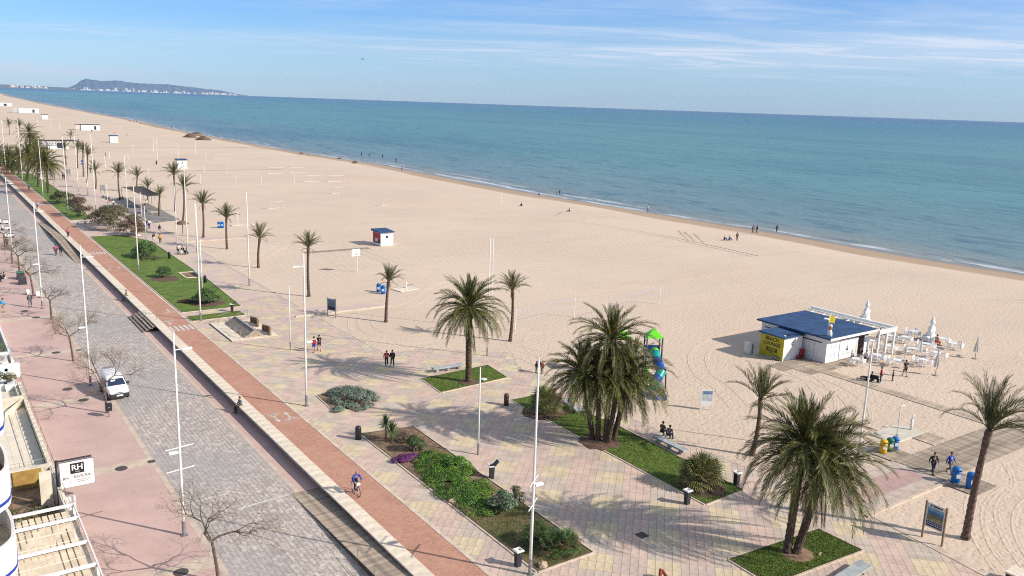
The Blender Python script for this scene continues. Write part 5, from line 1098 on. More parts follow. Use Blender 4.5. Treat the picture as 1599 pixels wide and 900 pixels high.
p = P(556, 425); t = empty('basketball_hoop', p, R(10), 'white basketball board on a single post in the sand near the hut', 'basketball hoop'); MB().tube([(.25, 0, 0), (.25, 0, 2.6), (0, 0, 2.9)], .05, 6).build('post', M['white'], t); MB().box(-.75, .75, -.08, -.03, 2.5, 3.55).build('backboard', M['white'], t); MB().tube([(.22*math.cos(a), -.33+.22*math.sin(a), 2.75) for a in [i*.7854 for i in range(9)]], .02, 4, cap=False).build('hoop', M['navy'], t)
def shower(px, py, top, label):
    b = P(px, py, .06); h = rise(px, py, top, .06); t = empty('beach_shower', b, 0, label, 'shower'); MB().tube([(0, 0, 0), (0, 0, h*.97), (.15, 0, h), (.5, 0, h*.99)], .045, 8).build('pipe', M['white'], t, True); MB().lathe([(.03, 0), (.10, -.05), (0, -.06)], 8, (.5, 0, h*.99)).build('shower_head', M['white'], t); MB().box(-.1, .1, -.1, .1, 0, .03).build('base_plate', M['galv'], t)
shower(1401, 680, 634, 'slim white shower column on the pale slab')
t = empty('foot_wash', P(1423, 671, .06), 0, 'short white foot-wash pillar on the pale slab', 'foot wash'); MB().tube([(0, 0, 0), (0, 0, .95)], .11, 10).build('pillar', M['white'], t, True); MB().tube([(0, 0, .95), (-.05, -.05, 1.2), (.18, -.02, 1.32), (.24, 0, 1.2)], .05, 8).build('spout', M['white'], t, True)
p = P(633, 452); t = empty('shower_slab_far', p, R(12), 'far pale shower slab with a low white pillar behind the slender palm', 'shower'); MB().box(-1.6, 1.6, -1.1, 1.1, 0, .08).build('slab', M['stone'], t); MB().tube([(.4, .2, .08), (.4, .2, 1.0)], .09, 8).build('pillar', M['white'], t); MB().box(.6, 1.5, .1, .3, .4, .47).build('low_bench', M['galv'], t)
p = P(372, 352); t = empty('shower_slab_far', p, 0, 'low white slab with posts on the sand right of the far blue bins', 'shower'); MB().box(-1.4, 3.4, -1, 1, 0, .08).build('slab', M['stone'], t); MB().tube([(0, 0, 0), (0, 0, 2.6), (.3, 0, 2.7)], .05, 6).build('pipe', M['white'], t); MB().tube([(2, 0, 0), (2, 0, 1)], .09, 6).build('pillar', M['white'], t)
# ================================================================ BEACH LOUNGE
t = empty('beach_bar', (77.7, 51.7, 0), 0, 'white beach bar with large dark blue roof and terrace', 'beach bar'); BW, BD = 7.9, 8.6
MB().box(0, .12, 0, BD, 0, 2.75).build('side_wall', M['white'], t); MB().box(.12, BW, BD-.12, BD, 0, 2.75).build('back_wall', M['white'], t); MB().box(BW-.12, BW, 0, BD-.12, 0, 2.75).build('end_wall', M['white'], t)
MB().box(.12, 2.3, 0, .1, 0, 2.45).build('front_wall', M['white'], t); MB().box(.12, BW-.12, 0, .08, 2.46, 2.75).build('fascia', M['whiteold'], t); MB().box(2.35, 5.0, -.03, .09, .08, 2.3).build('shutter', M['white'], t); MB().box(6.9, BW-.13, 0, .1, 0, 2.45).build('front_wall', M['white'], t)
for x in (5.05, 5.4): MB().box(x, x+.3, -.02, .08, 0, 2.4).build('folded_panel', M['whiteold'], t)
MB().box(5.75, 6.9, 1.6, 1.7, 0, 2.4).build('interior_shade_sheet', M['black'], t); MB().box(5.9, 6.3, .5, 1.2, 0, 1.0).box(5.95, 6.25, .6, 1.1, 1.0, 1.7).build('drinks_fridge', M['red'], t); MB().box(2.0, 7.2, -.28, -.02, 2.36, 2.44).build('blue_awning_bar', M['roofblue'], t)  # black sheet behind the doorway stands in for the shade inside the bar
MB().poly([(-.55, -.75, 2.78), (BW+.35, -.75, 2.78), (BW+.35, BD+.35, 2.78), (-.55, BD+.35, 2.78), (-.55, -.75, 2.96), (BW+.35, -.75, 2.96), (BW+.35, BD+.35, 2.96), (-.55, BD+.35, 2.96)], [(3, 2, 1, 0), (4, 5, 6, 7), (0, 1, 5, 4), (1, 2, 6, 5), (2, 3, 7, 6), (3, 0, 4, 7)]).build('roof', M['roofblue'], t)
MB().box(-.57, BW+.37, -.8, -.752, 2.70, 2.97).build('roof_edge', M['whiteold'], t); MB().box(-.02, -.001, .6, 5.6, 2.1, 2.22).box(-.02, -.001, 6.6, 8.2, 2.1, 2.22).build('dark_louvre', M['navy'], t)
for i, y in enumerate((1.5, 3.1, 4.7, 6.3)): MB().box(-.012, -.001, y, y+.025, .1, 2.0).build('panel_joint', M['galv'], t)
for x in (.85, 1.55, 2.28): MB().box(x, x+.025, -.012, -.001, .1, 2.35).build('panel_joint', M['galv'], t)
# figure print on the shutter
MB().face((3.45, -.035, .95), (3.95, -.035, .95), (3.9, -.035, 1.05), (3.5, -.035, 1.05)).face((3.55, -.036, 1.05), (3.85, -.036, 1.05), (3.74, -.036, 1.45), (3.66, -.036, 1.45)).face((3.66, -.036, 1.47), (3.74, -.036, 1.47), (3.74, -.036, 1.6), (3.66, -.036, 1.6)).build('printed_emblem', M['black'], t)
for k in range(7): MB().box(2.9+k*.24, 3.02+k*.24, -.036, -.031, .62, .70).build('printed_letter', M['galv'], t)
MB().tube([(.35, 0.3, 2.96), (.35, .3, 5.2)], .045, 6).build('flag_pole', M['whiteold'], t); MB().tube([(.35, .3, 5.2), (.7, .3, 5.35)], .02, 4).build('flag_arm', M['white'], t)
mb = MB(); 
for i in range(5): a, b = i/5, (i+1)/5; f = lambda q: (.4+1.0*q, .3+.12*math.sin(q*6), 5.15-.25*q); (xa, ya, za), (xb, yb, zb) = f(a), f(b); mb.face((xa, ya, za), (xb, yb, zb), (xb-.15, yb, zb-.7), (xa-.15, ya, za-.7))
fl = mb.build('yellow_flag', M['signyellow'], t); m_ = fl.modifiers.new('s', 'SOLIDIFY'); m_.thickness = .02
MB().box(.6, 1.0, .38, .42, 4.62, 4.82).build('flag_print', M['black'], t)
MB().lathe([(.05, 0), (.28, .06), (.3, .16)], 12, (-.1, .3, 4.75)).build('satellite_dish', M['white'], t).rotation_euler = (0, 0, 0); MB().tube([(.35, .3, 4.4), (.0, .3, 4.85)], .03, 5).build('dish_arm', M['galv'], t)
t2 = empty('rooftop_figure', (78.05, 51.75, 2.96), 0, 'small white figure with an orange cup standing on the bar roof corner', 'figure'); MB().lathe([(.27, 0), (.26, .3), (.2, .62), (.12, .72)], 12).build('body', M['white'], t2, True); MB().lathe([(.11, .7), (.2, .85), (.2, 1.0), (.1, 1.12)], 12).build('head', mat('orange_face', (.5, .17, .07), .6, .1, 3), t2, True); MB().lathe([(.2, 1.08), (.18, 1.25), (0, 1.32)], 12).build('cap', M['white'], t2, True)
# seaward pergola
for (x0, x1, y0, y1, z0, z1, nm) in [(9.9, 10.25, -1.7, 9.4, 2.75, 3.2, 'long_beam'), (6.9, 9.9, -1.7, -1.45, 2.7, 3.15, 'front_beam'), (9.15, 9.3, -1.45, 9.2, 2.9, 3.05, 'inner_rail')]: MB().box(x0, x1, y0, y1, z0, z1).build(nm, M['white'], t)
for x, y in [(7.0, -1.6), (10.0, -1.6), (10.0, 3.5), (10.0, 9.1), (8.6, -1.55)]: MB().box(x, x+.2, y, y+.2, 0, 2.75).build('pergola_post', M['white'], t)
for k in range(6): MB().box(BW+.4, 9.9, .2+k*1.6, .32+k*1.6, 2.86, 2.98).build('pergola_rafter', M['whiteold'], t)
# yellow kiosk
t = empty('yellow_kiosk', (74.15, 54.5, 0), 0, 'small kiosk with a yellow lettered front and blue roof beside the bar', 'kiosk'); MB().box(.05, 3.2, 0, 3.0, 0, 2.5).build('walls', M['white'], t); MB().box(0, .045, -.03, 3.03, .05, 2.45).build('yellow_front', M['signyellow'], t)
MB().poly([(-.15, -.2, 2.52), (3.4, -.2, 2.52), (3.4, 3.2, 2.52), (-.15, 3.2, 2.52), (-.15, -.2, 2.62), (3.4, -.2, 2.62), (3.4, 3.2, 2.72), (-.15, 3.2, 2.72)], [(3, 2, 1, 0), (4, 5, 6, 7), (0, 1, 5, 4), (1, 2, 6, 5), (2, 3, 7, 6), (3, 0, 4, 7)]).build('roof', M['roofblue'], t)
MB().box(1.2, 1.9, 1.2, 1.32, 2.66, 2.70).build('roof_ridge_strip', M['navy'], t); MB().lathe([(.1, 0), (.12, .12), (0, .16)], 8, (.5, .3, 2.62)).build('roof_vent', M['white'], t)
rt = (R(90), 0, R(-90)); text('BEACH', .56, M['black'], t, (-.006, 1.5, 2.08), rt, bold=.012); text('LOUNGE', .56, M['black'], t, (-.006, 1.5, 1.55), rt, bold=.012)
MB().box(-.012, -.002, .75, 2.15, .72, 1.15).build('logo_box', M['black'], t); text('HYDE', .38, M['signyellow'], t, (-.02, 1.45, .93), rt, bold=.012); text('beach bar', .12, M['black'], t, (-.006, 1.45, .6), rt)
for k, (a, b) in enumerate([(10, 170), (190, 350)]):
    mb = MB(); pts = [(1.5+.22*math.cos(R(a+(b-a)*i/8)), -.006, 1.75+.22*math.sin(R(a+(b-a)*i/8))) for i in range(9)]; 
    for i in range(8): mb.face((1.5, -.006, 1.75+(.05 if k == 0 else -.05)), pts[i], pts[i+1])
    mb.build('round_logo', M['black'], t)
for k, (x, z) in enumerate([(2.75, 0), (2.75, .35), (2.75, .7), (2.3, 0)]):
    c = MB().box(0, .42, 0, .32, 0, .3).build('drinks_crate', M['red'], loc=(74.15+x, 54.05, .06+z)); MB().box(.04, .38, -.012, 0, .06, .24).build('crate_front', mat('crate_dark', (.10, .01, .01), .6, .1, 3), c); tag(c, ['lowest red crate in the stack beside the kiosk', 'second red crate of the stack beside the kiosk', 'top red crate of the stack beside the kiosk', 'single low red crate left of the stack beside the kiosk'][k], 'crate', 'red drinks crates')
t = empty('gas_bottles', (73.6, 58.3, 0), 0, 'clutter of grey equipment behind the yellow kiosk front', 'equipment'); MB().lathe([(.15, 0), (.15, .9), (.06, 1.0)], 10).lathe([(.15, 0), (.15, .9), (.06, 1.0)], 10, (.4, .1, 0)).build('cylinders', M['galv'], t); MB().box(-.6, -.2, -.3, .4, 0, 1.3).build('cabinet', M['whiteold'], t); MB().tube([(-.9, -1.5, .3), (.6, -3.5, .25)], .12, 6).build('rolled_mat', M['galv'], t)
# statues
def statue(px, py, label, sc=1.0):
    t = empty('white_statue', P(px, py), R(25), label, 'statue', 'large white seated statues'); t.scale = (sc,)*3
    MB().lathe([(1.0, 0), (1.02, .18), (.85, .25)], 18).build('plinth', M['whiteplastic'], t, True)
    b_ = MB().lathe([(.70, .22), (.80, .38), (.62, .60), (.50, .90), (.56, 1.25), (.60, 1.50), (.48, 1.70), (.20, 1.84), (.17, 1.92), (.27, 2.05), (.31, 2.22), (.27, 2.42), (.13, 2.55), (.15, 2.64), (.13, 2.76), (.04, 2.9), (0, 2.95)], 18)
    b_.v = [(x, y*(.72 if z < 1.85 else .95), z) for x, y, z in b_.v]; b_.build('figure', M['whiteplastic'], t, True)
    for s_ in (-1, 1):
        MB().tube([(s_*.55, 0, 1.55), (s_*.74, .08, 1.15), (s_*.62, .30, .85), (s_*.18, .56, .72)], [.17, .15, .12, .09], 10).build('arm', M['whiteplastic'], t, True); MB().tube([(s_*.30, .0, .42), (s_*.85, .42, .40), (s_*.35, .78, .36), (-s_*.20, .74, .34)], [.26, .25, .19, .12], 10).build('leg', M['whiteplastic'], t, True)
def skinmesh(vs, es, rs, root, mt, lev=1, name='body'):
    me = bpy.data.meshes.new(name); me.from_pydata([tuple(v) for v in vs], es, []); o = bpy.data.objects.new('tmp', me); COL.objects.link(o)
    m = o.modifiers.new('skin', 'SKIN'); m.use_smooth_shade = True; me.skin_vertices[0].data
    for i, r in enumerate(rs): me.skin_vertices[0].data[i].radius = (r, r) if isinstance(r, (int, float)) else r
    me.skin_vertices[0].data[root].use_root = True
    if lev: s = o.modifiers.new('sub', 'SUBSURF'); s.levels = lev; s.render_levels = lev
    dg = bpy.context.evaluated_depsgraph_get(); dg.update(); out = bpy.data.meshes.new_from_object(o.evaluated_get(dg)); bpy.data.objects.remove(o); bpy.data.meshes.remove(me)
    out.materials.clear(); out.materials.append(mt); out.polygons.foreach_set('use_smooth', [True]*len(out.polygons)); return out
statue(1453, 532, 'white seated statue with topknot among the terrace chairs'); statue(1352, 503, 'white seated statue rising behind the bar pergola beam')
# terrace furniture
def chair_proto():
    t = empty('plastic_chair', (0, 0, 0)); MB().box(-.24, .24, -.23, .23, .41, .45).build('seat', M['whiteplastic'], t)
    mb = MB()
    for k in range(7): a = R(-48+16*k); mb.poly([(.05*math.sin(a)-.02+.0, 0, 0)]*0, []) ; x = .25*math.sin(a)*1.05; mb.box(x-.022, x+.022, .19+.03*math.cos(a), .22+.03*math.cos(a), .44, .82+.06*math.cos(a))
    mb.box(-.24, .24, .20, .245, .80, .87); mb.build('backrest', M['whiteplastic'], t)
    for s in (-1, 1): MB().box(s*.27-.03, s*.27+.03, -.2, .22, .63, .66).box(s*.27-.02, s*.27+.02, -.2, -.15, .43, .63).build('armrest', M['whiteplastic'], t)
    for x in (-.22, .22):
        for y in (-.2, .21): MB().tube([(x*1.1, y*1.15, 0), (x, y, .42)], .022, 5).build('leg', M['whiteplastic'], t)
    return t
def table_proto():
    t = empty('round_table', (0, 0, 0)); MB().lathe([(.45, .70), (.46, .73), (0, .735)], 18).build('tabletop', M['whiteplastic'], t)
    for k in range(4): a = R(45+90*k); MB().tube([(.34*math.cos(a), .34*math.sin(a), 0), (.24*math.cos(a), .24*math.sin(a), .70)], .022, 5).build('leg', M['whiteplastic'], t)
    return t
cp, tp_ = chair_proto(), table_proto(); first = [True, True]
def put(proto, k, loc, rz, label, cat, group):
    o = proto if first[k] else copy_tree(proto); first[k] = False; o.location = loc; o.rotation_euler = (0, 0, rz); tag(o, label, cat, group); return o
TB = [(1336, 570, 'nearest the bar front wall'), (1369, 564, 'directly behind the tall lamp post'), (1400, 572, 'next to the person in black shorts'), (1386, 549, 'just right of the pergola front post'), (1424, 553, 'between the two thin parasol poles'), (1440, 571, 'left of the nearest folded parasol'), (1412, 535, 'at the pergola corner post'), (1446, 546, 'in front of the white statue'), (1462, 560, 'right behind the nearest folded parasol'), (1487, 545, 'farthest right in the terrace'), (1425, 526, 'seaward and left of the statue'), (1470, 537, 'seaward and right of the statue'), (1360, 541, 'under the pergola beside the doorway'), (1388, 533, 'under the seaward end of the pergola')]
sidesn = ['plaza', 'sea', 'near', 'far']
for i, (px, py, w) in enumerate(TB):
    p = P(px, py); rnd = random.Random(i*7+1); put(tp_, 1, p, rnd.uniform(0, 1.5), 'white round plastic table ' + w, 'table', 'white terrace tables')
    for k, s in enumerate(sidesn):
        if k == 3 and i % 3 == 0: continue
        a = [math.pi, 0, -math.pi/2, math.pi/2][k] + rnd.uniform(-.3, .3); r = rnd.uniform(.72, .95)
        put(cp, 0, (p.x+r*math.cos(a), p.y+r*math.sin(a), 0), a-math.pi/2+rnd.uniform(-.35, .35), f'white chair on the {s} side of the table {w}', 'chair', 'white plastic terrace chairs')
def folded(px, py, h, label, pole=M['wooddark']):
    t = empty('folded_parasol', P(px, py), 0, label, 'parasol', 'folded white parasols on the terrace'); MB().tube([(0, 0, 0), (0, 0, h)], .03, 6).build('pole', pole, t); MB().box(-.25, .25, -.25, .25, 0, .05).build('base', M['concrete'], t); mb = MB(); n = 16; prof = [(h*.34, .30), (h*.5, .25), (h*.75, .13), (h*.96, .05), (h, .015)]
    for z, r in prof:
        for k in range(n): a = 2*math.pi*k/n; q = r*(1 if k % 2 else .62); mb.v.append((q*math.cos(a), q*math.sin(a), z - (.12 if (k % 2 and z == prof[0][0]) else 0)))
    for i in range(len(prof)-1):
        for k in range(n): k2 = (k+1) % n; mb.f.append((i*n+k, i*n+k2, (i+1)*n+k2, (i+1)*n+k)); mb.m.append(0)
    mb.build('canopy', M['canvas'], t)
folded(1461, 586, 2.75, 'nearest folded white parasol standing in the sand at the terrace edge'); folded(1523, 560, 2.5, 'folded white parasol farthest right, beyond the terrace')
for px, py, tpx, lb in [(1412, 563, 540, 'thin white closed parasol pole behind the person in black shorts'), (1436, 566, 530, 'thin white closed parasol pole left of the statue'), (1499, 555, 532, 'thin white closed parasol pole right of the statue')]:
    h = rise(px, py, tpx); t = empty('closed_parasol', P(px, py), 0, lb, 'parasol', 'closed slim parasols on the terrace'); MB().tube([(0, 0, 0), (0, 0, h)], .03, 6).build('pole', M['whiteold'], t); MB().lathe([(.10, h*.45), (.12, h*.5), (.06, h*.9), (.02, h)], 9).build('canopy', M['whiteold'], t); MB().box(-.22, .22, -.22, .22, 0, .05).build('base', M['concrete'], t)
# ================================================================ PLAYGROUND
t = empty('playground_tower', (55.9, 56.2, 0), R(-35), 'climbing tower with a blue and teal tube slide and lime green roofs', 'playground')
for tx, ty in ((0, 1.0), (-2.9, 2.2)):
    for dx in (0, 1.5):
        for dy in (0, 1.5): MB().tube([(tx+dx, ty+dy, 0), (tx+dx, ty+dy, 4.4 if tx == 0 else 3.9)], .075, 8).build('post', M['navy'], t, True)
    zt = 4.3 if tx == 0 else 3.8; MB().poly([(tx-.1, ty-.1, zt), (tx+1.6, ty-.1, zt), (tx+1.6, ty+1.6, zt), (tx-.1, ty+1.6, zt), (tx+.75, ty+.75, zt+.85), (tx+.3, ty+.2, zt+.5)], [(3, 2, 1, 0), (0, 1, 4), (1, 2, 4), (2, 3, 4), (3, 0, 4)]).build('roof', M['lime'], t); MB().box(tx-.05, tx+1.55, ty-.05, ty+1.55, 2.3 if tx == 0 else 1.5, 2.4 if tx == 0 else 1.6).build('platform', M['navy'], t)
    MB().box(tx, tx+1.5, ty+1.5, ty+1.55, 2.4 if tx == 0 else 1.6, 3.2 if tx == 0 else 2.4).build('side_panel', M['playblue'], t)
    for k in range(5): MB().tube([(tx+.2+k*.27, ty-.02, 1.6 if tx else 2.4), (tx+.2+k*.27, ty-.02, 2.5 if tx else 3.2)], .03, 5).build('rail_bar', M['playblue'], t)
ctr = [Vector((.75, .9, 3.0)), Vector((.75, .3, 2.95)), Vector((.72, -.3, 2.6)), Vector((.95, -.95, 2.2)), Vector((1.1, -1.5, 1.75)), Vector((.75, -2.0, 1.35)), Vector((.35, -2.3, 1.05)), Vector((.3, -2.8, .75)), Vector((.55, -3.3, .5)), Vector((.7, -3.9, .42))]
cm = [M['lime'], M['teal'], M['playblue'], M['playblue'], M['teal'], M['playblue'], M['teal'], M['teal'], M['playblue']]
for i in range(9): 
    a, b = ctr[i], ctr[i+1]; MB().tube([a-(b-a)*.06, b+(b-a)*.02], .46+.012*(i % 2), 14, cap=False).build('slide_section', cm[i], t, True)
MB().box(.2, 1.2, -4.6, -3.9, .05, .25).box(.2, .28, -4.6, -3.9, .25, .45).box(1.12, 1.2, -4.6, -3.9, .25, .45).build('slide_exit', M['playblue'], t)
MB().box(-.35, -.15, -1.8, -1.2, .2, 2.2).build('climbing_plate', M['lime'], t); MB().tube([(1.55, 1.0, 0), (1.6, -1.2, 1.5), (1.6, -1.6, 0)], .07, 6).build('brace', M['navy'], t); MB().box(-2.0, 0, 1.4, 2.2, 2.0, 2.1).build('bridge', M['playblue'], t)
# ================================================================ PEOPLE
def pose(kind):
    J = {}; V = Vector
    def S(**k):
        for a, b in k.items(): J[a] = V(b)
    if kind in ('stand', 'walk', 'walk2', 'bend'):
        S(pel=(0, 0, .93), ch=(0, .01, 1.27), nk=(0, 0, 1.46), hd=(0, .02, 1.60))
        S(sL=(.19, 0, 1.39), eL=(.25, -.02, 1.12), wL=(.24, .06, .88), sR=(-.19, 0, 1.39), eR=(-.25, -.02, 1.12), wR=(-.24, .06, .88))
        S(hL=(.10, 0, .90), kL=(.11, .02, .49), aL=(.11, -.02, .09), tL=(.13, .15, .04), hR=(-.10, 0, .90), kR=(-.11, .02, .49), aR=(-.11, -.02, .09), tR=(-.13, .15, .04))
        if kind == 'walk': S(kL=(.11, .17, .51), aL=(.11, .27, .10), tL=(.12, .43, .07), kR=(-.11, .0, .48), aR=(-.11, -.30, .16), tR=(-.11, -.18, .04), eL=(.25, -.14, 1.14), wL=(.24, -.16, .90), eR=(-.25, .10, 1.14), wR=(-.22, .26, .98))
        if kind == 'walk2': S(kR=(-.11, .13, .50), aR=(-.11, .20, .10), tR=(-.12, .36, .06), kL=(.11, -.0, .48), aL=(.11, -.20, .13), tL=(.11, -.07, .04), eR=(-.25, -.10, 1.13), wR=(-.24, -.08, .88), eL=(.24, .05, 1.13), wL=(.16, .26, 1.10))
        if kind == 'bend': S(pel=(0, -.12, .90), ch=(0, .18, 1.08), nk=(0, .34, 1.12), hd=(0, .46, 1.10), sL=(.19, .27, 1.10), eL=(.22, .34, .84), wL=(.18, .42, .62), sR=(-.19, .27, 1.10), eR=(-.22, .34, .84), wR=(-.18, .42, .62), hL=(.10, -.10, .87), hR=(-.10, -.10, .87), kL=(.11, .02, .47), kR=(-.11, .02, .47))
    elif kind in ('sit', 'cycle'):
        S(pel=(0, 0, .55), ch=(0, .03, .90), nk=(0, .03, 1.08), hd=(0, .06, 1.22), sL=(.19, .02, 1.01), eL=(.24, .08, .76), wL=(.15, .28, .66), sR=(-.19, .02, 1.01), eR=(-.24, .08, .76), wR=(-.15, .28, .66),
          hL=(.10, .02, .54), kL=(.12, .44, .52), aL=(.12, .46, .09), tL=(.13, .62, .04), hR=(-.10, .02, .54), kR=(-.12, .44, .52), aR=(-.12, .42, .09), tR=(-.13, .58, .04))
        if kind == 'cycle': S(pel=(0, -.22, 1.0), ch=(0, .05, 1.30), nk=(0, .14, 1.45), hd=(0, .22, 1.58), sL=(.19, .10, 1.38), eL=(.27, .28, 1.18), wL=(.24, .50, 1.08), sR=(-.19, .10, 1.38), eR=(-.27, .28, 1.18), wR=(-.24, .50, 1.08), hL=(.10, -.18, .97), kL=(.13, .22, .84), aL=(.12, .12, .46), tL=(.12, .28, .42), hR=(-.10, -.18, .97), kR=(-.12, .16, .64), aR=(-.12, .02, .24), tR=(-.12, .18, .20))
    elif kind == 'ground': S(pel=(0, 0, .13), ch=(0, .06, .46), nk=(0, .10, .64), hd=(0, .13, .78), sL=(.18, .08, .57), eL=(.24, .16, .34), wL=(.16, .36, .38), sR=(-.18, .08, .57), eR=(-.24, .16, .34), wR=(-.16, .36, .38), hL=(.10, .04, .13), kL=(.14, .38, .46), aL=(.12, .66, .08), tL=(.12, .80, .07), hR=(-.10, .04, .13), kR=(-.14, .38, .46), aR=(-.12, .66, .08), tR=(-.12, .80, .07))
    for s in 'LR': d = (J['w'+s]-J['e'+s]).normalized(); J['p'+s] = J['w'+s]+d*.085
    return J
PM = {}
def pmesh(kind, what, mt):
    key = (kind, what)
    if key in PM: return PM[key]
    J = pose(kind); G_ = lambda n: J[n]
    if what == 'body':
        ns = ['pel', 'ch', 'nk', 'hd', 'sL', 'eL', 'wL', 'pL', 'sR', 'eR', 'wR', 'pR', 'hL', 'kL', 'aL', 'tL', 'hR', 'kR', 'aR', 'tR']; vs = [J[n] for n in ns]; top = J['hd']+(J['hd']-J['nk']).normalized()*.10; ns.append('top'); vs.append(top)
        r = dict(pel=.125, ch=.135, nk=.052, hd=.088, top=.075, s=.062, e=.042, w=.030, p=.036, h=.085, k=.056, a=.042, t=.036)
        rs = [r.get(n) or r[n[0]] for n in ns]; ix = {n: i for i, n in enumerate(ns)}
        es = [(a, b) for a, b in [('pel', 'ch'), ('ch', 'nk'), ('nk', 'hd'), ('hd', 'top'), ('ch', 'sL'), ('sL', 'eL'), ('eL', 'wL'), ('wL', 'pL'), ('ch', 'sR'), ('sR', 'eR'), ('eR', 'wR'), ('wR', 'pR'), ('pel', 'hL'), ('hL', 'kL'), ('kL', 'aL'), ('aL', 'tL'), ('pel', 'hR'), ('hR', 'kR'), ('kR', 'aR'), ('aR', 'tR')]]
        me = skinmesh(vs, [(ix[a], ix[b]) for a, b in es], rs, 0, M['skin'], 1)
        # fingers and face joined into the same surface mesh
        mb = MB()
        for s in 'LR':
            w, p = J['w'+s], J['p'+s]; d = (p-w).normalized(); side = Vector((0, 1, 0)) if abs(d.y) < .8 else Vector((1, 0, 0)); side = (side-d*side.dot(d)).normalized(); nn = d.cross(side)
            for k in range(4):
                b = p+side*(.025-.0165*k)-d*.01; l = (.062, .07, .066, .052)[k]; mb.tube([b, b+d*l*.5+nn*.004, b+d*l+nn*.018], [.009, .008, .006], 5)
            b = w+d*.03+side*.028; mb.tube([b, b+side*.03+d*.025, b+side*.035+d*.06], [.011, .009, .007], 5)
        f = Vector((0, 1, 0)); h = J['hd']; mb.tube([h+f*.075+Vector((0, 0, .035)), h+f*.108, h+f*.09-Vector((0, 0, .012))], [.008, .015, .008], 5)
        for s in (-1, 1): mb.lathe([(0, -.02), (.016, 0), (0, .025)], 5, tuple(h+Vector((s*.088, 0, .01))))
        fm = mb.mesh('x'); bm = bmesh.new(); bm.from_mesh(me); bm.from_mesh(fm); bm.to_mesh(me); bm.free(); bpy.data.meshes.remove(fm); me.polygons.foreach_set('use_smooth', [True]*len(me.polygons))
    elif what in ('shirt', 'tee', 'coat'):
        ns = ['pel', 'ch', 'nk', 'sL', 'eL', 'wL', 'sR', 'eR', 'wR']; P_ = {n: J[n].copy() for n in ns}; P_['nk'] = J['ch'].lerp(J['nk'], .75)
        if what == 'tee':
            for s in 'LR': P_['w'+s] = J['s'+s].lerp(J['e'+s], .9); P_['e'+s] = J['s'+s].lerp(J['e'+s], .5)
        else:
            for s in 'LR': P_['w'+s] = J['e'+s].lerp(J['w'+s], .93)
        r = dict(pel=.148, ch=.160, nk=.075, s=.082, e=.062, w=.046); 
        if what == 'tee': r['w'] = .06
        if what == 'coat': r = dict(pel=.175, ch=.185, nk=.09, s=.098, e=.075, w=.06); P_['pel'] = J['pel']-Vector((0, 0, .03))
        ix = {n: i for i, n in enumerate(ns)}; rs = [(r.get(n) or r[n[0]]) for n in ns]; rs = [(q*(1.12 if n in ('pel', 'ch') else 1), q*(.86 if n in ('pel', 'ch') else 1)) for n, q in zip(ns, rs)]
        me = skinmesh([P_[n] for n in ns], [(ix[a], ix[b]) for a, b in [('pel', 'ch'), ('ch', 'nk'), ('ch', 'sL'), ('sL', 'eL'), ('eL', 'wL'), ('ch', 'sR'), ('sR', 'eR'), ('eR', 'wR')]], rs, 0, mt, 1, what)
    elif what in ('trousers', 'shorts'):
        ns = ['pel', 'hL', 'kL', 'aL', 'hR', 'kR', 'aR']; P_ = {n: J[n].copy() for n in ns}
        for s in 'LR':
            if what == 'shorts': P_['a'+s] = J['h'+s].lerp(J['k'+s], .92); P_['k'+s] = J['h'+s].lerp(J['k'+s], .5)
            else: P_['a'+s] = J['k'+s].lerp(J['a'+s], .94)
        r = dict(pel=.135, h=.098, k=.074, a=.060) if what == 'trousers' else dict(pel=.14, h=.105, k=.095, a=.088); ix = {n: i for i, n in enumerate(ns)}
        me = skinmesh([P_[n] for n in ns], [(ix[a], ix[b]) for a, b in [('pel', 'hL'), ('hL', 'kL'), ('kL', 'aL'), ('pel', 'hR'), ('hR', 'kR'), ('kR', 'aR')]], [(r.get(n) or r[n[0]]) for n in ns], 0, mt, 1, what)
    elif what == 'shoes':
        mb = MB()
        for s in 'LR':
            a, b = J['a'+s], J['t'+s]; d = (b-a); d.z = 0; d.normalize(); z = min(a.z, b.z)-.0; c = Vector((a.x, a.y, z)); mb.tube([c-d*.07+Vector((0, 0, .0)), c+Vector((0, 0, .02)), c+d*.12, c+d*.20-Vector((0, 0, .01))], [.04, .055, .05, .035], 8)
        me = mb.mesh('shoes', mt, True)
    elif what == 'hair':
        h = J['hd']; up = (J['hd']-J['nk']).normalized(); bm = bmesh.new(); bmesh.ops.create_uvsphere(bm, u_segments=12, v_segments=8, radius=.108)
        for v in list(bm.verts):
            if v.co.z < -.02 and v.co.y > -.03: v.co *= .62
            if v.co.y > .05 and v.co.z < .04: v.co *= .7
            v.co.z *= 1.1
        me = bpy.data.meshes.new('hair'); bm.to_mesh(me); bm.free(); me.materials.append(mt); me.polygons.foreach_set('use_smooth', [True]*len(me.polygons)); me.transform(Matrix.Translation(h+up*.045-Vector((0, .012, 0))))
    elif what == 'longhair':
        h = J['hd']; mb = MB(); mb.tube([h+Vector((0, -.02, .14)), h+Vector((0, -.02, .06)), h+Vector((0, -.06, -.06)), h+Vector((0, -.09, -.22))], [.05, .105, .09, .05], 10); me = mb.mesh('hair', mt, True)
    PM[key] = me; return me
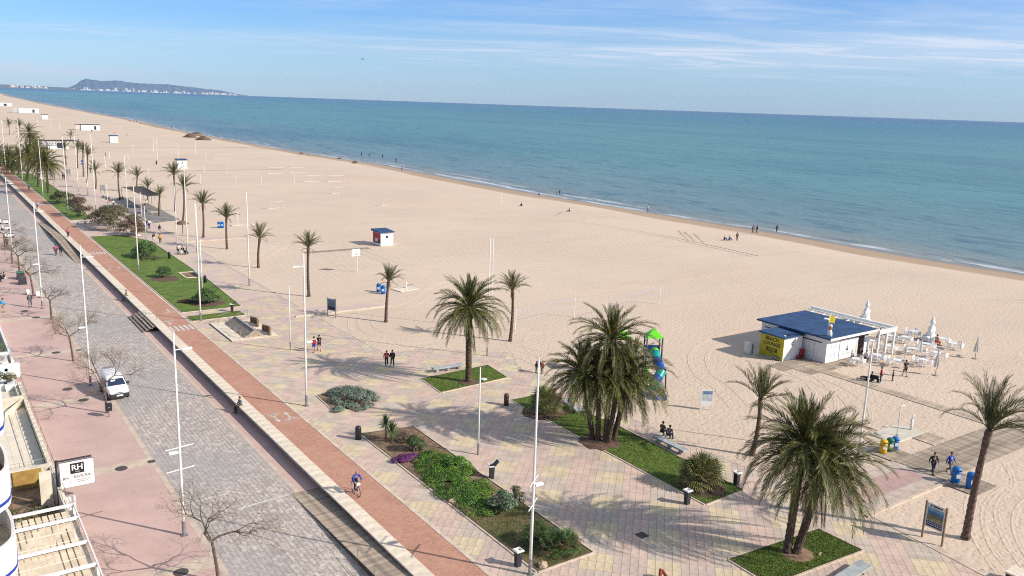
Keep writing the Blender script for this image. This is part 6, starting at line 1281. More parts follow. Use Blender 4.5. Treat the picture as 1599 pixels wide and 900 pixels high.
def person(px, py, kind, face, top, bot, label, z=0, topk='shirt', botk='trousers', hair='hair', hcol='hair', shoe='black', k=1.0, group=None, extra=None, loc=None):
    """face: heading in degrees, 0 = up the promenade, 90 = towards the street, 180 = to the viewer's end, -90 = to the sea"""
    t = empty('person', loc or P(px, py, z), R(face), label, 'person', group); t.scale = (k, k, k)
    link('body', pmesh(kind, 'body', M['skin']), t)
    for nm, w, m in (('top', topk, cloth(top)), (botk, botk, cloth(bot)), ('shoes', 'shoes', cloth(shoe)), ('hair', hair, M[hcol])):
        me = pmesh(kind, w, m); o = link(nm, me, t, mt=m)
    if extra == 'backpack': MB().box(-.14, .14, -.30, -.13, 1.02, 1.42).build('backpack', cloth('black'), t)
    if extra == 'bag': MB().box(.26, .34, -.12, .14, .62, .86).build('shopping_bag', cloth('white'), t)
    if extra == 'cap': MB().lathe([(.115, 0), (.10, .07), (0, .10)], 10, (0, .02, 1.66)).build('cap', cloth('black'), t)
    return t
person(1456, 740, 'walk', 150, 'black', 'navy', 'man in black jacket and dark trousers walking on the path to the boardwalk', extra=None, k=.98)
person(1482, 740, 'walk', 175, 'blue', 'grey', 'man in bright blue jacket and grey trousers striding beside the blue bins')
person(491, 550, 'walk', -10, 'white', 'blue', 'woman with red backpack, white top and blue shorts walking in the plaza', topk='tee', botk='shorts', shoe='red', k=.97)
o = MB().box(-.15, .15, -.30, -.13, 1.0, 1.44).build('backpack', cloth('red'), bpy.data.objects['person.002'])
person(499, 548, 'walk2', -10, 'black', 'navy', 'man in dark shirt and blue shorts walking beside the woman with the red backpack', topk='tee', botk='shorts', shoe='red')
person(604, 573, 'walk', 160, 'red', 'black', 'woman in orange-red top and black leggings in the palm shade', shoe='white', k=.98, hair='longhair')
person(613, 573, 'walk2', 165, 'black', 'black', 'taller person in black with hood beside the woman in the orange-red top', topk='coat', shoe='white')
person(839, 583, 'bend', -60, 'brown', 'black', 'person in brown bending down beside the sand behind the lamp post'); person(847, 583, 'stand', 120, 'red', 'grey', 'child in red and grey beside the bending person', k=.72)
person(1034, 683, 'sit', -78, 'olive', 'black', 'person in olive top seated on the bench behind the long lawn', hcol='hair'); person(1045, 688, 'sit', -70, 'grey', 'navy', 'person in grey top seated on the bench, nearer of the two', k=.96)
person(1375, 598, 'stand', 35, 'red', 'denim', 'person in red top and jeans standing at the end of the bar walkway', k=.95, shoe='white'); person(1413, 588, 'walk2', -20, 'black', 'black', 'person in black shirt and shorts standing among the terrace chairs', topk='tee', botk='shorts')
person(1394, 595, 'stand', 20, 'brown', 'black', 'small child in dark red standing between the two adults at the terrace', k=.68); person(1363, 594, 'ground', 60, 'black', 'black', 'person in black crouching over a pushchair by the walkway')
person(1352, 566, 'sit', 100, 'white', 'black', 'seated guest in white shirt at the terrace table behind the lamp post'); person(1343, 560, 'sit', -60, 'black', 'grey', 'seated guest in black at the terrace beside the bar door'); person(1380, 528, 'sit', 180, 'black', 'black', 'seated guest in black beneath the pergola beam'); person(1374, 530, 'sit', 90, 'grey', 'black', 'seated guest in grey beneath the pergola beam'); person(1462, 540, 'sit', -100, 'beige', 'red', 'seated guest in pale top and red beside the white statue')
# seat-wall people
wallz = .085-.47
person(376, 634, 'sit', 100, 'grey', 'black', 'man in grey shirt sitting on the edge of the low seat wall', loc=(20.9, P(376, 634, 0).y, -.50)); person(189, 465, 'sit', 100, 'skin' if False else 'beige', 'denim', 'person in pale top and jeans sitting on the seat wall farther up', loc=(20.9, P(189, 464, 0).y, -.50))
person(107, 371, 'walk', 185, 'pink', 'black', 'jogger in pale pink top on the seat wall edge near the far crossing', shoe='pink')
person(59, 327, 'walk', 0, 'lightblue', 'black', 'runner in light blue top on the red cycle path'); person(46, 297, 'walk2', 175, 'lightblue', 'navy', 'person in blue by the far lawn on the red cycle path')
person(88, 399, 'walk', 5, 'pink', 'black', 'walker in magenta jacket on the grey setts', ZS, topk='coat', k=1.02); person(96, 399, 'walk2', 5, 'black', 'black', 'walker in black coat on the grey setts', ZS, topk='coat', k=1.04)
person(48, 480, 'walk', 175, 'grey', 'grey', 'man in grey with white headwear walking on the pink pavement', ZS, topk='coat', k=1.02, hcol='greyhair'); person(6, 488, 'stand', -30, 'sky', 'beige', 'person in light blue shirt and bare legs at the left edge', ZS, botk='shorts'); person(8, 440, 'sit', 60, 'black', 'white', 'seated person in black and white at the far left', ZS); person(4, 441, 'sit', 40, 'black', 'navy', 'seated person in dark clothes at the left edge', ZS)
person(12, 386, 'stand', 0, 'brown', 'black', 'person in dark brown behind the far bare tree', ZS)
# promenade groups
person(279, 398, 'stand', 150, 'white', 'black', 'standing person in white and black beside the pole, left of three', topk='tee'); person(286, 397, 'sit', 150, 'black', 'white', 'seated person in black next to the pole, middle of three'); person(293, 397, 'sit', 120, 'white', 'white', 'person in white at the right of three by the pushchair')
person(251, 381, 'walk', 170, 'yellow', 'navy', 'person in yellow jacket walking on the promenade', topk='coat', shoe='white'); person(241, 379, 'walk2', 10, 'black', 'white', 'person in black top and pale shorts on the promenade', botk='shorts'); person(250, 365, 'stand', 30, 'black', 'white', 'person in black behind the one in yellow'); person(234, 357, 'walk', 20, 'white', 'navy', 'person in white and navy beyond the leafy bush'); person(231, 357, 'walk2', 20, 'navy', 'lightblue', 'person in navy beside the one in white beyond the leafy bush')
person(219, 336, 'sit', 90, 'lightblue', 'black', 'seated person in pale blue by the shade canopy'); person(226, 333, 'sit', -90, 'black', 'black', 'seated person in black by the low white bench'); person(229, 322, 'sit', 60, 'white', 'green' if False else 'olive', 'seated person in white under the shade canopy', hcol='hair'); person(188, 313, 'ground', 90, 'black', 'black', 'person in black sitting at the foot of the palm by the canopy'); person(193, 312, 'ground', 60, 'black', 'grey', 'second person in dark clothes sitting at the foot of the palm by the canopy')
person(173, 322, 'stand', 60, 'red', 'white', 'person in bright red behind the thicket'); person(178, 324, 'stand', 20, 'white', 'black', 'person in white behind the thicket'); person(99, 280, 'stand', 30, 'navy', 'navy', 'distant person in navy near the far palms'); person(102, 281, 'stand', 30, 'black', 'navy', 'distant person in black near the far palms'); person(142, 270, 'stand', 20, 'black', 'black', 'person in black near the three close slender palms', k=1.1)
# beach people
BP = [(1176, 364, 'walk', 'brown', 'black', 'walker in dark top at the waterline, left of the pair'), (1182, 364, 'walk2', 'black', 'black', 'walker in black at the waterline, right of the pair'), (1151, 376, 'stand', 'brown', 'brown', 'standing sunbather beside the two seated on the dry sand'), (1131, 375, 'ground', 'navy', 'navy', 'person sitting on the sand, left of the pair near the standing one'), (1139, 375, 'ground', 'lightblue', 'blue', 'person sitting on the sand in blue beside the standing one'),
      (1213, 363, 'walk', 'navy', 'black', 'lone walker at the waterline right of the pair'), (890, 331, 'ground', 'black', 'brown', 'lone person in dark clothes sitting on the open sand'), (815, 322, 'ground', 'black', 'black', 'lone person in black sitting on the sand farther left'), (874, 304, 'stand', 'navy', 'black', 'person in navy standing at the water edge'), (870, 305, 'stand', 'beige', 'grey', 'pale dressed person standing at the water edge'), (842, 305, 'ground', 'lightblue', 'navy', 'person sitting beside a pale blue towel at the water edge'), (1012, 331, 'stand', 'beige', 'grey', 'slim figure standing in the shallow water'),
      (628, 267, 'stand', 'black', 'black', 'dark figure standing just above the wet sand'), (619, 254, 'stand', 'brown', 'black', 'figure at the water edge left of the dark one'), (577, 245, 'stand', 'black', 'black', 'small figure wading by the surf'), (565, 244, 'stand', 'black', 'black', 'small dark figure wading farther left'), (598, 248, 'stand', 'black', 'black', 'small figure at the foam line'), (484, 242, 'ground', 'white', 'black', 'figure in white seated by the small heap'), (245, 259, 'stand', 'black', 'black', 'figure in black between the far posts'), (165, 246, 'stand', 'black', 'brown', 'dark figure walking on the far sand'), (199, 213, 'stand', 'black', 'brown', 'figure left of the second white hut'), (144, 207, 'stand', 'brown', 'navy', 'figure left of the far bar'), (378, 224, 'stand', 'black', 'white', 'figure near the water right of the heaps'), (221, 194, 'ground', 'black', 'brown', 'pair seated near the far waterline'), (203, 191, 'stand', 'brown', 'black', 'tiny figure left at the far waterline'), (214, 191, 'stand', 'black', 'black', 'tiny figure at the far waterline'), (268, 201, 'stand', 'navy', 'navy', 'tiny figure beside the surf left of the heaps'), (264, 203, 'ground', 'lightblue', 'white', 'tiny figure with a white towel by the surf')]
for i, (px, py, kd, tp, bt, lb) in enumerate(BP): person(px, py, kd, (i*67) % 360, tp, bt, lb, z=-.05 if py > 300 else -.4, k=1.0 if py > 260 else 1.15)
o = MB().box(-.9, .9, -.45, .45, 0, .03).build('beach_towel', cloth('lightblue'), loc=P(846, 304, -.4)+Vector((0, 0, .05))); tag(o, 'pale blue beach towel at the water edge', 'towel')
# pushchairs
for px, py, lb, z in [(1366, 596, 'dark pushchair by the bar walkway', 0), (1349, 591, 'black bags lying on the bar walkway', 0), (290, 397, 'pushchair beside the three people at the pole', 0)]:
    t = empty('pushchair', P(px, py, z+.03), R(30), lb, 'pushchair' if 'push' in lb else 'bag'); MB().box(-.25, .25, -.35, .3, .3, .62, taper=.05).build('seat', cloth('black'), t)
    for x in (-.25, .25):
        for y in (-.3, .3): MB().tube([(x-.02, y, .13), (x+.02, y, .13)], .13, 10).build('wheel', M['rubber'], t)
    MB().tube([(-.22, -.3, .3), (-.22, -.55, 1.0), (.22, -.55, 1.0), (.22, -.3, .3)], .015, 5).build('handle', M['galv'], t)
    if 'bags' in lb: t.scale = (.9, .9, .35)
# ---- bicycle and rider
def bicycle(loc, rz, label, fcol='whiteplastic'):
    t = empty('bicycle', loc, rz, label, 'bicycle')
    def wheel(y):
        w = empty('wheel', (0, y, .34)); w.parent = t; ring = [(0, .33*math.cos(a), .33*math.sin(a)) for a in [i*math.pi/12 for i in range(25)]]; MB().tube(ring, .021, 6, cap=False).build('tyre', M['rubber'], w, True)
        MB().tube([(0, .305*math.cos(a), .305*math.sin(a)) for a in [i*math.pi/12 for i in range(25)]], .010, 5, cap=False).build('rim', M['steel'], w); mb = MB()
        for k in range(12): a = k*math.pi/6; mb.tube([(0, 0, 0), (0, .3*math.cos(a), .3*math.sin(a))], .0025, 3)
        mb.tube([(-.05, 0, 0), (.05, 0, 0)], .02, 6); mb.build('spokes', M['steel'], w)
    wheel(-.50); wheel(.52)
    MB().tube([(0, -.1, .30), (0, -.24, .88)], .017, 6).tube([(0, -.22, .80), (0, .36, .82)], .016, 6).tube([(0, -.1, .30), (0, .38, .76)], .018, 6).tube([(.02, -.1, .30), (.03, -.5, .34)], .010, 5).tube([(0, -.22, .78), (.03, -.5, .34)], .009, 5).tube([(0, .35, .90), (0, .40, .70), (0, .52, .34)], .016, 6).build('frame', M[fcol], t, True)
    MB().tube([(-.28, .40, 1.02), (-.12, .42, 1.0), (0, .36, .98), (.12, .42, 1.0), (.28, .40, 1.02)], .014, 6).build('handlebar', M['black'], t, True); MB().poly([(-.08, -.38, .93), (.08, -.38, .93), (.02, -.10, .94), (-.02, -.10, .94), (-.06, -.36, .88), (.06, -.36, .88), (.02, -.12, .90), (-.02, -.12, .90)], [(3, 2, 1, 0), (4, 5, 6, 7), (0, 1, 5, 4), (1, 2, 6, 5), (2, 3, 7, 6), (3, 0, 4, 7)]).build('saddle', M['black'], t)
    MB().lathe([(.09, -.01), (.09, .01)], 14).build('chainring', M['steel'], t, loc=(.03, -.1, .30)).rotation_euler = (0, R(90), 0); MB().tube([(.06, -.1, .30), (.06, .03, .42)], .01, 5).box(.05, .14, 0, .08, .41, .435).tube([(-.06, -.1, .30), (-.06, -.2, .18)], .01, 5).box(-.14, -.05, -.24, -.16, .17, .195).build('pedals', M['black'], t); return t
bp = P(556, 771); bicycle(bp, R(176), 'bicycle with white handlebar bag ridden on the red cycle path')
MB().box(-.12, .12, .42, .56, .82, .98).build('handlebar_bag', M['white'], bpy.data.objects['bicycle'])
person(0, 0, 'cycle', 176, 'blue', 'black', 'cyclist in bright blue jacket riding on the red cycle path', loc=bp, hcol='greyhair')
# scooters / tables at far left street edge
for i, (px, py, lb) in enumerate([(14, 372, 'white scooter parked nearest in the row at the left edge'), (10, 360, 'second white scooter in the row at the left edge'), (6, 350, 'third white scooter in the row at the left edge')]):
    t = empty('motor_scooter', P(px, py, ZS), R(70), lb, 'scooter', 'scooters parked at the left edge')
    for y in (-.6, .6): MB().tube([(-.06, y, .25), (.06, y, .25)], .25, 14).build('wheel', M['rubber'], t)
    MB().poly([(-.2, -.75, .35), (.2, -.75, .35), (.2, .1, .30), (-.2, .1, .30), (-.15, -.8, .75), (.15, -.8, .75), (.15, -.05, .72), (-.15, -.05, .72)], [(3, 2, 1, 0), (4, 5, 6, 7), (0, 1, 5, 4), (1, 2, 6, 5), (2, 3, 7, 6), (3, 0, 4, 7)]).box(-.17, .17, .1, .45, .25, .3).poly([(-.2, .42, .3), (.2, .42, .3), (.12, .5, 1.0), (-.12, .5, 1.0), (-.2, .48, .3), (.2, .48, .3), (.12, .58, 1.0), (-.12, .58, 1.0)], [(3, 2, 1, 0), (4, 5, 6, 7), (0, 1, 5, 4), (1, 2, 6, 5), (2, 3, 7, 6), (3, 0, 4, 7)]).build('body', M['white'], t); MB().box(-.14, .14, -.78, -.1, .76, .84).build('saddle', M['black'], t); MB().tube([(-.32, .45, 1.05), (0, .5, 1.02), (.32, .45, 1.05)], .02, 5).build('handlebar', M['black'], t)
# white chairs/tables cluster beside the man in grey
for i, (px, py) in enumerate([(60, 462), (44, 460)]):
    t = empty('pavement_sign', P(px, py, ZS), R(20*i), ['white folding sign to the right of the man in grey', 'white folding sign to the left of the man in grey'][i], 'sign'); MB().poly([(-.22, -.2, 0), (.22, -.2, 0), (.22, .0, .65), (-.22, .0, .65)], [(0, 1, 2, 3)]).poly([(-.22, .2, 0), (.22, .2, 0), (.22, .02, .65), (-.22, .02, .65)], [(3, 2, 1, 0)]).build('panel', M['white'], t)
# ================================================================ VAN
def van():
    t = empty('parked_van', (12.75, 79.2, ZS), R(182.5), 'white compact panel van with roof bars parked beside the pink pavement', 'van')
    # stations along y (front is +y): y, z bottom, z belt, half width belt, z top, half width top
    st = [(-2.0, .42, 1.0, .80, 1.72, .68), (-1.93, .30, 1.0, .84, 1.78, .72), (-1.2, .28, 1.02, .86, 1.83, .73), (-.2, .28, 1.03, .86, 1.83, .73), (.35, .28, 1.03, .86, 1.79, .71), (.72, .28, 1.03, .86, 1.60, .70), (1.20, .28, 1.03, .86, 1.12, .80), (1.55, .30, .92, .84, 1.02, .74), (1.88, .34, .80, .79, .88, .66), (2.03, .38, .66, .70, .70, .60)]
    mb = MB()
    for y, zb, zm, wm, zt, wt in st:
        mb.v += [(-wm*.93, y, zb), (-wm, y, zb+.15), (-wm, y, zm), (-(wm*.3+wt*.7), y, zm+(zt-zm)*.75), (-wt*.93, y, zt-.02), (0, y, zt+.02), (wt*.93, y, zt-.02), ((wm*.3+wt*.7), y, zm+(zt-zm)*.75), (wm, y, zm), (wm, y, zb+.15), (wm*.93, y, zb)]
    n = 11
    for i in range(len(st)-1):
        for k in range(n-1): mb.f.append((i*n+k, (i+1)*n+k, (i+1)*n+k+1, i*n+k+1)); mb.m.append(0)
        mb.f.append((i*n+n-1, (i+1)*n+n-1, (i+1)*n, i*n)); mb.m.append(0)
    mb.f.append(tuple(range(n))); mb.m.append(0); mb.f.append(tuple(reversed(range((len(st)-1)*n, len(st)*n)))); mb.m.append(0)
    paint = mat('van_white', (.78, .78, .78), .22, .03, 2, spec=.6); paint.node_tree.nodes['Principled BSDF'].inputs['Coat Weight'].default_value = .5
    o = mb.build('body', paint, t, True); bv = o.modifiers.new('b', 'BEVEL'); bv.width = .03; bv.segments = 2
    def q(name, pts, m): MB().face(*pts).build(name, m, t)
    # windscreen follows the slope between stations 0.72 and 1.20
    q('windscreen', [(-.74, 1.185, 1.165), (.74, 1.185, 1.165), (.60, .745, 1.635), (-.60, .745, 1.635)], M['glass'])
    q('dashboard_paper', [(.05, .90, 1.485), (.42, .92, 1.465), (.40, .82, 1.575), (.05, .80, 1.59)], M['whiteold'])
    for s in (-1, 1):
        q('front_side_window', [(s*.868, .95, 1.08), (s*.868, .10, 1.08), (s*.785, .15, 1.60), (s*.785, .55, 1.58)][::s], M['glass']); q('rear_side_window', [(s*.868, -.0, 1.08), (s*.868, -.85, 1.08), (s*.785, -.8, 1.60), (s*.785, -.0, 1.60)][::s], M['glass'])
        MB().box(s*.87-.03, s*.87+.03, -1.9, 1.2, .52, .64).build('side_rubbing_strip', M['dark'], t); MB().box(min(s*.86, s*1.08), max(s*.86, s*1.08), .86, 1.0, 1.08, 1.28).build('wing_mirror', M['black'], t)
        mb2 = MB().poly([(s*.52, 1.90, .74), (s*.79, 1.80, .74), (s*.79, 1.66, .93), (s*.52, 1.80, .92)], [(0, 1, 2, 3)] if s > 0 else [(3, 2, 1, 0)]); ob = mb2.build('headlight', mat('headlight_glass', (.55, .57, .6), .12, .1, 8), t); ob.location.z = .006; ob.location.y = .03
        for y in (-1.28, 1.30):
            w = empty('wheel', (s*.80, y, .30)); w.parent = t; MB().tube([(-.1, 0, 0), (.1, 0, 0)], .30, 20).build('tyre', M['rubber'], w, False); MB().tube([(-.105, 0, 0), (.105, 0, 0)], .18, 14).build('rim', M['galv'], w)
            MB().tube([(s*.77, y, .31), (s*.872, y, .31)], .355, 20).build('wheel_arch', M['black'], t)
    MB().poly([(-.80, 1.90, .30), (.80, 1.90, .30), (.72, 2.10, .32), (-.72, 2.10, .32), (-.84, 1.86, .66), (.84, 1.86, .66), (.74, 2.12, .64), (-.74, 2.12, .64)], [(3, 2, 1, 0), (4, 5, 6, 7), (0, 1, 5, 4), (1, 2, 6, 5), (2, 3, 7, 6), (3, 0, 4, 7)]).build('front_bumper', M['dark'], t); MB().box(-.26, .26, 2.115, 2.135, .44, .56).build('number_plate', M['white'], t); MB().box(-.80, .80, -2.1, -1.95, .32, .66).build('rear_bumper', M['dark'], t)
    MB().face((-.34, 2.052, .70), (.34, 2.052, .70), (.30, 2.01, .755), (-.30, 2.01, .755)).build('grille', M['black'], t)
    for y in (-1.5, -1.0, -.5, .0): MB().tube([(-.66, y, 1.84), (-.62, y, 1.93), (.62, y, 1.93), (.66, y, 1.84)], .022, 6).build('roof_bar', M['steel'], t)
    for x in (-.62, .62): MB().tube([(x, -1.6, 1.93), (x, .1, 1.93)], .02, 6).build('roof_rail', M['steel'], t)
    MB().box(-.5, .5, -1.9, -1.7, 1.9, 2.02).build('rack_roller', M['galv'], t)
van()
# ================================================================ BUILDINGS AND TERRACES AT THE LEFT
blue = mat('blue_stripe', (.015, .05, .32), .5, .1, 2); wr = mat('white_render', (.74, .745, .74), .75, .04, .8, bump=.08, bscale=25)
t = empty('white_tower_block', (0.0, 38.4, 0), 0, 'white apartment block with rounded balconies and blue stripes at the left edge', 'building')
def rounded(r, z0, z1, name, m, t_=.12, n=28, hollow=True, ln=1.6):
    "parapet round a balcony: stadium outline, open inside"
    mb = MB(); out = []; inn = []
    for rr_, L_ in ((r, out), (r-t_, inn)):
        for k in range(n+1): a = R(-90+180*k/n); L_.append((rr_*math.cos(a), (ln/2 if a > 0 else -ln/2)*min(1, abs(a)/.35) + rr_*.0 + (rr_*math.sin(a)), 0))
    for k in range(n):
        a, b, c, d = out[k], out[k+1], inn[k+1], inn[k]
        mb.face((a[0], a[1], z0), (b[0], b[1], z0), (b[0], b[1], z1), (a[0], a[1], z1))
        if hollow: mb.face((c[0], c[1], z0), (d[0], d[1], z0), (d[0], d[1], z1), (c[0], c[1], z1)); mb.face((a[0], a[1], z1), (b[0], b[1], z1), (c[0], c[1], z1), (d[0], d[1], z1))
    if not hollow: mb.face(*[(x, y, z1) for x, y, _ in out]); mb.face(*[(x, y, z0) for x, y, _ in reversed(out)])
    return mb.build(name, m, t, True)
for i, zf in enumerate((13.4, 10.4, 7.4, 4.4, 1.4)):
    rounded(2.0, zf-.72, zf+.85, 'balcony_parapet', wr); rounded(1.89, zf-.22, zf-.02, 'balcony_floor', mat('terracotta_floor', (.26, .13, .08), .8, .15, 1) if i == 1 else M['creamtile'], hollow=False)
    rounded(2.015, zf-.52, zf-.38, 'blue_stripe', blue, .02)
MB().box(-8, -.3, -7, 7, -.6, 16).build('core_wall', wr, t)
for zf in (13.4, 10.4, 7.4): MB().box(-.31, -.25, -1.5, 1.5, zf, zf+2.2).build('balcony_door', M['glass'], t)
MB().box(1.0, 1.4, .3, .8, 7.4, 8.1).build('balcony_chair', M['white'], t)
# pergola terrace (nearest)
t = empty('terrace_pergola', (0, 0, 0), 0, 'white steel pergola over cream sun-blind strips at the bottom left', 'pergola')
px1 = 5.72
MB().box(px1-.07, px1, 36, 51.2, 2.5, 2.64).build('edge_beam', M['white'], t)
for y in (51.1, 49.3, 46.2, 43.55, 40.4, 37.2): MB().box(2.1, px1-.075, y-.09, y+.09, 2.5, 2.63).build('cross_beam', M['white'], t)
for y in (51.1, 43.5, 37): MB().box(px1-.10, px1+.02, y-.06, y+.06, -.6, 2.49).build('post', M['white'], t)
blind = mat('cream_blind_strip', (.74, .62, .46), .85, .14, 1.2)
for k in range(11): MB().box(2.05+k*.325, 2.05+k*.325+.255, 34, 50.9, 2.30+random.uniform(-.01, .01), 2.335).build('blind_strip', blind, t)
MB().box(-.5, 5.5, 30, 51.4, -.6, -.45).build('terrace_floor', M['creamtile'], t); MB().box(5.5, 5.75, 36, 51.4, -.6, .35).build('terrace_wall', M['cream'], t)
for y in (50.2, 48.3, 47.1, 45.0, 42.2, 39.0): MB().tube([(2.1, y, 2.36), (px1-.1, y, 2.36)], .014, 4).build('blind_cord', M['whiteold'], t)
t = empty('hanging_plant', (2.7, 50.4, 2.2), 0, 'small leafy plant on the pergola near the balcony', 'plant'); mb = MB(); mb.mat(M['bush']).mat(M['budleaf']); leafcloud(mb, (0, 0, .4), (.35, .25, .2), 70, .08, random.Random(3)); mb.build('foliage', None, t)
# neglected garden court between two cream walls
def stones(mb, x0, x1, y0, y1, z0, z1, along='x', s=.42, h=.24, g=.012):
    n = int(round((x1-x0 if along == 'x' else y1-y0)/s)); m_ = max(1, int(round((z1-z0)/h)))
    for r in range(m_):
        for k in range(n+1):
            off = (.5 if r % 2 else 0)*s; a = k*s-off; b = a+s; lim = (x1-x0) if along == 'x' else (y1-y0); a, b = max(a, 0)+g/2, min(b, lim)-g/2
            if b-a < .05: continue
            za, zb = z0+(z1-z0)*r/m_+g/2, z0+(z1-z0)*(r+1)/m_-g/2; j = random.uniform(0, .02)
            if along == 'x': mb.box(x0+a, x0+b, y0-j, y1, za, zb)
            else: mb.box(x0, x1+j, y0+a, y0+b, za, zb)
def stonewall(name, x0, x1, y0, y1, z0, z1, label, along, mt=None):
    t = empty(name, (0, 0, 0), 0, label, 'wall'); mb = MB(); stones(mb, x0, x1, y0, y1, z0, z1, along); o = mb.build('stone_blocks', mt or M['cream'], t); o['kind'] = 'stuff'
    if along == 'x': MB().box(x0+.01, x1-.01, y0+.03, y1-.03, z0, z1-.02).build('wall_core', M['concrete'], t); MB().box(x0-.03, x1+.03, y0-.04, y1+.04, z1+.002, z1+.07).build('coping', M['creamtile'], t)
    else: MB().box(x0+.03, x1-.03, y0+.01, y1-.01, z0, z1-.02).build('wall_core', M['concrete'], t)
    return t
stonewall('garden_wall', .5, 5.5, 52.6, 52.95, -.6, .7, 'cream stone wall on the near side of the neglected garden court', 'x')
stonewall('garden_wall', .5, 5.6, 62.0, 62.35, -.6, .75, 'cream stone wall at the far side of the neglected garden court', 'x')
o = MB().box(3.4, 5.1, 61.86, 61.93, -.5, .78).build('ochre_panel', M['ochre']); tag(o, 'ochre wooden panel leaning against the far wall of the garden court', 'panel')
t = empty('garden_court', (0, 0, 0), 0, 'neglected garden court with bare soil and ivy between cream stone walls', 'garden'); MB().box(.5, 5.5, 52.97, 61.8, -.6, -.55).build('ground', M['soil'], t)
mb = MB(); mb.mat(M['drybush']).mat(M['bush']).mat(M['fronddry']); rnd = random.Random(8)
for _ in range(26): leafcloud(mb, (rnd.uniform(1, 5.2), rnd.uniform(53.5, 58.5), -.45), (.55, .5, .28), 70, .09, rnd)
mb.build('ground_plants', None, t); mb = MB(); mb.mat(M['bush']); leafcloud(mb, (1.6, 54.2, -.4), (.9, .7, .35), 240, .09, rnd); mb.build('ivy_patch', None, t)
sc = MB()
for _ in range(14): x, y = rnd.uniform(1, 5), rnd.uniform(54, 61); sc.tube([(x, y, -.5), (x+rnd.uniform(-1.5, 1.5), y+rnd.uniform(-1, 1), -.3+rnd.random()*.3)], .03, 5)
sc.build('dry_branches', M['bark'], t)
# long stepped boundary wall along the pavement
t = empty('boundary_wall', (0, 0, 0), 0, 'long cream wall with stepped blocks and a thin rail along the pink pavement', 'wall'); me = MB().box(0, .26, 0, .40, 0, .32).mesh('coping_block', M['cream'])
for k in range(40): link('coping_block', me, t, (5.62, 62.4+k*.52, .18+(.06 if k % 2 else 0)))
MB().box(5.64, 5.86, 62.4, 83.2, -.6, .179).build('wall_body', M['cream'], t); MB().tube([(5.93, 51.5, .95), (5.93, 84, .95)], .018, 5).build('rail', M['galv'], t)
for k in range(17): MB().tube([(5.93, 51.6+2*k, -.6), (5.93, 51.6+2*k, .95)], .016, 5).build('rail_post', M['galv'], t)
MB().box(5.62, 5.84, 51.4, 62.4, -.6, .5).build('wall_body_near', M['cream'], t)
for k in range(9): MB().box(5.60, 5.87, 51.5+k*1.2, 51.5+k*1.2+1.0, .502, .70+.04*(k % 2)).build('coping_slab', M['creamtile'], t)
# sunken tiled terrace with rail
t = empty('tiled_terrace', (0, 0, 0), 0, 'cream tiled terrace with low walls between the planters and the garden court', 'terrace'); me = MB().box(.004, .596, .004, .596, -.05, 0).mesh('floor_tile', M['creamtile'])
for i in range(9):
    for j in range(26): link('floor_tile', me, t, (.2+i*.6, 62.5+j*.6, -.12))
MB().box(.2, 5.6, 62.4, 78.2, -.6, -.175).build('floor_bed', M['concrete'], t); MB().box(4.35, 4.5, 64.5, 78, -.119, -.07).build('inner_kerb', M['cream'], t); MB().box(.5, 5.6, 78.2, 78.5, -.6, .75).build('cross_wall', M['cream'], t)
MB().poly([(4.0, 76.0, -.44), (5.5, 78.1, -.44), (5.6, 78.1, .70), (4.1, 76.0, .30)], [(0, 1, 2, 3), (3, 2, 1, 0)]).build('stair_flank', M['cream'], t); MB().tube([(.8, 64.3, .35), (5.5, 64.3, .45)], .02, 5).tube([(.8, 64.3, .0), (5.5, 64.3, .1)], .012, 5).build('rail', M['steel'], t)
for x in (.9, 2.4, 4.0, 5.4): MB().tube([(x, 64.3, -.45), (x, 64.3, .45)], .018, 5).build('rail_post', M['steel'], t)
t = empty('upper_terrace', (0, 0, 0), 0, 'small cream terrace with planters beside the white plinth', 'terrace'); MB().box(.3, 5.6, 78.5, 85.4, -.6, -.1).build('floor', M['creamtile'], t); MB().box(5.35, 5.6, 78.5, 90, -.6, .35).build('side_wall', M['cream'], t)
def ball(px, py, label, z=-.1):
    t = empty('topiary_ball', P(px, py, z), 0, label, 'planter', 'clipped ball shrubs in white pots'); MB().box(-.42, .42, -.42, .42, 0, .62, taper=-.05).build('pot', M['white'], t); mb = MB(); mb.mat(M['bush']).mat(M['budleaf'] if False else M['olive']); rnd = random.Random(px)
    leafcloud(mb, (0, 0, 1.05), (.52, .52, .62), 900, .06, rnd, shell=.8); mb.build('foliage', None, t)
ball(18, 609, 'clipped ball shrub in a white pot beside the terrace wall'); ball(2, 609, 'clipped ball shrub in a white pot at the very left edge')
t = empty('white_plinth', P(11, 590, -.1), 0, 'white plinth with a round blue logo at the terrace corner', 'plinth'); MB().box(-1.0, 1.1, -.25, .35, 0, 1.25).box(-1.3, .1, -1.0, -.4, 0, .35).build('block', M['white'], t); MB().lathe([(.2, 0), (.2, .012), (.13, .012), (.13, 0)], 14).build('round_logo', mat('pale_blue_logo', (.35, .45, .6), .6, .1, 3), t, loc=(0, -.252, .8)).rotation_euler = (R(90), 0, 0)
t = empty('hedge_bed', (0, 0, 0), 0, 'low green hedge top in a white walled bed at the left edge', 'hedge'); mb = MB(); mb.mat(GB[1]).mat(GB[0]); rnd = random.Random(4)
for k in range(14): leafcloud(mb, (4.7-.05*k, 96.6+k*1.3, -.1), (1.3, .9, .5), 260, .07, rnd, shell=.8)
mb.build('foliage', None, t); MB().box(5.9, 6.1, 92, 116, -.6, .1).box(3.0, 5.9, 94.3, 94.6, -.6, .3).build('bed_wall', M['white'], t); MB().box(3.5, 5.6, 91, 94, -.6, .2).build('planter_box', M['whiteold'], t)
mb = MB(); mb.mat(M['drybush']); leafcloud(mb, (4.6, 92.5, .25), (.9, 1.1, .3), 260, .07, rnd); mb.build('dark_plants', None, t)
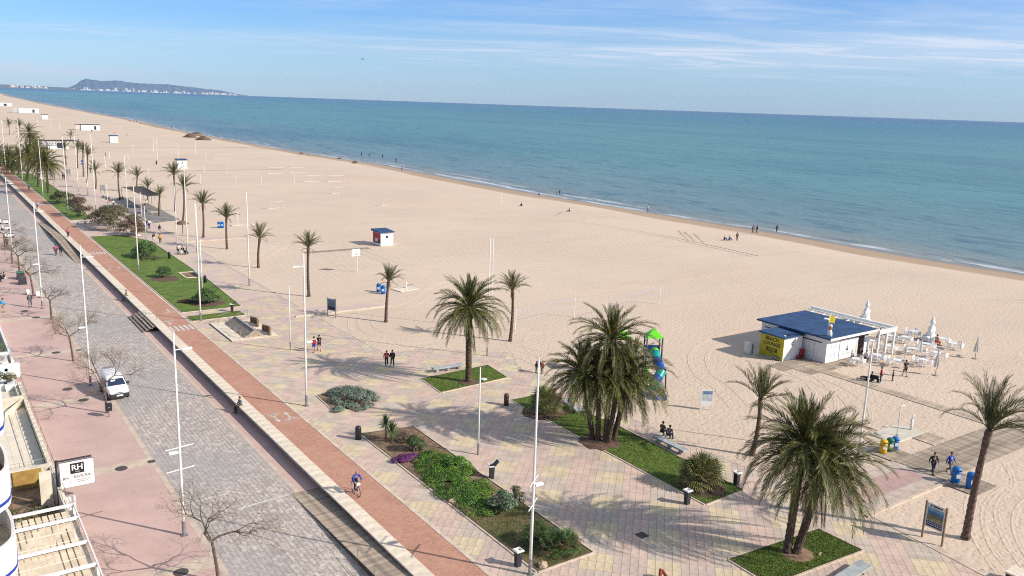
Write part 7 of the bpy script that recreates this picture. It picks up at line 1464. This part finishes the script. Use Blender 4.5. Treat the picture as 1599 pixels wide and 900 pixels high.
# ---- hanging hotel sign
b = P(94, 790, -.6); hs = rise(94, 790, 720, -.6); t = empty('hotel_sign', b, 0, 'white hanging sign reading RH RIVIERA on a black post', 'sign'); MB().tube([(0, 0, 0), (0, 0, hs)], .10, 10).build('post', M['black'], t, True); MB().lathe([(.22, 0), (.22, .06), (.1, .1)], 12).build('foot', M['black'], t)
MB().tube([(-.05, 0, hs-.08), (2.05, 0, hs-.08)], .065, 8).build('arm', M['black'], t)
pw, ph = 2.0, 1.75; x0 = .16; zt = hs-.22; MB().box(x0, x0+pw, -.06, .06, zt-ph, zt).build('panel', M['white'], t)
MB().box(x0-.02, x0, -.07, .07, zt-ph-.02, zt+.02).box(x0+pw, x0+pw+.02, -.07, .07, zt-ph-.02, zt+.02).box(x0, x0+pw, -.07, .07, zt, zt+.02).box(x0, x0+pw, -.07, .07, zt-ph-.02, zt-ph).build('panel_frame', M['galv'], t)
MB().box(x0+.60, x0+1.42, -.072, -.061, zt-.86, zt-.14).build('black_square', M['black'], t); r0_ = (R(90), 0, 0)
text('RH', .52, M['white'], t, (x0+1.01, -.078, zt-.46), r0_, bold=.012); text('HOTELES', .07, M['white'], t, (x0+1.01, -.078, zt-.74), r0_)
text('RH', .26, M['greyprint'], t, (x0+.30, -.064, zt-1.12), r0_, bold=.004); MB().box(x0+.55, x0+.565, -.07, -.061, zt-1.50, zt-.92).build('divider_line', M['galv'], t); text('RIVIERA', .29, M['greyprint'], t, (x0+1.28, -.064, zt-1.10), r0_)
for k in range(2): text('APARTAMENTOS PLAYA' if k == 0 else 'GANDIA BEACH', .085, M['greyprint'], t, (x0+1.28, -.064, zt-1.34-.12*k), r0_)
o = MB().box(0, .7, -.05, .05, 0, .95).build('white_sign_board', M['white'], loc=P(97, 797, -.5)+Vector((.1, -.3, .0))); tag(o, 'blank white low panel at the foot of the black hotel sign post', 'panel')
o = MB().box(-.7, .0, -.06, .1, 0, 2.6).build('cream_pillar', M['cream'], loc=P(85, 793, -.6)); tag(o, 'narrow cream pillar left of the black hotel sign post', 'pillar')
# corner post at bottom right
b = P(1590, 912); o = MB().box(-.55, .55, -.5, .5, 0, .62).build('corner_block', M['wooddark'], loc=b); tag(o, 'brown block with pale cap cut by the bottom right corner', 'block'); MB().box(-.6, .6, -.55, .55, .622, .72).build('cap', M['stone'], o)
# ================================================================ FAR COAST
def farpos(px, dist): 
    d = (px-CX)/F*RT - (140-CY)/F*UP + FW; d.z = 0; d.normalize(); return d*dist
rid = [(98, 0), (108, 3), (115, 5.5), (121, 8), (128, 12.5), (135, 15.5), (142, 14.5), (150, 13.8), (160, 13.0), (172, 13.5), (182, 14.6), (192, 14.0), (205, 12.5), (218, 12), (232, 11.5), (245, 11.8), (258, 11.8), (270, 11.2), (283, 10.3), (298, 9.2), (310, 8.5), (322, 7.5), (335, 6.8), (345, 6.2), (355, 4.2), (365, 2.6), (376, 1.2), (388, 0)]
D0 = 21000.0; mb = MB(); NR = 9; rnd = random.Random(12); N = 116; rows = []
for j in range(NR):
    v = j/(NR-1); row = []
    for i in range(N+1):
        px = 98+290*i/N
        for (a, ha), (b, hb) in zip(rid, rid[1:]):
            if a <= px <= b: h = ha+(hb-ha)*(px-a)/(b-a); break
        prof = math.sin(min(1, v*2)*math.pi/2) if v < .5 else 1-(v-.5)*1.4
        hh = h*D0/F*prof*1.0; hh *= 1+.16*math.sin(px*.55+v*5)*(1-abs(v-.5)*2) if v < .48 else 1
        q = farpos(px, D0-1200+2400*v+rnd.uniform(-80, 80)); row.append((q.x, q.y, max(0, hh+rnd.uniform(-5, 5)*(1 if 0 < v < 1 else 0))-2))
    rows.append(row)
for r in rows: mb.v += r
for j in range(NR-1):
    for i in range(N): mb.f.append((j*(N+1)+i, j*(N+1)+i+1, (j+1)*(N+1)+i+1, (j+1)*(N+1)+i)); mb.m.append(0)
m, g = newmat('haze_blue_far_hills'); p = g.geo; c = g.mix(g.ss(g.noise(p, .0016, 5, .65), .40, .62), (.018, .045, .13), (.05, .08, .17)); c = g.mix(g.ss(g.noise(p, .006, 3, .6), .58, .7), c, (.20, .18, .16)); g.l.new(c, g.b.inputs['Base Color']); g.b.inputs['Roughness'].default_value = 1  # part of the distance haze is painted into the hill's blue base colour
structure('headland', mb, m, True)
structure('low_coast', MB().poly([tuple(farpos(-60, 17800))[:2]+(-3,), tuple(farpos(118, 18200))[:2]+(-3,), tuple(farpos(118, 20500))[:2]+(-3,), tuple(farpos(-60, 20500))[:2]+(-3,), tuple(farpos(-60, 17800))[:2]+(4,), tuple(farpos(118, 18200))[:2]+(4,), tuple(farpos(118, 20500))[:2]+(38,), tuple(farpos(-60, 20500))[:2]+(70,)], [(4, 5, 6, 7), (0, 1, 5, 4), (3, 2, 1, 0)]), mat('far_coast', (.12, .11, .08), 1, .3, .001))
far = [mat('far_white_wall', (.74, .70, .66), .9, .05, .01), mat('far_pink_wall', (.60, .50, .44), .9, .08, .01)]
rnd = random.Random(9)
for i in range(150):
    if i < 46: px = 18+rnd.random()*62; d = 18300; hh = rnd.uniform(20, 55)*(1.25 if px < 32 else 1); w = rnd.uniform(16, 36); lab, grp = 'white tower block in the distant town at the far left'+(', among its tallest left ones' if px < 34 else ', in its middle' if px < 58 else ', at its right end'), 'tower blocks of the far left town'
    elif i < 136: px = 112+rnd.random()**.9*262; d = 18900; hh = rnd.uniform(12, 40); w = rnd.uniform(16, 50); lab, grp = 'small white building at the foot of the blue headland'+(', below its peak' if px < 165 else ', below its long middle ridge' if px < 255 else ', below its falling right half' if px < 330 else ', near its low right tip'), 'white buildings below the headland'
    else: px = 120+rnd.random()*240; d = 19400; hh = rnd.uniform(40, 80); w = rnd.uniform(16, 40); lab, grp = 'white building part way up the blue headland'+(' under the peak' if px < 170 else ' on the middle slope' if px < 270 else ' on the low right slope'), 'white buildings up the headland slope'
    q = farpos(px, d+rnd.uniform(0, 120)); z0 = 0; a = math.atan2(q.y, q.x); o = MB().box(-w/2, w/2, -w/2, w/2, z0-2 if d != 19400 else 12, hh).build('far_building', far[i % 2 and px < 90], loc=(q.x, q.y, 0), rz=a); tag(o, lab, 'building', grp)
# bird
t = empty('bird', CAM + ((567-CX)/F*RT - (93-CY)/F*UP + FW)*160, R(40), 'lone bird flying above the sea', 'bird'); MB().poly([(0, -.35, 0), (.07, 0, .03), (0, .4, 0), (-.07, 0, .03), (.7, -.1, .28), (-.7, -.1, .28), (.25, .1, .12), (-.25, .1, .12)], [(0, 1, 2, 3), (1, 4, 6), (3, 7, 5), (1, 6, 2), (3, 2, 7)]).build('body', M['dark'], t)
# ================================================================ AIR
hz = MB().box(-22500, 26000, -20500, 24500, -9, 480).build('haze', None); hz['kind'] = 'stuff'
hm = bpy.data.materials.new('haze'); hm.use_nodes = True; nt = hm.node_tree; nt.nodes.clear(); ho = nt.nodes.new('ShaderNodeOutputMaterial'); pv = nt.nodes.new('ShaderNodeVolumePrincipled'); pv.inputs['Color'].default_value = (.52, .76, 1.0, 1); pv.inputs['Density'].default_value = 3.0e-5; pv.inputs['Anisotropy'].default_value = 0; nt.links.new(pv.outputs[0], ho.inputs['Volume'])
hz.data.materials.append(hm)
